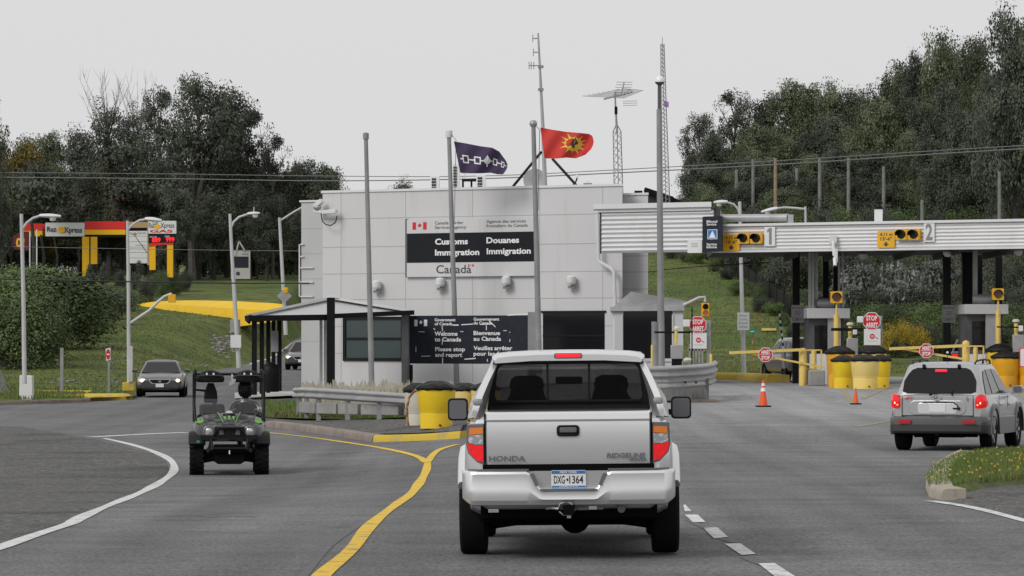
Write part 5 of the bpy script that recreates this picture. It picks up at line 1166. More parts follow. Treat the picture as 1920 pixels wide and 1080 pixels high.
mb=MB().mt('led'); pl2.text(mb,'889',285,301,454,8,.03,.02); pl2.text(mb,'999',311,327,453,8,.03,.02); mb.build('digits',t,world=True,smooth=0)
mb=MB().mt('cred'); pl.poly(mb,[(279,462),(279,456),(325,455),(325,458),(300,459)],-.2,0); mb.build('red_arch',t,world=True,smooth=0)
for x0,x1,y0,y1 in((280,291,460,498),(313,324,457,512)): mb=MB().mt('cyel'); pl.rect(mb,x0,y0,x1,y1+8,-.4,-.05); mb.build('leg',t,world=True,smooth=0)
# billboard
YB=285; pl=Plane((0,YB,0),(1,0,0)); t=thing('billboard','white framed billboard with a dark screen panel and triangular top','billboard',W(454,524,YB))
mb=MB().mt('pale'); pl.rect(mb,433,470,469,523,-.2,0); mb.build('board',t,world=True,smooth=0); mb=MB().mt('slate'); pl.rect(mb,437,481,466,502,0,.02); mb.build('screen',t,world=True,smooth=0)
mb=MB().mt('pale')
for a_,b_ in(((441,480),(448,452)),((448,452),(459,470))): mb.bar(W(*a_,YB),W(*b_,YB),.1,.1)
mb.build('top_frame',t,world=True,smooth=0); mb=MB().mt('letk'); pl.text(mb,'TAX',456,466,473,2.6,.0,.01); pl.text(mb,'FREE',454,466,478.5,3.2,.0,.01); c=pl.uv(445,513); mb.prism(circ(c[0]+.05,c[1],.16,12),pl.o,pl.u,pl.v,pl.n,0,.01); mb.build('lettering',t,world=True,smooth=0)
# ---------------- vehicles ----------------
def cut_arches(body,axles,r,w,wd=.34):
    mb=MB().mt('under')
    for y in axles:
        for s in(-1,1): mb.lathe([(r,-wd),(r,.3)] if s>0 else [(r,-.3),(r,wd)],(s*w,y[0],y[1]),28,'x')
    c=mb.build('arch_cutter',smooth=0); mo=body.modifiers.new('b','BOOLEAN'); mo.operation='DIFFERENCE'; mo.object=c; mo.solver='EXACT'
    try: mo.material_mode='TRANSFER'
    except Exception: pass
    dg=bpy.context.evaluated_depsgraph_get(); me=bpy.data.meshes.new_from_object(body.evaluated_get(dg)); body.modifiers.remove(mo); body.data=me; bpy.data.objects.remove(c)
    me.polygons.foreach_set('use_smooth',[True]*len(me.polygons)); me.set_sharp_from_angle(angle=R(32))
def wheel(parent,x,y,r,w,s,rimr=.62,mt='rim'):
    c=Vector((x,y,r)); h=w/2
    prof=[(r*.55,-h*.8),(r*.80,-h),(r*.93,-h*.96),(r*.985,-h*.8),(r,-h*.55),(r,h*.55),(r*.985,h*.8),(r*.93,h*.96),(r*.80,h),(r*.55,h*.8)]
    t=MB().mt('tyre').lathe(prof,c,36,'x').build('wheel',parent,smooth=30)
    mb=MB().mt(mt); R_=r*rimr; e=s*h*.82
    mb.lathe([(R_,e*.9),(R_,e),(R_*.9,e),(R_*.86,e*.5),(R_*.86,e*.45)],c,28,'x')
    for k in range(5):
        a=2*math.pi*k/5; d=Vector((0,math.cos(a),math.sin(a))); mb.bar(c+Vector((e*.80,0,0))+d*R_*.1,c+Vector((e*.92,0,0))+d*R_*.93,R_*.30,.03,up=(1,0,0))
    mb.lathe([(0,e*.95),(R_*.22,e*.9),(R_*.22,e*.6)],c,14,'x'); mb.build('rim',t,smooth=40)
    MB().mt('under').lathe([(0,e*.4),(R_*.85,e*.4)],c,20,'x').build('brake_disc',t)
def bring(w,zt,zb,y):
    p=[(0,zb),(w*.80,zb),(w*.94,zb+.07),(w*.985,zb+.25*(zt-zb)),(w,zb+.5*(zt-zb)),(w*.99,zb+.74*(zt-zb)),(w*.955,zt-.06),(w*.90,zt-.01),(w*.78,zt+.015),(w*.4,zt+.035),(0,zt+.04)]
    return [Vector((x,y,z)) for x,z in p]+[Vector((-x,y,z)) for x,z in p[-2:0:-1]]
def gring(y0,y1,w,z,r,k=4):
    p=rr(-w,y0,w,y1,r,k); return [Vector((x,y,z)) for x,y in p]
def carshell(t,P,paint,lower=None):
    mb=MB().mt(paint); mb.loft([bring(w,zt,zb,y) for y,w,zt,zb in P['st']]); body=mb.build('body',t,smooth=32)
    cut_arches(body,[(a,P['r']+.02) for a in P['ax']],P['r']+.07,P['W']/2)
    g=P['gh']; # yr0,yr1,yf1,yf0,zb,zr,wb,wr
    yr0,yr1,yf1,yf0,zb,zr,wb,wr=g
    def lv(tt,ins=0,dz=0): return gring(lerp(yr0,yr1,tt)+ins,lerp(yf0,yf1,tt)-ins,lerp(wb,wr,tt)-ins,lerp(zb,zr,tt)+dz,.14)
    mb=MB().mt(paint); mb.loft([lv(-.12),lv(0),lv(.5),lv(.93),lv(1,.02,.0),lv(1,.10,.035),lv(1,.3,.055)]); mb.build('cabin',t,smooth=40)
    def side(s,u,v): return Vector((s*lerp(wb,wr,v),lerp(lerp(yr0,yr1,v),lerp(yf0,yf1,v),u),lerp(zb,zr,v)))
    def rear(u,v): return Vector((lerp(-1,1,u)*lerp(wb,wr,v),lerp(yr0,yr1,v),lerp(zb,zr,v)))
    def front(u,v): return Vector((lerp(-1,1,u)*lerp(wb,wr,v),lerp(yf0,yf1,v),lerp(zb,zr,v)))
    def panel(mb,f,pts,outd,lift=.012,th=.02):
        Q=[f(*p)+outd*lift for p in pts]; n=len(Q); mb.add(Q+[q-outd*th for q in Q],[tuple(range(n)),tuple(range(2*n-1,n-1,-1))]+[(i,(i+1)%n,n+(i+1)%n,n+i) for i in range(n)])
    return body,side,rear,front,panel
def plate(mb,c,w,h,d=(0,-1,0),mt='wsign'):
    mb.mt(mt).box(c,(w,.012,h))
# ---- the pickup ----
g=gp(1068,1046,G); PX=(1067.5-960)*32.6/F
tk=thing('pickup_truck','silver pickup truck seen from behind on the centre of the road','pickup truck',(PX,32.6,-.066),R(-1.1)); tk.rotation_euler=(0,R(-.55),R(-1.1))
HB=[(.06,.80,1.20,.52),(.12,.865,1.235,.48),(.22,.905,1.245,.42),(.55,.925,1.25,.36),(1.1,.935,1.25,.34),(1.75,.935,1.25,.34),(2.6,.935,1.24,.34),(3.5,.935,1.19,.34),(3.9,.93,1.15,.34),(4.4,.94,1.09,.36),(4.95,.90,1.0,.40),(5.15,.80,.92,.45)]
mb=MB().mt('silver'); mb.loft([bring(w,zt,zb,y) for y,w,zt,zb in HB]); body=mb.build('body',tk,smooth=32)
cut_arches(body,[(1.12,.40),(4.22,.40)],.46,.955)
for yy in(1.12,4.22):
    for s in(-1,1):
        rings=[]
        for k in range(17):
            a=R(28+124*k/16); cc,ss=math.cos(a),math.sin(a); q=lambda r,x:Vector((s*x,yy+cc*r,.40+ss*r)); rings.append([q(.45,.90),q(.45,.985),q(.50,.995),q(.575,.975),q(.60,.93),q(.58,.90)])
        MB().mt('silver').loft(rings).build('wheel_arch',tk,smooth=50)
for yy in(1.12,4.22):
    for s in(-1,1): wheel(tk,s*.862,yy,.375,.25,s)
# tailgate
mb=MB().mt('silver'); rings=[]
for z,y in((.838,.06),(.845,.035),(.90,.02),(1.05,.012),(1.17,.010),(1.215,.014),(1.235,.004),(1.285,.012),(1.300,.03),(1.305,.07),(1.303,.10)):
    w=.722; rings.append([Vector((-w,y+.03,z)),Vector((-w+.012,y+.004,z))]+[Vector((w*k,y,z)) for k in(-.6,-.2,.2,.6)]+[Vector((w-.012,y+.004,z)),Vector((w,y+.03,z)),Vector((w,.14,z)),Vector((-w,.14,z))])
mb.loft(rings); tg=mb.build('tailgate',tk,smooth=25)
mb=MB().mt('black'); mb.prism(rr(-.10,1.085,.10,1.185,.03),(0,0,0),(1,0,0),(0,0,1),(0,-1,0),-.03,.004); mb.build('handle_recess',tg,smooth=0)
mb=MB().mt('housing'); mb.prism(rr(-.075,1.12,.075,1.165,.015),(0,0,0),(1,0,0),(0,0,1),(0,-1,0),0,.022); mb.build('handle',tg,smooth=0,bevel=.006)
mb=MB().mt('housing'); text(mb,'HONDA',(-.692,-.0,.872),(1,0,0),(0,0,1),.318,.046,.02,-.01); 
mb.mt('housing'); text(mb,'RIDGELINE',(.335,-.0,.895),(1,0.0,0),(0.12,0,1),.335,.040,.03,-.012); text(mb,'4WD',(.53,0,.862),(1,0,0),(.12,0,1),.15,.026,.05,-.012); e_=mb.build('badge_lettering',tg,smooth=0)
for v in e_.data.vertices: v.co.y=.0125 if v.co.z>1 else .010
# dark gap and rear opening surround
mb=MB().mt('under'); mb.box((0,.10,.815),(1.50,.12,.06)); mb.build('tailgate_gap',tk,smooth=0)
for s in(-1,1):
    mb=MB().mt('under'); mb.box((s*.7285,.10,1.05),(.011,.14,.48)); mb.build('shut_line',tk,smooth=0)
# bumper
def bump_ring(x,y0,zt,zb=.475):
    return [Vector((x,y0+d,z)) for z,d in((zb,.12),(zb+.01,.05),(zb+.05,.015),(zb+.5*(zt-zb)-.02,0),(zb+.5*(zt-zb),.006),(zt-.03,.0),(zt-.008,.012),(zt,.04),(zt,.22),(zb,.22))]
mb=MB().mt('silver'); X=[(-.94,.60,.77),(-.94,.45,.775)]
for k in range(11):
    a=R(90*k/10); X.append((-.80-.14*math.cos(a)**.8 if k<10 else -.80,.0+.36*(1-math.sin(a))**1.15 ,.785+.005*k/10))
X+=[(-.7,-.018,.79),(-.5,-.036,.79),(-.37,-.045,.79),(-.34,-.045,.775),(-.25,-.045,.645),(-.22,-.045,.635),(-.1,-.048,.635)]
X=X+[(-a,b,c) for a,b,c in X[::-1]]
mb.loft([bump_ring(x,y,z,.48 if abs(x)<.85 else .48+.06*(abs(x)-.85)/.09) for x,y,z in X]); bp_=mb.build('rear_bumper',tk,smooth=28)
mb=MB().mt('silver2'); mb.box((0,.045,.70),(.62,.03,.17)); mb.build('plate_recess',bp_,smooth=0)
for s in(-1,1):
    mb=MB().mt('housing'); P0=[(s*.885,.16),(s*.85,.07),(s*.78,.02),(s*.6,-.015),(s*.36,-.03),(s*.345,-.02),(s*.345,.12),(s*.885,.20)]
    mb.prism(P0,(0,0,.7885),(1,0,0),(0,1,0),(0,0,1),0,.016); mb.build('step_pad',bp_,smooth=0)
    MB().mt('housing').prism([(s*.335,.765),(s*.30,.765),(s*.262,.665),(s*.292,.655)],(0,-.046,0),(1,0,0),(0,0,1),(0,-1,0),-.01,.004).build('lamp_slot',bp_,smooth=0)
MB().mt('housing').box((0,-.02,.622),(.50,.07,.018)).build('centre_pad',bp_,smooth=0)
mb=MB().mt('wsign'); mb.prism(rr(-.152,.636,.152,.790,.01),(0,.02,0),(1,0,0),(0,0,1),(0,-1,0),0,.006); pt=mb.build('licence_plate',tk,smooth=0)
mb=MB().mt('blue'); mb.prism([(-.148,.760),(.148,.760),(.148,.786),(-.148,.786)],(0,.014,0),(1,0,0),(0,0,1),(0,-1,0),.001,.003); mb.prism([(-.148,.640),(.148,.640),(.148,.655),(-.148,.655)],(0,.014,0),(1,0,0),(0,0,1),(0,-1,0),.001,.003)
mb.mt('letw'); text(mb,'NEW YORK',(-.075,.0105,.7655),(1,0,0),(0,0,1),.15,.017,.02,.001); text(mb,'EMPIRE STATE',(-.08,.0105,.6435),(1,0,0),(0,0,1),.16,.009,.0,.001)
mb.mt('slate'); text(mb,'DXG',(-.128,.013,.675),(1,0,0),(0,0,1),.095,.066,.012,.001); text(mb,'1364',(.006,.013,.675),(1,0,0),(0,0,1),.122,.066,.012,.001); mb.prism([(-.022,.71),(-.005,.722),(-.002,.70),(-.012,.695)],(0,.014,0),(1,0,0),(0,0,1),(0,-1,0),.001,.003); mb.build('plate_lettering',pt,smooth=0)
# tail lamps
for s in(-1,1):
    def sp(pts): return [(s*a,b) for a,b in pts] if s>0 else [(s*a,b) for a,b in pts][::-1]
    uu,vv,nn=Vector((1,0.25*s,0)),Vector((0,0,1)),Vector((0,-1,0)); o_=(0,-.145,0)
    L=MB().mt('housing').prism(sp([(.735,.845),(.735,1.205),(.885,1.20),(.895,1.02),(.878,.945),(.80,.865)]),o_,uu,vv,nn,-.12,0).build('tail_lamp',tk,smooth=0,bevel=.006)
    for pts,m_ in(([(.745,1.115),(.745,1.17),(.865,1.165),(.87,1.105)],'amber'),([(.745,1.02),(.745,1.108),(.872,1.10),(.875,1.04),(.82,1.02)],'clear'),([(.745,.868),(.745,1.013),(.815,1.013),(.876,1.033),(.882,1.02),(.868,.95),(.80,.882)],'tail')):
        MB().mt(m_).prism(sp(pts),o_,uu,vv,nn,-.02,.008).build('lens',L,smooth=0)
# cab: silver roof, pillars, black framed glass, see-through
mb=MB().mt('silver'); rings=[]
for y,w,z in((1.50,.665,1.785),(1.54,.685,1.80),(1.75,.695,1.813),(2.2,.70,1.828),(2.7,.69,1.82),(3.05,.67,1.775),(3.2,.64,1.73)):
    rings.append([Vector((x*w,y,z-dz)) for x,dz in((-1,.065),(-1.01,.04),(-.96,.016),(-.8,.002),(-.4,-.010),(0,-.012),(.4,-.010),(.8,.002),(.96,.016),(1.01,.04),(1,.065),(.5,.045),(-.5,.045))])
mb.loft(rings); mb.build('roof',tk,smooth=40)
mb=MB().mt('led'); mb.prism(rr(-.112,1.770,.112,1.800,.012),(0,1.50,0),(1,0,0),(0,0,1),(0,-1,0),-.03,.012); mb.build('brake_light',tk,smooth=0)
MB().mt('housing').prism(rr(-.128,1.760,.128,1.808,.015),(0,1.50,0),(1,0,0),(0,0,1),(0,-1,0),-.03,.006).build('brake_light_housing',tk,smooth=0)
# rear glass frame: outer polygon minus rounded opening via strips
def framed(name,outer,inner,yo,yi,mt,th=.04):
    mb=MB().mt(mt); n=len(outer); A=[Vector((x,yo(z),z)) for x,z in outer];B=[Vector((x,yo(z)-.004,z)) for x,z in inner]
    mb.add(A+B+[a+Vector((0,th,0)) for a in A+B],[(i,(i+1)%n,n+(i+1)%n,n+i) for i in range(n)]+[(n+i,n+(i+1)%n,3*n+(i+1)%n,3*n+i) for i in range(n)]+[(2*n+i,3*n+i,3*n+(i+1)%n,2*n+(i+1)%n) for i in range(n)]); return mb.build(name,tk,smooth=0)
yo=lambda z:1.60-(z-1.25)*.12
inner=[(x*lerp(1.045,.98,(z-1.345)/.35),z) for x,z in rr(-.655,1.365,.655,1.708,.07,5)]
def outp(x,z):
    # project radially to the frame's outline
    w=lambda zz: lerp(.748,.682,(zz-1.28)/.48)
    X_=x/.67;Z_=(z-1.536)/.172
    m=max(abs(X_),abs(Z_)); X_/=m;Z_/=m; zz=1.53+Z_*(.235 if Z_>0 else .25); return (X_*w(zz),zz)
framed('rear_window_frame',[outp(x,z) for x,z in inner],inner,yo,None,'black')
mb=MB().mt('seeglass'); n=len(inner); mb.add([Vector((x*1.01,yo(z)+.015,lerp(1.536,z,1.01))) for x,z in inner],[tuple(range(n))]); gl=mb.build('rear_window',tk,smooth=0)
mb=MB().mt('black')
for x in(-.19,.19): mb.box((x,yo(1.53)+.006,1.536),(.022,.025,.36))
mb.box((0,yo(1.51)+.01,1.372),(1.3,.02,.02)); mb.build('window_divider',gl,smooth=0)
MB().mt('black').box((0,.85,1.28),(1.42,1.42,.05)).build('bed_cover',tk,smooth=0)
MB().mt('black').box((0,1.56,1.30),(1.46,.10,.06)).build('window_sill',tk,smooth=0)
for s in(-1,1):
    # flying buttress
    rings=[]
    for y,zt,xo,xt in((.20,1.27,.88,.865),(.45,1.335,.89,.845),(.8,1.44,.90,.82),(1.2,1.575,.905,.77),(1.55,1.72,.90,.705),(1.8,1.79,.895,.692)):
        rings.append([Vector((s*xo,y,1.255)),Vector((s*(xo-.012),y,lerp(1.255,zt,.3))),Vector((s*lerp(xo,xt,.62),y,lerp(1.255,zt,.62))),Vector((s*xt,y,zt)),Vector((s*(xt-.055),y,zt-.012)),Vector((s*.775,y,1.255))])
    MB().mt('silver').loft(rings).build('buttress',tk,smooth=40)
    mb=MB().mt('polegrey'); mb.box((s*.795,.40,1.385),(.085,.13,.06)); mb.build('rack_bracket',tk,bevel=.02)
    # pillars and side glass
    def sd(y,z): return Vector((s*lerp(.90,.665,(z-1.25)/.48),y,z))
    def quad(mb,pts,th=.03): 
        Q=[sd(*p) for p in pts];n=len(Q); q2=[q-Vector((s*th,0,0)) for q in Q]; mb.add(Q+q2,[tuple(range(n)),tuple(range(2*n-1,n-1,-1))]+[(i,(i+1)%n,n+(i+1)%n,n+i) for i in range(n)])
    mb=MB().mt('silver'); quad(mb,[(1.62,1.22),(1.80,1.22),(1.85,1.72),(1.62,1.72)]); quad(mb,[(3.92,1.18),(4.02,1.18),(3.18,1.72),(3.06,1.72)]); mb.build('pillar',tk,smooth=0)
    mb=MB().mt('black'); quad(mb,[(2.62,1.25),(2.74,1.25),(2.74,1.70),(2.62,1.70)],.035); quad(mb,[(1.80,1.21),(3.95,1.21),(3.90,1.25),(1.80,1.25)],.035); mb.build('door_pillar',tk,smooth=0)
    mb=MB().mt('seeglass'); mb.add([sd(*p)-Vector((s*.015,0,0)) for p in((1.82,1.24),(2.64,1.24),(2.64,1.70),(1.86,1.70))],[(0,1,2,3)]); mb.add([sd(*p)-Vector((s*.015,0,0)) for p in((2.72,1.24),(3.90,1.24),(3.1,1.70),(2.72,1.70))],[(0,1,2,3)]); mb.build('side_window',tk,smooth=0)
    # mirror
    mb=MB().mt('black'); rings=[]
    for y,k in((3.36,1),(3.40,1.04),(3.50,.9),(3.56,.6)): rings.append([Vector((s*1.075+(a)*k,y,1.27+b*k)) for a,b in rr(-.095,-.105,.095,.105,.035,3)])
    mb.loft(rings); mb.bar((s*.93,3.52,1.23),(s*1.03,3.46,1.22),.06,.05); mr=mb.build('door_mirror',tk,smooth=40)
    MB().mt('housing').prism(rr(-.082,-.09,.082,.09,.03),(s*1.075,3.357,1.27),(1,0,0),(0,0,1),(0,-1,0),0,.004).build('mirror_glass',mr,smooth=0)
mb=MB().mt('wshield'); mb.add([Vector(p) for p in((-.87,3.95,1.2),(.87,3.95,1.2),(.64,3.12,1.72),(-.64,3.12,1.72))],[(0,1,2,3)]); mb.build('windscreen',tk,smooth=0)
# seats
for s in(-1,1):
    mb=MB().mt('seat'); rings=[]
    for z,w,d in((.75,.24,.08),(1.0,.25,.07),(1.32,.22,.05),(1.40,.17,.04),(1.43,.08,.02)): rings.append([Vector((s*.40+a*w/.25,2.75+.12*(z-.9)+b,z)) for a,b in rr(-.25,-d,.25,d,d*.8,3)])
    mb.loft(rings)
    rings=[]
    for z,w in((1.40,.10),(1.43,.145),(1.50,.165),(1.565,.15),(1.595,.10)): rings.append([Vector((s*.40+a*w/.15,2.82+b,z)) for a,b in rr(-.15,-.05,.15,.05,.04,3)])
    mb.loft(rings); mb.build('front_seat',tk,smooth=50)
    rings=[]
for s in(-1,1):
    mb=MB().mt('seat'); rings=[]
    for z,w in((1.20,.24),(1.34,.245),(1.42,.235),(1.50,.20),(1.525,.15)): rings.append([Vector((s*.385+a*w/.2,1.95+b,z)) for a,b in rr(-.14,-.06,.14,.06,.05,3)])
    mb.loft(rings); mb.build('rear_headrest',tk,smooth=50)
MB().mt('seat').box((0,1.95,1.05),(1.4,.18,.5)).build('rear_bench',tk,bevel=.03)
MB().mt('seat').box((0,3.0,1.545),(.26,.04,.07)).build('interior_mirror',tk,bevel=.02)
MB().mt('seat').box((0,3.65,1.1),(1.6,.5,.28)).build('dashboard',tk,bevel=.05)
MB().mt('seat').lathe([(.16,-.015),(.19,-.015),(.19,.015),(.16,.015)],(-.40,3.33,1.15),20,'y').build('steering_wheel',tk)
# underbody
mb=MB().mt('under'); 
mb.box((0,2.6,.42),(1.5,4.6,.16)); mb.box((-.0,.55,.44),(1.55,.75,.14)); mb.box((.0,.9,.36),(1.05,.5,.16)); mb.tube([(-.75,1.12,.33),(.75,1.12,.33)],.055); mb.lathe([(0,-.13),(.12,-.09),(.14,0),(.12,.1),(0,.13)],(.05,1.1,.32),14,'y')
for s in(-1,1): mb.bar((s*.2,1.12,.33),(s*.72,1.05,.26),.1,.06); mb.bar((s*.62,.5,.34),(s*.66,1.6,.28),.1,.1)
mb.prism([(-.74,.50),(.74,.50),(.74,.33),(.50,.30),(.34,.335),(.1,.335),(.05,.30),(-.02,.335),(-.36,.335),(-.50,.30),(-.74,.31)],(0,.5,0),(1,0,0),(0,0,1),(0,1,0),0,.12); mb.build('underbody',tk)
mb=MB().mt('housing'); mb.tube([(.46,.10,.445),(.46,.7,.43)],.035,12); mb.tube([(.46,.35,.43),(.46,.9,.40)],.08,12); mb.build('exhaust',tk)
mb=MB().mt('under'); mb.box((0,.12,.445),(.10,.3,.09)); mb.build('hitch_receiver',tk,bevel=.008)
mb=MB().mt('rim'); mb.tube([(-.20,.06,.455),(-.15,.04,.46),(-.09,.02,.452)],.012,6); mb.tube([(-.09,.0,.46),(-.075,-.01,.50),(-.02,-.012,.515),(.03,-.01,.49),(.05,0,.44),(.02,.0,.40),(-.05,0,.40),(-.085,0,.43)],.007,6); mb.box((.21,.05,.46),(.07,.05,.03)); mb.box((-.0,.02,.388),(.035,.04,.03)); mb.box((-.66,.08,.44),(.09,.05,.03)); mb.build('hitch_wiring',tk)
MB().mt('housing').tube([(-.08,.06,.455),(.10,.05,.45),(.3,.05,.455)],.014,6).build('cable_loom',tk)
# ---- silver utility vehicle (right) ----
SX=(1757-960)*69/F; th=R(17.5)
su=thing('sport_utility_vehicle','silver sport utility vehicle with lit brake lamps turning toward the lanes on the right','car',(SX,69,G(SX,71)),-th)
P=dict(W=1.84,r=.355,ax=(.86,3.48),st=[(.05,.80,.98,.42),(.12,.86,1.02,.36),(.35,.90,1.05,.32),(.9,.92,1.06,.30),(1.7,.92,1.06,.30),(2.6,.92,1.04,.30),(3.2,.915,1.02,.30),(3.6,.90,.99,.32),(4.1,.86,.92,.36),(4.38,.78,.80,.42)],gh=(.16,.50,2.25,3.15,1.0,1.60,.83,.655))
P['st']=[(y,w,zt,zb) for y,w,zt,zb in P['st']]
body,side,rear,front,panel=carshell(su,P,'silver2')
wf=MB().mt('carglass'); pts=[(.07,.18),(.13,.12),(.87,.12),(.93,.18),(.955,.5),(.93,.72),(.90,.84),(.84,.90),(.16,.90),(.10,.84),(.07,.72),(.045,.5)]
panel(wf,rear,pts,Vector((0,-.87,.49)),.016,.03); rw=wf.build('rear_window',su,smooth=0)
mb=MB().mt('led'); c=rear(.5,.80)+Vector((0,-.03,.015)); mb.box(c,(.22,.03,.05)); mb.build('brake_light',su,bevel=.008)
for sx in(-.33,.33): MB().mt('black').box(rear(.5+sx*.75,.93)+Vector((0,-.03,.02)),(.06,.07,.07)).build('hinge',su,bevel=.015)
for s in(-1,1):
    for pts in([(.10,.10),(.30,.10),(.30,.84),(.20,.80),(.13,.55)],[(.335,.10),(.60,.10),(.60,.86),(.335,.85)],[(.635,.10),(.955,.10),(.945,.30),(.90,.62),(.82,.84),(.635,.86)]):
        mb=MB().mt('carglass'); panel(mb,lambda u,v:side(s,u,v),pts,Vector((s*.96,0,.27)),.014,.03); w_=mb.build('side_window',su,smooth=0)
    mb=MB().mt('silver2'); rings=[]
    for y,k in((3.0,1),(2.95,1.05),(2.88,1)): rings.append([Vector((s*1.0+a*k,y,1.12+b*k)) for a,b in rr(-.10,-.075,.10,.075,.06,3)])
    mb.loft(rings); mb.bar((s*.88,3.0,1.06),(s*.95,2.95,1.08),.05,.05); m_=mb.build('door_mirror',su,smooth=50); MB().mt('housing').prism(rr(-.085,-.06,.085,.06,.05),(s*1.0,2.88,1.12),(1,0,0),(0,0,1),(0,-1,0),0,.006).build('mirror_glass',m_,smooth=0)
    # tail lamps wrap corner
    L=MB().mt('tail'); 
    rings=[]
    for a,xx,yy in((0,.705,.05),(1,.755,.045),(2,.82,.075),(3,.885,.16),(4,.905,.27)):
        zt=[.97,1.045,1.065,1.04,.97][a]; zb_=[.82,.80,.80,.815,.86][a]; rings.append([Vector((s*xx,yy-.02,zb_)),Vector((s*(xx+.006),yy-.035,(zt+zb_)/2)),Vector((s*xx,yy-.02,zt)),Vector((s*xx*.96,yy+.05,zt)),Vector((s*xx*.96,yy+.05,zb_))])
    L.loft(rings); L=L.build('tail_lamp',su,smooth=50); mb=MB().mt('headlit'); mb.box((s*.79,.035,.90),(.05,.02,.045)); mb.box((s*.75,.02,.865),(.03,.02,.025)); mb.build('lit_bulb',L,bevel=.01)
    MB().mt('clear').prism([(.67,.745),(.85,.745),(.87,.79),(.67,.79)] if s>0 else [(-.67,.79),(-.87,.79),(-.85,.745),(-.67,.745)],(0,.05,0),(1,.2*s,0),(0,0,1),(0,-1,0),-.02,.125 if 0 else .13).build('reversing_lens',L,smooth=0)
    MB().mt('taildim').prism(rr(-.12,-.032,.12,.032,.015),(s*.60,-.055,.555),(1,0.04*s,0),(0,0,1),(0,-1,0),0,.012).build('reflector',su,smooth=0)
    # roof rails
    mb=MB().mt('black'); mb.tube([(s*.58,.62,1.60),(s*.60,.74,1.675),(s*.60,1.5,1.70),(s*.60,2.1,1.68),(s*.58,2.25,1.61)],.018,6)
    mb.tube([(s*.60,1.4,1.62),(s*.60,1.4,1.70)],.02,6); mb.build('roof_rail',su)
    # lower side cladding and arches
    for yy in(.86,3.48):
        rings=[]
        for k in range(15):
            a=R(-8+196*k/14);cc,ss=math.cos(a),math.sin(a);q=lambda r,x:Vector((s*x,yy+cc*r,.375+ss*r)); rings.append([q(.42,.88),q(.42,.945),q(.50,.945),q(.525,.90)])
        MB().mt('graypaint2').loft(rings).build('wheel_arch',su,smooth=50)
    mb=MB().mt('graypaint2'); mb.prism([(1.32,.30),(3.02,.30),(3.02,.62),(1.32,.64)],(s*.90,0,0),(0,1,0),(0,0,1),(s,0,0),0,.035); mb.build('door_cladding',su,smooth=0,bevel=.01)
    for y in(1.36,2.28): MB().mt('black').box((s*.912,y,.78),(.008,.008,.50)).build('door_gap',su,smooth=0)
    MB().mt('silver').box((s*.93,1.55,.86),(.03,.16,.03)).build('door_handle',su,bevel=.008); MB().mt('silver').box((s*.93,2.48,.85),(.03,.16,.03)).build('door_handle',su,bevel=.008)
for yy in(.86,3.48):
    for s in(-1,1): wheel(su,s*.80,yy,.355,.235,s)
mb=MB().mt('graypaint2'); X=[(-.935,.60,.62),(-.93,.30,.64),(-.90,.12,.65),(-.82,.02,.655),(-.5,-.03,.655),(0,-.045,.655)]; X=X+[(-a,b,c) for a,b,c in X[-2::-1]]
mb.loft([[Vector((x,y+d,z)) for z,d in((.36,.12),(.37,.03),(.42,.0),(zt-.08,0),(zt-.02,.01),(zt,.04),(zt,.2),(.36,.2))] for x,y,zt in X]); rb=mb.build('rear_bumper',su,smooth=30)
mb=MB().mt('skirt'); mb.loft([[Vector((x,y+d-.012,z)) for z,d in((.335,.12),(.345,.03),(.38,.0),(.50,0),(.505,.02),(.50,.1))] for x,y,zt in X]); mb.build('bumper_skirt',rb,smooth=30)
mb=MB().mt('silver2'); mb.prism(rr(-.53,.68,.53,.945,.11),(0,.045,0),(1,0,0),(0,0,1),(0,-1,0),-.02,.01); mb.build('plate_surround',su,smooth=0,bevel=.008)
mb=MB().mt('silver'); mb.prism(rr(-.37,.70,.37,.90,.06),(0,.036,0),(1,0,0),(0,0,1),(0,-1,0),0,.012); ps=mb.build('plate_recess',su,smooth=0,bevel=.006)
mb=MB().mt('wsign'); mb.prism(rr(-.152,.735,.152,.875,.01),(0,.02,0),(1,0,0),(0,0,1),(0,-1,0),0,.008); mb.build('licence_plate',ps,smooth=0)
mb=MB().mt('black'); mb.box((.36,.01,.80),(.14,.03,.03)); mb.box((.40,.005,.80),(.05,.03,.05)); mb.build('tailgate_handle',su,bevel=.01)
mb=MB().mt('under'); mb.tube([(-.28,.03,.906),(0,.02,.918),(.30,.03,.906),(.37,.03,.86),(.40,.03,.80)],.012,6)
for s in(-1,1): mb.box((s*.665,.042,.80),(.008,.02,.46))
mb.box((0,.04,.665),(1.34,.03,.012)); mb.build('tailgate_gap',su)
mb=MB().mt('chrome'); mb.tube([(.075*math.cos(k*.3927),.03,1.0+.052*math.sin(k*.3927)) for k in range(17)],.007,6); mb.tube([(0,.025,1.05),(-.01,.025,1.0),(-.06,.025,.975)],.008,5); mb.tube([(0,.025,1.05),(.01,.025,1.0),(.06,.025,.975)],.008,5); mb.build('badge',su)
mb=MB().mt('black'); mb.box((-.12,.0,1.055),(.05,.05,.04)); mb.box((.28,.03,1.08),(.03,.05,.09)); mb.tube([(-.12,.0,1.06),(.1,.03,1.085),(.28,.05,1.10)],.008,5); mb.build('rear_wiper',su)
mb=MB().mt('cred'); mb.tube([(-.62,.03,.97),(-.56,.02,1.0),(-.50,.02,.985),(-.46,.02,1.01)],.006,5); mb.tube([(-.58,.03,.96),(-.54,.02,1.01),(-.48,.02,1.02)],.006,5); mb.build('ribbon_sticker',su)
mb=MB().mt('flowery'); mb.tube([(.55,.03,.94),(.57,.02,.99),(.56,.02,1.02),(.54,.02,1.01),(.545,.02,.98),(.57,.03,.94)],.007,5); mb.build('ribbon_sticker',su,label='small yellow ribbon sticker')
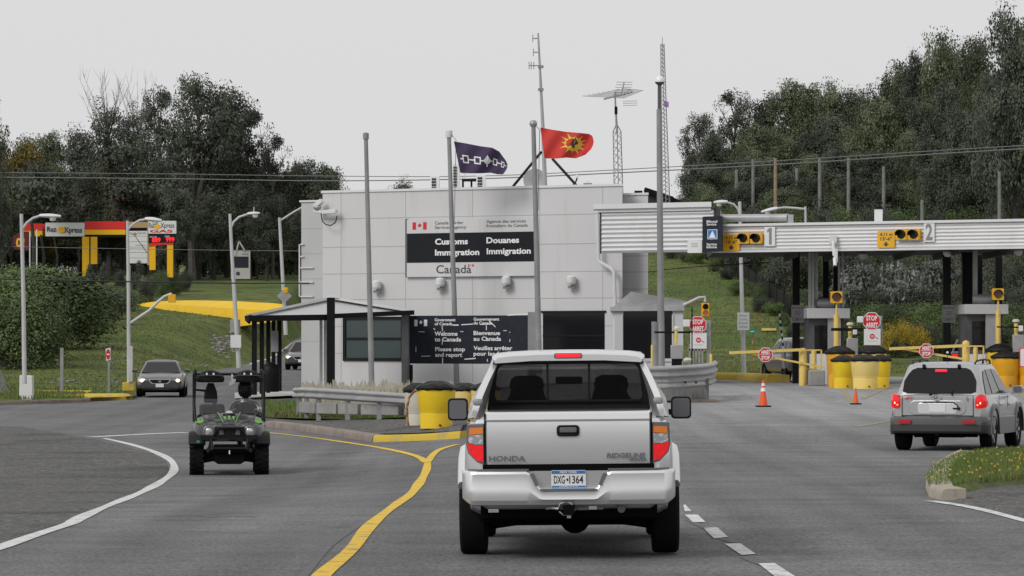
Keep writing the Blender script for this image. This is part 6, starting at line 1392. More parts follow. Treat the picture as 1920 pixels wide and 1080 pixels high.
mb=MB().mt('under'); mb.box((0,2.2,.36),(1.4,3.9,.14)); mb.box((0,.4,.33),(.9,.5,.14)); mb.tube([(-.6,.86,.30),(.6,.86,.30)],.05); mb.tube([(0,-.03,.33),(0,.4,.33)],.04,10); mb.build('underbody',su)
MB().mt('rim').tube([(-.1,.6,1.64),(-.1,.6,1.80)],.006,5).build('antenna',su)
MB().mt('wsign').lathe([(0,-.03),(.028,0),(0,.03)],(.05,.75,1.83),10).build('antenna_ball',su)
MB().mt('black').tube([(.05,.75,1.64),(.05,.75,1.81)],.006,5).build('antenna',su)
# ---- oncoming grey car ----
def sedan(name,lab,px,Y,s_w,paint,rz,lit=True,L=4.85,dz=0,X=None,zr=1.40):
    x=(px-960)*Y/F if X is None else X
    t=thing(name,lab,'car',(x,Y,G(x,Y)+dz),rz)
    P=dict(W=1.84,r=.33,ax=(.98,3.76),st=[(.05,.76,.86,.40),(.15,.84,.92,.32),(.5,.89,.95,.27),(1.2,.92,.95,.24),(2.4,.92,.93,.24),(3.3,.915,.91,.24),(3.9,.90,.85,.24),(4.4,.86,.76,.24),(4.68,.80,.68,.25),(4.82,.70,.60,.28)],gh=(.75,1.45,2.75,3.62,.90,zr,.80,.60))
    body,side,rear,front,panel=carshell(t,P,paint)
    mb=MB().mt('carglass'); panel(mb,front,[(.05,.03),(.95,.03),(.93,.90),(.07,.90)],Vector((0,.5,.86)),.012,.03); mb.build('windscreen',t,smooth=0)
    mb=MB().mt('carglass'); panel(mb,rear,[(.06,.06),(.94,.06),(.92,.90),(.08,.90)],Vector((0,-.6,.8)),.012,.03); mb.build('rear_window',t,smooth=0)
    for s in(-1,1):
        mb=MB().mt('carglass'); panel(mb,lambda u,v:side(s,u,v),[(.10,.08),(.49,.08),(.49,.86),(.12,.86)],Vector((s,0,.2)),.012,.03); panel(mb,lambda u,v:side(s,u,v),[(.52,.08),(.93,.08),(.90,.86),(.52,.86)],Vector((s,0,.2)),.012,.03); mb.build('side_window',t,smooth=0)
        mb=MB().mt(paint); rings=[]
        for y,k in((3.30,.8),(3.24,1),(3.16,1)): rings.append([Vector((s*1.0+a*k,y,.98+b*k)) for a,b in rr(-.11,-.065,.11,.065,.05,3)])
        mb.loft(rings); mb.bar((s*.84,3.3,.92),(s*.95,3.24,.96),.05,.05); mb.build('door_mirror',t,smooth=50)
        H_=MB().mt('clear'); rings=[]
        for xx,yy,z0,z1 in((.50,4.80,.56,.66),(.62,4.77,.56,.69),(.74,4.70,.57,.72),(.84,4.55,.60,.74)): rings.append([Vector((s*xx,yy,z0)),Vector((s*xx,yy-.04,z1)),Vector((s*xx*.97,yy-.12,z1)),Vector((s*xx*.97,yy-.12,z0))])
        H_.loft(rings); h=H_.build('headlight',t,smooth=50)
        MB().mt('headlitc' if lit else 'clear').lathe([(0,.03),(.05,.02),(.065,-.02)],(s*.66,4.79,.625),14,'y').build('lamp_bulb',h)
        if lit: MB().mt('headlit').prism([(s*.60,.585),(s*.76,.60),(s*.75,.68),(s*.62,.665)],(0,4.74,0),(1,0,0),(0,0,1),(0,1,0),0,.03).build('reflector',h,smooth=0)
    mb=MB().mt('chrome'); rings=[]
    a=[(-.30,.50),(.30,.50),(.40,.60),(.42,.685),(-.42,.685),(-.40,.60)]; 
    mb.prism(a,(0,4.80,0),(-1,0,0),(0,0,1),(0,1,0),-.05,.03); gr=mb.build('grille_surround',t,smooth=0,bevel=.008)
    mb=MB().mt('black'); mb.prism([(-.26,.525),(.26,.525),(.35,.60),(.37,.66),(-.37,.66),(-.35,.60)],(0,4.80,0),(-1,0,0),(0,0,1),(0,1,0),0,.036); mb.mt('chrome'); text(mb,'H',(.04,4.838,.56),(-1,0,0),(0,0,1),.085,.07,.03,.002); mb.build('grille',gr,smooth=0)
    mb=MB().mt('wsign'); mb.prism(rr(-.15,.38,.15,.51,.01),(0,4.84,0),(-1,0,0),(0,0,1),(0,1,0),0,.012); mb.build('licence_plate',t,smooth=0)
    mb=MB().mt('black'); mb.prism(rr(-.62,.27,.62,.37,.04),(0,4.80,0),(-1,0,0),(0,0,1),(0,1,0),-.06,.02); mb.build('air_intake',t,smooth=0)
    MB().mt('under').box((0,2.4,.24),(1.5,4.4,.12)).build('underbody',t)
    for yy in(.98,3.76):
        for s in(-1,1): wheel(t,s*.80,yy,.33,.22,s)
    for s in(-1,1): MB().mt('seat').lathe([(0,-.1),(.11,-.06),(.12,.04),(0,.11)],(s*.36,2.2,1.18),12).build('headrest',t)
    return t
# headings: nose (local +y) toward the camera
sedan('sedan','dark grey sedan with lit headlamps coming round behind the green utility buggy',301,144.5,0,'graypaint',math.pi+R(3.2),X=-13.45,zr=1.34)
sedan('sedan','older dark sedan half hidden by the grey shelter wall, headlamps lit',566,189,0,'graypaint',math.pi-R(4),dz=0,X=(567-960)*189/F+.55)
# ---- grey vehicle in the lane (side view, nose left) ----
t=thing('sport_utility_vehicle','mid grey sport utility vehicle behind the left barrier arm, nose to the left','car',(11.40,141,G(10,141)+.01),R(13))
P=dict(W=1.84,r=.35,ax=(.86,3.48),st=[(.05,.80,.98,.42),(.12,.86,1.02,.36),(.35,.90,1.05,.32),(.9,.92,1.06,.30),(1.7,.92,1.06,.30),(2.6,.92,1.02,.30),(3.2,.915,.99,.30),(3.6,.90,.95,.32),(4.1,.86,.86,.36),(4.38,.78,.74,.42)],gh=(.16,.50,2.45,3.25,1.0,1.62,.83,.655))
body,side,rear,front,panel=carshell(t,P,'midgrey')
for s in(-1,1):
    for pts in([(.10,.10),(.30,.10),(.30,.84),(.13,.80)],[(.335,.10),(.60,.10),(.60,.86),(.335,.85)],[(.635,.10),(.955,.10),(.86,.82),(.635,.86)]):
        mb=MB().mt('carglass'); panel(mb,lambda u,v:side(s,u,v),pts,Vector((s*.96,0,.27)),.014,.03); mb.build('side_window',t,smooth=0)
    for yy in(.86,3.48): wheel(t,s*.81,yy,.35,.22,s,mt='cladding')
mb=MB().mt('carglass'); panel(mb,front,[(.05,.03),(.95,.03),(.93,.90),(.07,.90)],Vector((0,.5,.86)),.012,.03); mb.build('windscreen',t,smooth=0)
mb=MB().mt('cladding'); mb.box((0,4.33,.45),(1.5,.15,.25)); mb.build('front_bumper',t,bevel=.04)
# ---- partly hidden vehicle in lane 2 : red tail lamp ----
X0=W(1768,0,140).x
t=thing('car','grey car mostly hidden in the second lane, one red tail lamp lit','car',(X0+1.0,139,.5),R(-8))
P=dict(W=1.8,r=.33,ax=(.9,3.4),st=[(.05,.76,.90,.40),(.15,.84,.95,.32),(.5,.88,.97,.27),(1.2,.90,.97,.24),(2.4,.90,.95,.24),(3.3,.89,.92,.24),(4.0,.85,.8,.26),(4.3,.76,.66,.3)],gh=(.35,.75,2.4,3.2,.93,1.42,.80,.62))
body,side,rear,front,panel=carshell(t,P,'graypaint2')
mb=MB().mt('carglass'); panel(mb,rear,[(.06,.06),(.94,.06),(.92,.90),(.08,.90)],Vector((0,-.6,.8)),.012,.03); mb.build('rear_window',t,smooth=0)
for s in(-1,1):
    mb=MB().mt('led'); mb.box((s*.66,.05,.80),(.22,.05,.16)); mb.build('tail_lamp',t,bevel=.02)
    mb=MB().mt('carglass'); panel(mb,lambda u,v:side(s,u,v),[(.10,.08),(.92,.08),(.88,.86),(.14,.86)],Vector((s,0,.2)),.012,.03); mb.build('side_window',t,smooth=0)
    for yy in(.9,3.4): wheel(t,s*.78,yy,.33,.21,s)
# ---- utility buggy, oncoming: built in the picture's directions: x right, y away, z up ----
UY=66.; UX=(427-960)*UY/F; sU=F/UY
ug=G(UX,UY)-.02
ut=thing('utility_buggy','black and green side by side utility buggy coming toward the camera on the left lane','buggy',(UX,UY+.35,ug),R(4.8))
def U(px,py,y=0): return Vector(((px-427)/sU*(UY+y)/UY,y,1.85+.0-ug-(py-YH)/sU*(UY+y)/UY))
# tyres with lugs
def knobby(x,y,r,w):
    c=Vector((x,y,r)); t_=MB().mt('tyre').lathe([(r*.5,-w*.4),(r*.82,-w*.5),(r*.93,-w*.46),(r*.955,-w*.36),(r*.955,w*.36),(r*.93,w*.46),(r*.82,w*.5),(r*.5,w*.4)],c,30,'x')
    for k in range(20):
        a=2*math.pi*k/20; 
        for s in(-1,1):
            aa=a+(.08 if s>0 else -.08); d=Vector((0,math.cos(aa),math.sin(aa))); tt=Vector((0,-math.sin(aa),math.cos(aa)))
            t_.bar(c+d*(r*.975)+Vector((s*w*.10,0,0)),c+d*(r*.965)+Vector((s*w*.50,0,0))+tt*.04,.04,r*.05,up=d)
    wv=t_.build('wheel',ut); MB().mt('under').lathe([(0,-w*.3),(r*.5,-w*.3),(r*.5,w*.3),(0,w*.3)],c,18,'x').build('rim',wv)
for y in(0,1.85):
    for s in(-1,1): knobby(s*.575,y+.0,.325,.25)
# bonnet
mb=MB().mt('camo'); rings=[]
for y,w,zt,zb_ in((-.42,.30,.80,.66),(-.38,.46,.86,.62),(-.25,.56,.93,.62),(0,.62,1.02,.66),(.3,.64,1.09,.70),(.42,.62,1.10,.75)):
    rings.append([Vector((x*w,y,lerp(zb_,zt,z))) for x,z in((-1,0),(-1.02,.45),(-.94,.75),(-.7,.92),(-.3,1),(0,1.03),(.3,1),(.7,.92),(.94,.75),(1.02,.45),(1,0))])
mb.loft(rings); hood=mb.build('bonnet',ut,smooth=50)
# fenders
for s in(-1,1):
    mb=MB().mt('black'); rings=[]
    for k in range(9):
        a=R(48+100*k/8); cc,ss=math.cos(a),math.sin(a); q=lambda r,x:Vector((s*x,cc*r,.34+ss*r)); rings.append([q(.40,.42),q(.40,.70),q(.43,.72),q(.46,.68),q(.47,.42)])
    mb.loft(rings); mb.build('mudguard',ut,smooth=50)
    h=MB().mt('housing').lathe([(.0,.02),(.10,.02),(.11,-.02),(.085,-.035),(0,-.01)],(s*.36,-.42,.80),18,'y').build('headlight',ut); MB().mt('clear').lathe([(0,-.045),(.05,-.04),(.075,-.02)],(s*.36,-.42,.80),16,'y').build('lens',h)
    mb=MB().mt('lime'); mb.prism([(s*.44,.90),(s*.58,.93),(s*.56,1.0),(s*.50,.97),(s*.47,1.02)],(0,-.33,0),(1,0,0),(0,.35,1),(0,-1,0.3),0,.05); mb.build('green_decal',hood,smooth=0)
    mb=MB().mt('lime')
    mb.bar((s*.11,-.30,.955),(s*.20,.34,1.125),.011,.010); mb.mt('cladding'); mb.bar((s*.36,-.32,.90),(s*.48,.30,1.10),.014,.012); mb.build('trim_stripe',hood,smooth=0)
    # roll cage posts
    mb=MB().mt('black'); mb.tube([(s*.60,.30,.95),(s*.625,.45,1.25),(s*.625,.75,1.80),(s*.60,.80,1.86)],.028); mb.tube([(s*.60,1.5,.8),(s*.625,1.55,1.3),(s*.60,1.55,1.86)],.028); mb.tube([(s*.60,.80,1.86),(s*.60,1.55,1.86)],.028); mb.build('roll_cage',ut)
    MB().mt('black').box((s*.635,.52,1.38),(.03,.05,.85)).build('windscreen_edge',ut)
    # suspension arms
    mb=MB().mt('under'); mb.bar((s*.18,-.05,.30),(s*.50,0,.24),.08,.04); mb.bar((s*.18,.1,.40),(s*.50,.05,.42),.06,.04); mb.build('suspension_arm',ut)
    mb=MB().mt('galv'); mb.tube([(s*.40,-.02,.28),(s*.32,0,.62)],.028); mb.tube([(s*.385,-.05,.42),(s*.36,-.05,.50)],.032); mb.build('damper',ut)
# three claw stripes and badge on the bonnet
mb=MB().mt('lime')
for k,x in enumerate((-.075,0,.075)):
    z0=.985;L=[.13,.15,.13][k]
    P0=[(x-.028,L),(x+.020,L+.01),(x+.012,.6*L),(x+.016,.3*L),(x-.004,0),(x-.006,.35*L),(x-.014,.7*L)]
    mb.prism(P0,(0,-.18,.985),(1,0,0),(0,.9,.42),(0,-.42,.9),0.005,.02)
mb.mt('cladding'); mb.box((0,-.26,.965),(.22,.02,.015)); mb.build('claw_emblem',hood,smooth=0)
MB().mt('chrome').prism([(-.07,0),(-.03,.035),(.03,.035),(.07,0),(.03,-.012),(-.03,-.012)],(0,.20,1.115),(1,0,0),(0,.5,.86),(0,-.86,.5),0,.012).build('badge',hood,smooth=0)
MB().mt('black').lathe([(0,.03),(.11,.02),(.13,-.03)],(0,.25,1.08),16).build('bonnet_scoop',hood)
# brush guard & front
mb=MB().mt('black'); mb.tube([(-.32,-.40,.62),(-.22,-.50,.82),(-.18,-.52,.86),(.18,-.52,.86),(.22,-.50,.82),(.32,-.40,.62)],.024); mb.tube([(-.30,-.50,.50),(.30,-.50,.50)],.024); mb.tube([(-.30,-.5,.50),(-.32,-.45,.66)],.022); mb.tube([(.30,-.5,.50),(.32,-.45,.66)],.022); mb.box((0,-.42,.70),(1.02,.08,.07)); mb.box((0,-.44,.80),(.52,.06,.16)); mb.build('brush_guard',ut)
for s in(-1,1): MB().mt('cladding').prism([(s*.10,.74),(s*.18,.74),(s*.20,.88),(s*.12,.88)],(0,-.48,0),(1,0,0),(0,0,1),(0,-1,0),0,.01).build('guard_slot',ut,smooth=0)
mb=MB().mt('under'); mb.prism([(-.26,.56),(.26,.56),(.26,.26),(.20,.22),(-.20,.22),(-.26,.26)],(0,-.40,0),(1,0,0),(0,0,1),(0,1,0),0,.5); mb.box((0,.9,.34),(.9,2.2,.16)); mb.box((0,-.44,.50),(.56,.06,.14)); mb.build('chassis',ut)
mb=MB().mt('chrome'); mb.tube([(.0,-.47,.50),(.0,-.49,.40)],.012,6); mb.box((-.06,-.47,.50),(.05,.02,.02)); mb.box((.06,-.47,.495),(.05,.02,.02)); mb.build('winch_hook',ut)
# plastic windscreen, dash, seats
mb=MB().mt('plexi'); mb.add([Vector(p) for p in((-.60,.40,1.10),(.60,.40,1.10),(.61,.52,1.36),(-.61,.52,1.36))],[(0,1,2,3)]); mb.build('windscreen',ut,smooth=0)
MB().mt('black').box((0,.66,.98),(1.15,.25,.2)).build('dashboard',ut,bevel=.04)
for s in(-1,1):
    MB().mt('seat').box((s*.30,1.28,.98),(.46,.14,.55)).build('seat_back',ut,bevel=.05); MB().mt('seat').box((s*.30,1.05,.68),(.46,.5,.14)).build('seat_cushion',ut,bevel=.05)
    MB().mt('black').box((s*.52,1.05,.74),(.16,.95,.50)).build('side_panel',ut,bevel=.04)
    # padded roof bags with white studs
    mb=MB().mt('black'); rings=[]
    for y,k in((.62,.82),(.66,1),(.85,1.02),(1.05,.95),(1.10,.75)): rings.append([Vector((s*.335+a*k,y,1.74+b*k)) for a,b in [(-.25,-.06),(-.22,-.085),(0,-.09),(.22,-.085),(.25,-.06),(.25,.0),(.235,.02),(.20,.035),(.17,.09),(.08,.125),(0,.135),(-.08,.125),(-.17,.09),(-.20,.035),(-.235,.02),(-.25,.0)]])
    mb.loft(rings); rb=mb.build('roof_bag',ut,smooth=50)
    mb=MB().mt('letw'); 
    for d in(-.06,.06): mb.box((s*.335+d,.615,1.80),(.032,.02,.05))
    mb.build('white_stud',rb,smooth=0)
    MB().mt('skirt').tube([(s*.335-.245,.60,1.775),(s*.335,.585,1.78),(s*.335+.245,.60,1.775)],.012,6).build('bag_zip',rb)
MB().mt('black').tube([(-.60,.80,1.80),(.60,.80,1.80)],.024).build('cage_bar',ut)
mb=MB().mt('black'); rings=[]
for z,w in((1.28,.11),(1.32,.125),(1.48,.115),(1.60,.07),(1.64,.05)): rings.append([Vector((-.325+a*w/.1,.95+b,z)) for a,b in rr(-.1,-.05,.1,.05,.04,3)])
mb.loft(rings); mb.build('headrest',ut,smooth=50)
MB().mt('black').bar((-.30,.9,1.32),(-.04,.62,1.02),.05,.03).build('belt_strap',ut); MB().mt('black').tube([(-.60,.9,1.52),(-.42,.92,1.50)],.02).build('grab_handle',ut)
mb=MB().mt('chrome'); mb.prism([(.075*math.cos(k*.5236),.045*math.sin(k*.5236)) for k in range(12)],(.06,.60,1.66),(.85,0,.5),(0,0,1),(0,-1,0),0,.012); mb.tube([(.055,.64,1.80),(.06,.61,1.68)],.01,5); mb.build('rear_mirror',ut)
MB().mt('black').lathe([(.15,-.012),(.18,-.012),(.18,.012),(.15,.012)],(.30,.78,1.12),20,'y').build('steering_wheel',ut)
MB().mt('camo').box((0,2.0,.86),(1.2,1.1,.32)).build('cargo_bed',ut,bevel=.03)
MB().mt('green').box((-.55,-.46,.62),(.06,.03,.04)).build('marker',ut)
# ---- driver of the buggy (skinned body) ----
def person(name,lab,origin,joints,edges,rz=0,mt='jacket'):
    me=bpy.data.meshes.new('body'); me.from_pydata([j[0] for j in joints],edges,[]); o=bpy.data.objects.new('body',me); COL.objects.link(o)
    sk=o.modifiers.new('s','SKIN'); sk.use_smooth_shade=True
    me.skin_vertices.new() if not me.skin_vertices else None
    for i,j in enumerate(joints): me.skin_vertices[0].data[i].radius=(j[1],j[2] if len(j)>2 else j[1]); me.skin_vertices[0].data[i].use_root=(i==0)
    sb=o.modifiers.new('u','SUBSURF'); sb.levels=2; sb.render_levels=2
    dg=bpy.context.evaluated_depsgraph_get(); m2=bpy.data.meshes.new_from_object(o.evaluated_get(dg)); bpy.data.objects.remove(o)
    m2.materials.clear(); m2.materials.append(M[mt]); m2.polygons.foreach_set('material_index',[0]*len(m2.polygons)); m2.polygons.foreach_set('use_smooth',[True]*len(m2.polygons))
    t=thing(name,lab,'person',origin,rz); b=bpy.data.objects.new('body',m2); COL.objects.link(b); b.parent=t; return t
J=[((.30,1.08,.78),.15,.12),((.30,1.12,1.0),.15,.11),((.30,1.10,1.20),.18,.11),((.30,1.06,1.33),.10,.08),((.30,1.03,1.42),.055,.055),
   ((.10,1.06,1.28),.065),((.03,.95,1.10),.052),((.17,.78,1.16),.04),((.21,.76,1.18),.035),
   ((.50,1.06,1.28),.065),((.57,.95,1.10),.052),((.44,.78,1.16),.04),((.40,.76,1.18),.035),
   ((.20,.85,.76),.085),((.19,.60,.74),.065),((.20,.50,.45),.05),((.40,.85,.76),.085),((.41,.60,.74),.065),((.41,.50,.45),.05)]
E_=[(0,1),(1,2),(2,3),(3,4),(2,5),(5,6),(6,7),(7,8),(2,9),(9,10),(10,11),(11,12),(0,13),(13,14),(14,15),(0,16),(16,17),(17,18)]
dr=person('person','driver of the utility buggy in black glossy jacket and dark helmet, hands on the wheel',(UX,UY+.35,ug),J,E_,R(4.8))
mb=MB().mt('skin')
MB().mt('black').lathe([(.0,-.15),(.09,-.14),(.125,-.09),(.14,0),(.135,.07),(.10,.13),(.0,.155)],(.30,1.02,1.53),22).build('helmet',dr)
mb=MB().mt('carglass'); rings=[]
for z in(-.045,-.02,.02,.05): rings.append([Vector((.30+math.sin(a)*.143,1.02-math.cos(a)*.146,1.54+z)) for a in [R(-62+124*k/10) for k in range(11)]])
mb.loft(rings,caps=False,closed=False); mb.build('visor',dr,fix=False)
mb=MB().mt('chrome'); mb.tube([(.20,.905,1.50),(.25,.885,1.475),(.32,.88,1.47)],.010,6); mb.tube([(.38,.90,1.58),(.42,.94,1.60)],.010,6); mb.build('helmet_trim',dr)
MB().mt('orangep').prism(rr(-.065,-.05,.065,.05,.03),(.29,.975,1.20),(1,0,0),(0,.15,1),(0,-1,.15),0,.01).build('jacket_patch',dr,smooth=0)
for s in(-1,1):   # gloved hands: palm, four curled fingers and thumb round the rim
    cx=.30+s*.115; mb=MB().mt('black'); mb.box((cx,.765,1.19),(.075,.05,.075))
    for k in range(4): z=1.215-k*.019; L=[.9,1,.95,.8][k]; mb.tube([(cx-s*.01,.745,z),(cx-s*.045*L,.735,z),(cx-s*.055*L,.76,z),(cx-s*.04*L,.785,z)],[.010,.010,.009,.008],6)
    mb.tube([(cx,.75,1.225),(cx-s*.02,.735,1.24),(cx-s*.045,.74,1.235)],[.012,.011,.009],6); mb.build('glove',dr,smooth=60)
# ---------------- trees and shrubs ----------------
def npmesh(name,V,Fn,mt):
    me=bpy.data.meshes.new(name); n=len(V); me.vertices.add(n); me.vertices.foreach_set('co',V.astype(np.float32).ravel())
    nf=len(Fn); me.loops.add(nf*4); me.loops.foreach_set('vertex_index',Fn.ravel().astype(np.int32)); me.polygons.add(nf)
    me.polygons.foreach_set('loop_start',np.arange(0,nf*4,4,dtype=np.int32)); me.polygons.foreach_set('loop_total',np.full(nf,4,dtype=np.int32)); me.update(); me.materials.append(M[mt]); return me
def leaves(rg,C,N,size,mt,up=.35,name='crown'):
    # C: leaf centres, N: outward directions
    n=len(C); d=rg.normal(size=(n,3)); nr=d+N*1.7; nr[:,2]+=up; nr/=np.linalg.norm(nr,axis=1)[:,None]
    a=np.cross(nr,rg.normal(size=(n,3))); a/=np.linalg.norm(a,axis=1)[:,None]+1e-9; b=np.cross(nr,a)
    s=size*rg.uniform(.55,1.35,(n,1)); w=s*.62
    V=np.stack([C-a*s,C+b*w+nr*s*.12,C+a*s,C-b*w+nr*s*.12],1).reshape(-1,3); return npmesh(name,V,np.arange(4*n).reshape(-1,4),mt)
def crownpts(rg,lobes,nclump,nleaf,sig,flat=.7):
    vol=np.array([l[1][0]*l[1][1]*l[1][2] for l in lobes])**.67; pr=vol/vol.sum(); CC=[];NN=[]
    k=rg.choice(len(lobes),nclump,p=pr); c=np.array([l[0] for l in lobes])[k]; r=np.array([l[1] for l in lobes])[k]
    d=rg.normal(size=(nclump,3)); d/=np.linalg.norm(d,axis=1)[:,None]; rad=rg.uniform(.40,1.0,(nclump,1)); P=c+d*r*rad
    m=nleaf; off=np.clip(rg.normal(size=(nclump,m,3)),-1.5,1.5)*sig*rg.uniform(.6,1.5,(nclump,1,1)); off[:,:,2]*=flat
    C=(P[:,None,:]+off).reshape(-1,3); N=np.repeat(d,m,0); return C,N,P
def treevar(kind,seed,h=14.,w=9.,mt='leafd',nclump=330,nleaf=76,size=.125,sig=.52,base=.18,barkm='barkd',lobes=9,bare=0):
    rg=np.random.default_rng(seed); r=random.Random(seed); L=[]
    if kind=='conic':
        for k in range(7): f=k/6; L.append(((r.uniform(-.3,.3),r.uniform(-.3,.3),h*lerp(base+.08,.93,f)),(w/2*lerp(1,.16,f),w/2*lerp(1,.16,f),h*.11)))
    elif kind=='shrub':
        for k in range(lobes): a=r.uniform(0,6.28);q=r.uniform(0,.33)*w; z=h*r.uniform(.3,.68); L.append(((math.cos(a)*q,math.sin(a)*q,z),(w*.24,w*.24,h*r.uniform(.26,.34))))
    else:
        for k in range(lobes):
            f=(k+.5)/lobes; z=h*lerp(base+.14,.88,f); prof=math.sin(math.pi*min(1,.22+f*.78))**.7 if kind=='oval' else math.sin(math.pi*(.28+f*.62))
            a=k*2.4+r.uniform(-.5,.5); q=w/2*prof*r.uniform(.35,.66); s=w*r.uniform(.20,.30)*(1.15 if kind=='oval' else 1)
            L.append(((math.cos(a)*q,math.sin(a)*q,z),(s,s,s*r.uniform(.7,.95))))
        if kind=='ragged':
            L=[]
            for k in range(lobes):
                f=(k+.5)/lobes; z=h*lerp(base+.1,.90,f); a=k*2.4+r.uniform(-.6,.6); q=w/2*math.sin(math.pi*(.30+f*.60))*r.uniform(.25,.92); s=w*r.uniform(.10,.165); L.append(((math.cos(a)*q,math.sin(a)*q,z),(s*1.15,s*1.15,s*r.uniform(.7,1.1))))
            L.append(((0,0,h*.5),(w*.22,w*.22,h*.20)))
        else: L.append(((0,0,h*.6),(w*.3,w*.3,h*.22)))
    C,N,P=crownpts(rg,L,nclump,nleaf,sig); crown=leaves(rg,C,N,size,mt)
    tb=MB().mt(barkm)
    if kind!='shrub':
        lean=(r.uniform(-.4,.4),r.uniform(-.4,.4)); top=Vector((lean[0],lean[1],h*.86)); tr=h*.017+.03
        tb.tube([(0,0,-.6),(0,0,0),(lean[0]*.3,lean[1]*.3,h*.3),(lean[0]*.6,lean[1]*.6,h*.6),top],[tr*1.5,tr*1.2,tr*.9,tr*.5,.03],8)
        for (c,rd) in L:
            z0=max(h*base*.8,c[2]-abs(c[0])-abs(c[1])*.6-h*.08); s0=Vector((lean[0]*z0/h,lean[1]*z0/h,z0)); c=Vector(c); tb.tube([s0,s0.lerp(c,.5)+Vector((0,0,.3)),c],[tr*.5,tr*.3,.03],6)
            for q in range(4): e=c+Vector((r.uniform(-1,1)*rd[0],r.uniform(-1,1)*rd[1],r.uniform(-.2,1)*rd[2]))*1.02; tb.tube([c.lerp(s0,.2),e],[.05,.012],4,False)
        for q in range(bare):
            a=r.uniform(0,6.28); s0=Vector((lean[0],lean[1],h*r.uniform(.6,.8))); d=Vector((math.cos(a)*.55,math.sin(a)*.55,1)).normalized(); e=s0+d*h*r.uniform(.22,.42)
            m_=s0.lerp(e,.5)+Vector((r.uniform(-.3,.3),0,0)); tb.tube([s0,m_,e],[.07,.03,.008],4,False)
            for z in range(7): b=m_.lerp(e,r.uniform(-.3,.9)); tb.tube([b,b+Vector((r.uniform(-.9,.9),r.uniform(-.5,.5),r.uniform(.5,1.5)))],[.016,.006],3,False)
    else:
        for q in range(5): a=r.uniform(0,6.28); tb.tube([(0,0,-.3),(math.cos(a)*w*.2,math.sin(a)*w*.2,h*.6)],[.05,.015],5)
    o=tb.build('trunk' if kind!='shrub' else 'stems',smooth=60,fix=False); tm=o.data; bpy.data.objects.remove(o)
    return dict(crown=crown,trunk=tm,h=h,w=w,kind=kind)
V={}
V['broad']=treevar('broad',11); V['broad2']=treevar('broad',12,mt='leafm'); V['oval']=treevar('oval',13,h=15,w=7.5); V['oval2']=treevar('oval',14,h=15,w=8,mt='leafm')
V['airy']=treevar('ragged',15,h=16,w=11,nclump=270,nleaf=66,sig=.44,size=.125,barkm='bark',lobes=24,base=.22); V['airy2']=treevar('ragged',35,h=16,w=10,nclump=240,nleaf=60,sig=.42,size=.125,barkm='bark',lobes=20,base=.2); V['bare']=treevar('broad',16,h=16,w=9,nclump=170,nleaf=60,sig=.48,size=.12,barkm='bark',bare=16,lobes=10)
V['conic']=treevar('conic',17,h=12,w=5.5,nclump=320,sig=.42); V['autumn']=treevar('broad',18,h=10,w=7,mt='leafy',nclump=260); V['bright']=treevar('oval',19,h=12,w=8,mt='leafm')
V['shrub']=treevar('shrub',21,h=3.2,w=4.2,mt='leafh',nclump=190,nleaf=80,size=.062,sig=.34); V['shrubg']=treevar('shrub',22,h=3.2,w=4.2,mt='leafg',nclump=190,nleaf=80,size=.062,sig=.34)
V['sumac']=treevar('shrub',23,h=3.6,w=4.6,mt='leafs',nclump=130,nleaf=30,size=.15,sig=.36); V['gold']=treevar('shrub',24,h=1.6,w=3.0,mt='flowery',nclump=80,nleaf=22,size=.05,sig=.22)
V['shrubd']=treevar('shrub',25,h=3.2,w=4.2,mt='leafd',nclump=190,nleaf=76,size=.064,sig=.36)
V['cream']=treevar('shrub',26,h=1.2,w=1.5,mt='flowerp',nclump=30,nleaf=14,size=.05,sig=.14)
NT={'conic':'conifer','shrub':'shrub'}
def plant(var,px,ytop,Y,wpx,lab,grp,ybase=None,name=None,cat=None,X=None):
    v=V[var]; a=W(px,ytop,Y); x=a.x; z=T(x,Y) if ybase is None else W(px,ybase,Y).z; z-=.1
    hh=max(.8,a.z-z); sx=wpx*Y/F/v['w']; sz=hh/(v['h']*(.99 if v['kind']!='shrub' else .94))
    nm=name or ('shrub' if v['kind']=='shrub' else 'tree'); t=thing(nm,lab,cat or nm,(x,Y,z),rnd.uniform(0,6.28),grp); t.scale=(sx,sx*rnd.uniform(.9,1.1),sz)
    for n,k in(('crown','crown'),('trunk' if nm=='tree' else 'stems','trunk')):
        o=bpy.data.objects.new('foliage' if (nm=='shrub' and n=='crown') else n,v[k]); COL.objects.link(o); o.parent=t
    return t
def row(pts,grp,labs,jit=3):
    for p in pts:
        var,px,yt,Y,w=p[:5]; lab=p[5] if len(p)>5 else labs[var]; plant(var,px+rnd.uniform(-jit,jit),yt+rnd.uniform(-jit,jit),Y+rnd.uniform(-3,3),w,lab,grp)
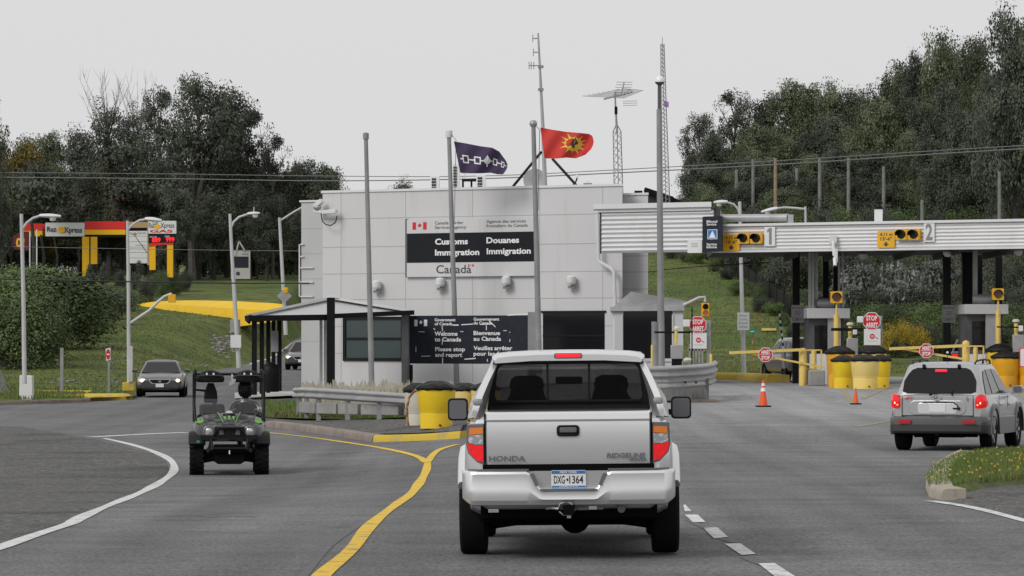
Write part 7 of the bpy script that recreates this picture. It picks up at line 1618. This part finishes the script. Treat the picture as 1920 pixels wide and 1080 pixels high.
# left wood: skyline trees, each told apart
L1=[('broad2',-20,232,330,110,'pale green rounded tree at the left edge of the wood skyline'),('broad2',42,246,345,90,'rounded tree second from the left edge on the skyline'),('oval2',95,238,345,80,'tree with a lighter crown left of the tall bare-topped tree'),('broad',150,232,340,100,'dark tree under the left flank of the bare-topped tree'),
 ('bare',205,170,322,150,'tall thin-crowned tree with bare grey twigs at its top'),('bare',262,178,326,120,'second bare-topped tree right of the tallest twigs'),('airy2',300,150,318,125,'tall loose tree left of the pale forked trunk'),
 ('airy',372,128,310,180,'tallest broad tree above the pale forked trunk'),('oval',425,138,316,120,'tall dark crown just right of the tallest broad tree'),('airy2',468,190,312,120,'loose crown stepping down to the right of the tall group'),('airy2',512,240,308,96,'ragged outermost branch tree with sky gaps on the right of the tall group'),
 ('conic',556,302,330,100,'dark rounded conifer-like tree left of the customs building roof'),('oval',524,330,335,90,'dark tree in the gap under the ragged crown'),('broad2',590,350,340,70,'low green tree touching the customs building roof line'),('broad2',640,350,350,80,'low distant tree behind the left roof edge'),('broad',758,331,345,74,'dark distant tree peeking over the roof left of the louvred units'),('broad2',735,345,350,40,'small distant tuft of tree left of the dark one over the roof')]
row(L1,'trees of the left wood skyline',{},0)
LB={'broad':'dense dark tree filling the middle of the left wood','oval':'dark upright tree filling the middle of the left wood','broad2':'mid green tree filling the middle of the left wood','oval2':'greener upright tree filling the middle of the left wood','conic':'dark pointed tree low in the left wood','shrub':'green shrub','shrubg':'bright shrub','shrubd':'dark shrub'}
pts=[]
for i,px in enumerate(range(-20,640,42)): pts.append((['broad','broad2','oval','oval2'][i%4],px,300+12*math.sin(i*2.1),312,90))
row(pts,'trees filling the left wood',LB)
pts=[]
for i,px in enumerate(range(-30,620,46)): pts.append((['broad','oval','broad','conic'][i%4],px,372+14*math.sin(i*1.7),322,95))
row(pts,'trees filling the left wood',LB)
pts=[(v,px,yt,303,w) for v,px,yt,w in (('broad',240,330,100),('broad',330,345,100),('oval',400,352,80),('broad',450,340,90),('oval',500,360,80),('broad',570,385,90))]
row(pts,'trees filling the left wood',LB)
plant('autumn',42,262,318,95,'yellowing autumn tree near the left edge of the wood',None); plant('autumn',98,370,312,55,'smaller yellowing tree above the gas canopy',None)
plant('broad2',-8,330,306,80,'green tree over the maroon sign at the left edge',None)
plant('airy',-24,150,190,95,'near leafy branch poking in at the left picture edge',None)
row([(['shrubd','shrubd','shrub'][i%3],px,470+8*math.sin(i*1.9),334,70,'dark undergrowth between the trunks of the left wood') for i,px in enumerate(range(180,640,26))],'undergrowth of the left wood',{})
row([('shrubd',px,430+10*math.sin(px),342,100,'dark undergrowth between the trunks of the left wood') for px in range(-20,640,50)],'undergrowth of the left wood',{})
row([(['broad','broad2','oval'][i%3],px,250+20*math.sin(i),325-10*(i%3),110,'dense tree of the wood beyond the left picture edge') for i,px in enumerate(range(-520,-60,52))],'trees of the left wood skyline',{})
row([(['broad','broad2','oval'][i%3],px,60+25*math.sin(i),300-12*(i%3),140,'dense tree of the wood beyond the right picture edge') for i,px in enumerate(range(2000,2460,55))],'trees filling the right wood',{})
row([(['shrubd','shrub'][i%2],px,500+10*math.sin(i),200+6*(i%4),100,'shrub on the slope beyond the right picture edge') for i,px in enumerate(range(1990,2300,50))],'shrubs behind the lanes',{})
# pale forked trunk
Y=306; t=thing('tree','pale forked double trunk standing at the front of the left wood','tree',W(368,522,Y)); mb=MB().mt('bark')
mb.tube([W(362,530,Y),W(360,470,Y),W(357,400,Y),W(352,350,Y),W(340,300,Y),W(338,250,Y)],[.42,.34,.28,.2,.12,.05]); mb.tube([W(360,460,Y),W(368,400,Y),W(376,350,Y),W(392,290,Y),W(420,250,Y)],[.26,.24,.2,.12,.05]); mb.tube([W(358,390,Y),W(364,330,Y),W(362,250,Y)],[.16,.12,.05]); mb.build('trunk',t,world=True)
rg=np.random.default_rng(5); 
C,N,_=crownpts(rg,[(tuple(W(350,262,Y)),(3.2,2.5,2.2)),(tuple(W(415,250,Y)),(3,2.5,2)),(tuple(W(385,290,Y)),(3,2.5,1.6))],90,20,.4); me=leaves(rg,C-np.array(W(368,522,Y)),N,.17,'leafd'); o=bpy.data.objects.new('crown',me); COL.objects.link(o); o.parent=t
for px,y0,y1,Y,w,lab in((235,530,395,304,.28,'brown forked trunk behind the slatted board'),(228,500,330,308,.2,'slim trunk left of the brown forked one'),(62,520,410,296,.22,'grey trunk between the two white masts'),(80,520,440,297,.16,'dark slim trunk left of the white gas fascia'),(105,515,445,298,.12,'thin grey trunk under the white gas fascia'),(311,470,410,305,.15,'thin dark trunk left of the price sign end')):
    a=W(px,y0,Y); t=thing('tree',lab,'tree',a); MB().mt('barkd').tube([(0,0,-1),(.1,0,(W(0,y1,Y).z-a.z)*.5),(-.15,0,W(0,y1,Y).z-a.z)],[w,w*.8,w*.5]).build('trunk',t)
    rg=np.random.default_rng(int(px)); C,N,_=crownpts(rg,[((0,0,W(0,min(y1,400),Y).z-a.z+1.6),(1.7,1.6,1.0))],40,30,.35); o=bpy.data.objects.new('crown',leaves(rg,C,N,.16,'leafd')); COL.objects.link(o); o.parent=t
# thick shrubs on the left bank
LS={'shrub':'dense green shrub in the thicket on the left bank','shrubg':'brighter leafy shrub in the thicket on the left bank','shrubd':'dark shrub in the thicket on the left bank'}
r5=random.Random(31)
for yy,x1,n in((690,18,2),(675,38,3),(655,62,4),(636,84,5),(622,112,6),(608,142,6),(596,172,7),(584,200,7),(572,226,7)):
    for k in range(n):
        px=lerp(-25,x1,k/(n-1))+r5.uniform(-8,8); g=gp(px,yy+r5.uniform(-4,4)); v=r5.choice(['shrub','shrub','shrub','shrubg','shrubd']); hpx=(3.6 if yy>615 else 2.3)*F/g.y*r5.uniform(.8,1.25)
        plant(v,px,max(yy-hpx,(500 if px<70 else 532)+r5.uniform(0,14)),g.y,hpx*r5.uniform(1.3,1.7)*(1.35 if yy<615 else 1),LS[v],'shrubs of the left thicket')
for px,yt,w,v,lab in ((30,508,80,'shrubg','bright bush under the maroon sign'),(80,528,70,'shrub','bush right of the leftmost lamp under the gas canopy'),(130,530,70,'shrubg','bush below the left yellow gas canopy column'),(185,536,66,'shrubg','bright bush right of the yellow gas column'),(215,540,60,'shrub','bush at the right end of the thicket by the lamp post')):
    plant(v,px,yt,262,w,lab,None)
for i,(v,px,yt,w,Y) in enumerate((('conic',168,494,22,288),('conic',194,490,20,289),('conic',134,505,26,287),('conic',262,488,34,272),('conic',287,486,34,271),('shrubd',225,505,36,285),('shrub',305,508,40,268),('shrubd',275,520,44,262),('shrub',330,512,44,272),('shrubd',345,505,38,278),('conic',120,500,20,290))):
    plant(v,px,yt,Y,w,['small pointed evergreen between the two yellow gas columns','small pointed evergreen right of the paired gas columns','small dark evergreen left of the first gas column','dark evergreen bush left of the price sign legs','dark evergreen bush between the board and the price sign','dark bush below the slatted board lamp post','low bush between the price sign legs','brownish bush beside the flowering shrub','bush right of the price sign','dark bush at the foot of the forked trunk','small evergreen behind the thin trunks'][i],None,name='shrub')
plant('cream',268,520,264,26,'pale flowering shrub right of the lamp post below the board',None,ybase=548); plant('cream',340,503,270,16,'small pale flowering shrub right of the price sign',None,ybase=514); plant('cream',240,518,268,12,'tiny pale flowering shrub by the lamp post',None,ybase=532)
# right wood
RW={'broad':'dense dark tree of the right wood','oval':'dark upright tree of the right wood','broad2':'mid green tree of the right wood','oval2':'greener upright tree of the right wood','conic':'pointed dark tree of the right wood','bright':'mid green egg shaped tree of the right wood','airy':'loose crowned tree of the right wood'}
R1=[('airy',1312,205,318,110,'loose leafy tree at the left end of the right wood, sky behind'),('airy2',1375,158,322,105,'spiky topped loose tree second from the left of the right wood'),('broad2',1285,362,330,50,'small distant tree at the foot of the right wood by the gable'),('broad2',1325,335,322,70,'low rounded tree under the loose leafy one'),
 ('broad',1430,172,330,110,'dark rounded crown right of the spiky tree'),('oval2',1490,142,325,120,'broad green crown on the first hump of the right skyline'),('broad2',1545,140,330,110,'rounded crown just right of the first hump'),('oval',1600,150,335,90,'narrow dark crown in the dip of the right skyline'),('broad2',1650,142,330,100,'crown rising from the dip of the right skyline'),('oval2',1695,105,325,110,'crown on the first step of the rising right skyline'),
 ('oval',1722,78,322,70,'narrow pointed crown on the rising right skyline'),('broad2',1772,44,318,120,'large green crown with a rounded top on the right skyline'),('oval2',1830,58,315,110,'green crown left of the tallest dark tree'),('broad',1905,4,250,150,'tallest dark tree cut by the right picture edge'),('oval',1955,20,255,130,'dark tree beyond the right picture edge')]
row(R1,'trees of the right wood skyline',{},0)
pts=[]
for i,px in enumerate(range(1340,1960,44)): pts.append((['broad','broad2','bright','oval2','broad'][i%5],px,lerp(235,120,max(0,(px-1500)/400))+14*math.sin(i*2.3)+(10 if px<1500 else 0),306,100))
for i,px in enumerate(range(1318,1960,42)): pts.append((['oval','broad2','broad','oval2'][i%4],px,lerp(300,215,max(0,(px-1450)/450))+16*math.sin(i*1.9),290,96))
for i,px in enumerate(range(1330,1960,46)): pts.append((['broad2','broad','oval','bright','broad'][i%5],px,338+12*math.sin(i*2.7)-(25 if px>1700 else 0),272,92))
row(pts,'trees filling the right wood',RW)
plant('broad',1860,120,262,110,'very dark tree below the tallest one on the right',None); plant('broad',1800,190,270,110,'dark tree left of the very dark one on the right',None)
RS={'shrub':'green shrub on the slope behind the lanes','shrubg':'bright green shrub on the slope behind the lanes','shrubd':'dark shrub on the slope behind the lanes','sumac':'silvery leafed shrub behind the lanes','gold':'patch of goldenrod'}
pts=[]
for i,px in enumerate(range(1360,1960,36)): pts.append((['shrubg','shrub','shrubd'][i%3],px,392+8*math.sin(i*2.2),254,80))
for i,px in enumerate(range(1390,1960,34)): pts.append((['shrubd','shrub','shrubg'][i%3],px,430+8*math.sin(i*1.3),238,80))
for i,px in enumerate(range(1470,1960,32)): pts.append((['shrubd','shrubd','shrub'][i%3],px,470+8*math.sin(i*1.1),222,86))
for i,px in enumerate(range(1600,1960,34)): pts.append((['sumac','sumac','shrubd','sumac'][i%4] if px<1780 else 'shrubd',px,492+6*math.sin(i*1.1),208,92))
for i,px in enumerate(range(1590,1960,34)): pts.append((['sumac','shrubd','sumac'][i%3] if px<1780 else ['shrubd','shrub'][i%2],px,530+8*math.sin(i*1.6),196,92))
for i,px in enumerate(range(1600,1960,36)): pts.append((['shrub','shrubg','shrub'][i%3],px,572+6*math.sin(i*1.6),186,86))
for i,px in enumerate(range(1600,1960,38)): pts.append((['shrub','shrubd'][i%2],px,610+6*math.sin(i*1.6),178,80))
for px,yt,Y,w in ((1500,560,215,50),(1530,540,212,60),(1480,520,225,50),(1440,500,232,60),(1400,478,245,50),(1370,468,250,40),(1545,600,200,46),(1520,625,192,50),(1350,462,256,36)): pts.append(('shrubd' if px%20 else 'shrub',px,yt,Y,w))
for k,(px,yb) in enumerate(((1262,484),(1285,492),(1310,500),(1340,512),(1362,530),(1385,548),(1402,562),(1425,580),(1450,600),(1470,618),(1490,640),(1350,505),(1418,560),(1436,585))):
    g=gp(px,yb); pts.append((['shrub','shrubd','shrubg'][k%3],px,yb-[26,20,32,24][k%4],g.y,30+8*(k%3)))
row(pts,'shrubs behind the lanes',RS)
for i,(px,yt,w) in enumerate(((1680,600,60),(1706,604,56),(1730,612,50),(1656,618,46))): plant('gold',px,yt,172,w,['largest patch of yellow goldenrod behind the lanes','middle patch of yellow goldenrod behind the lanes','right patch of goldenrod left of the black column','low left patch of goldenrod beside the stop sign panel'][i],None,ybase=yt+42,cat='wildflowers')
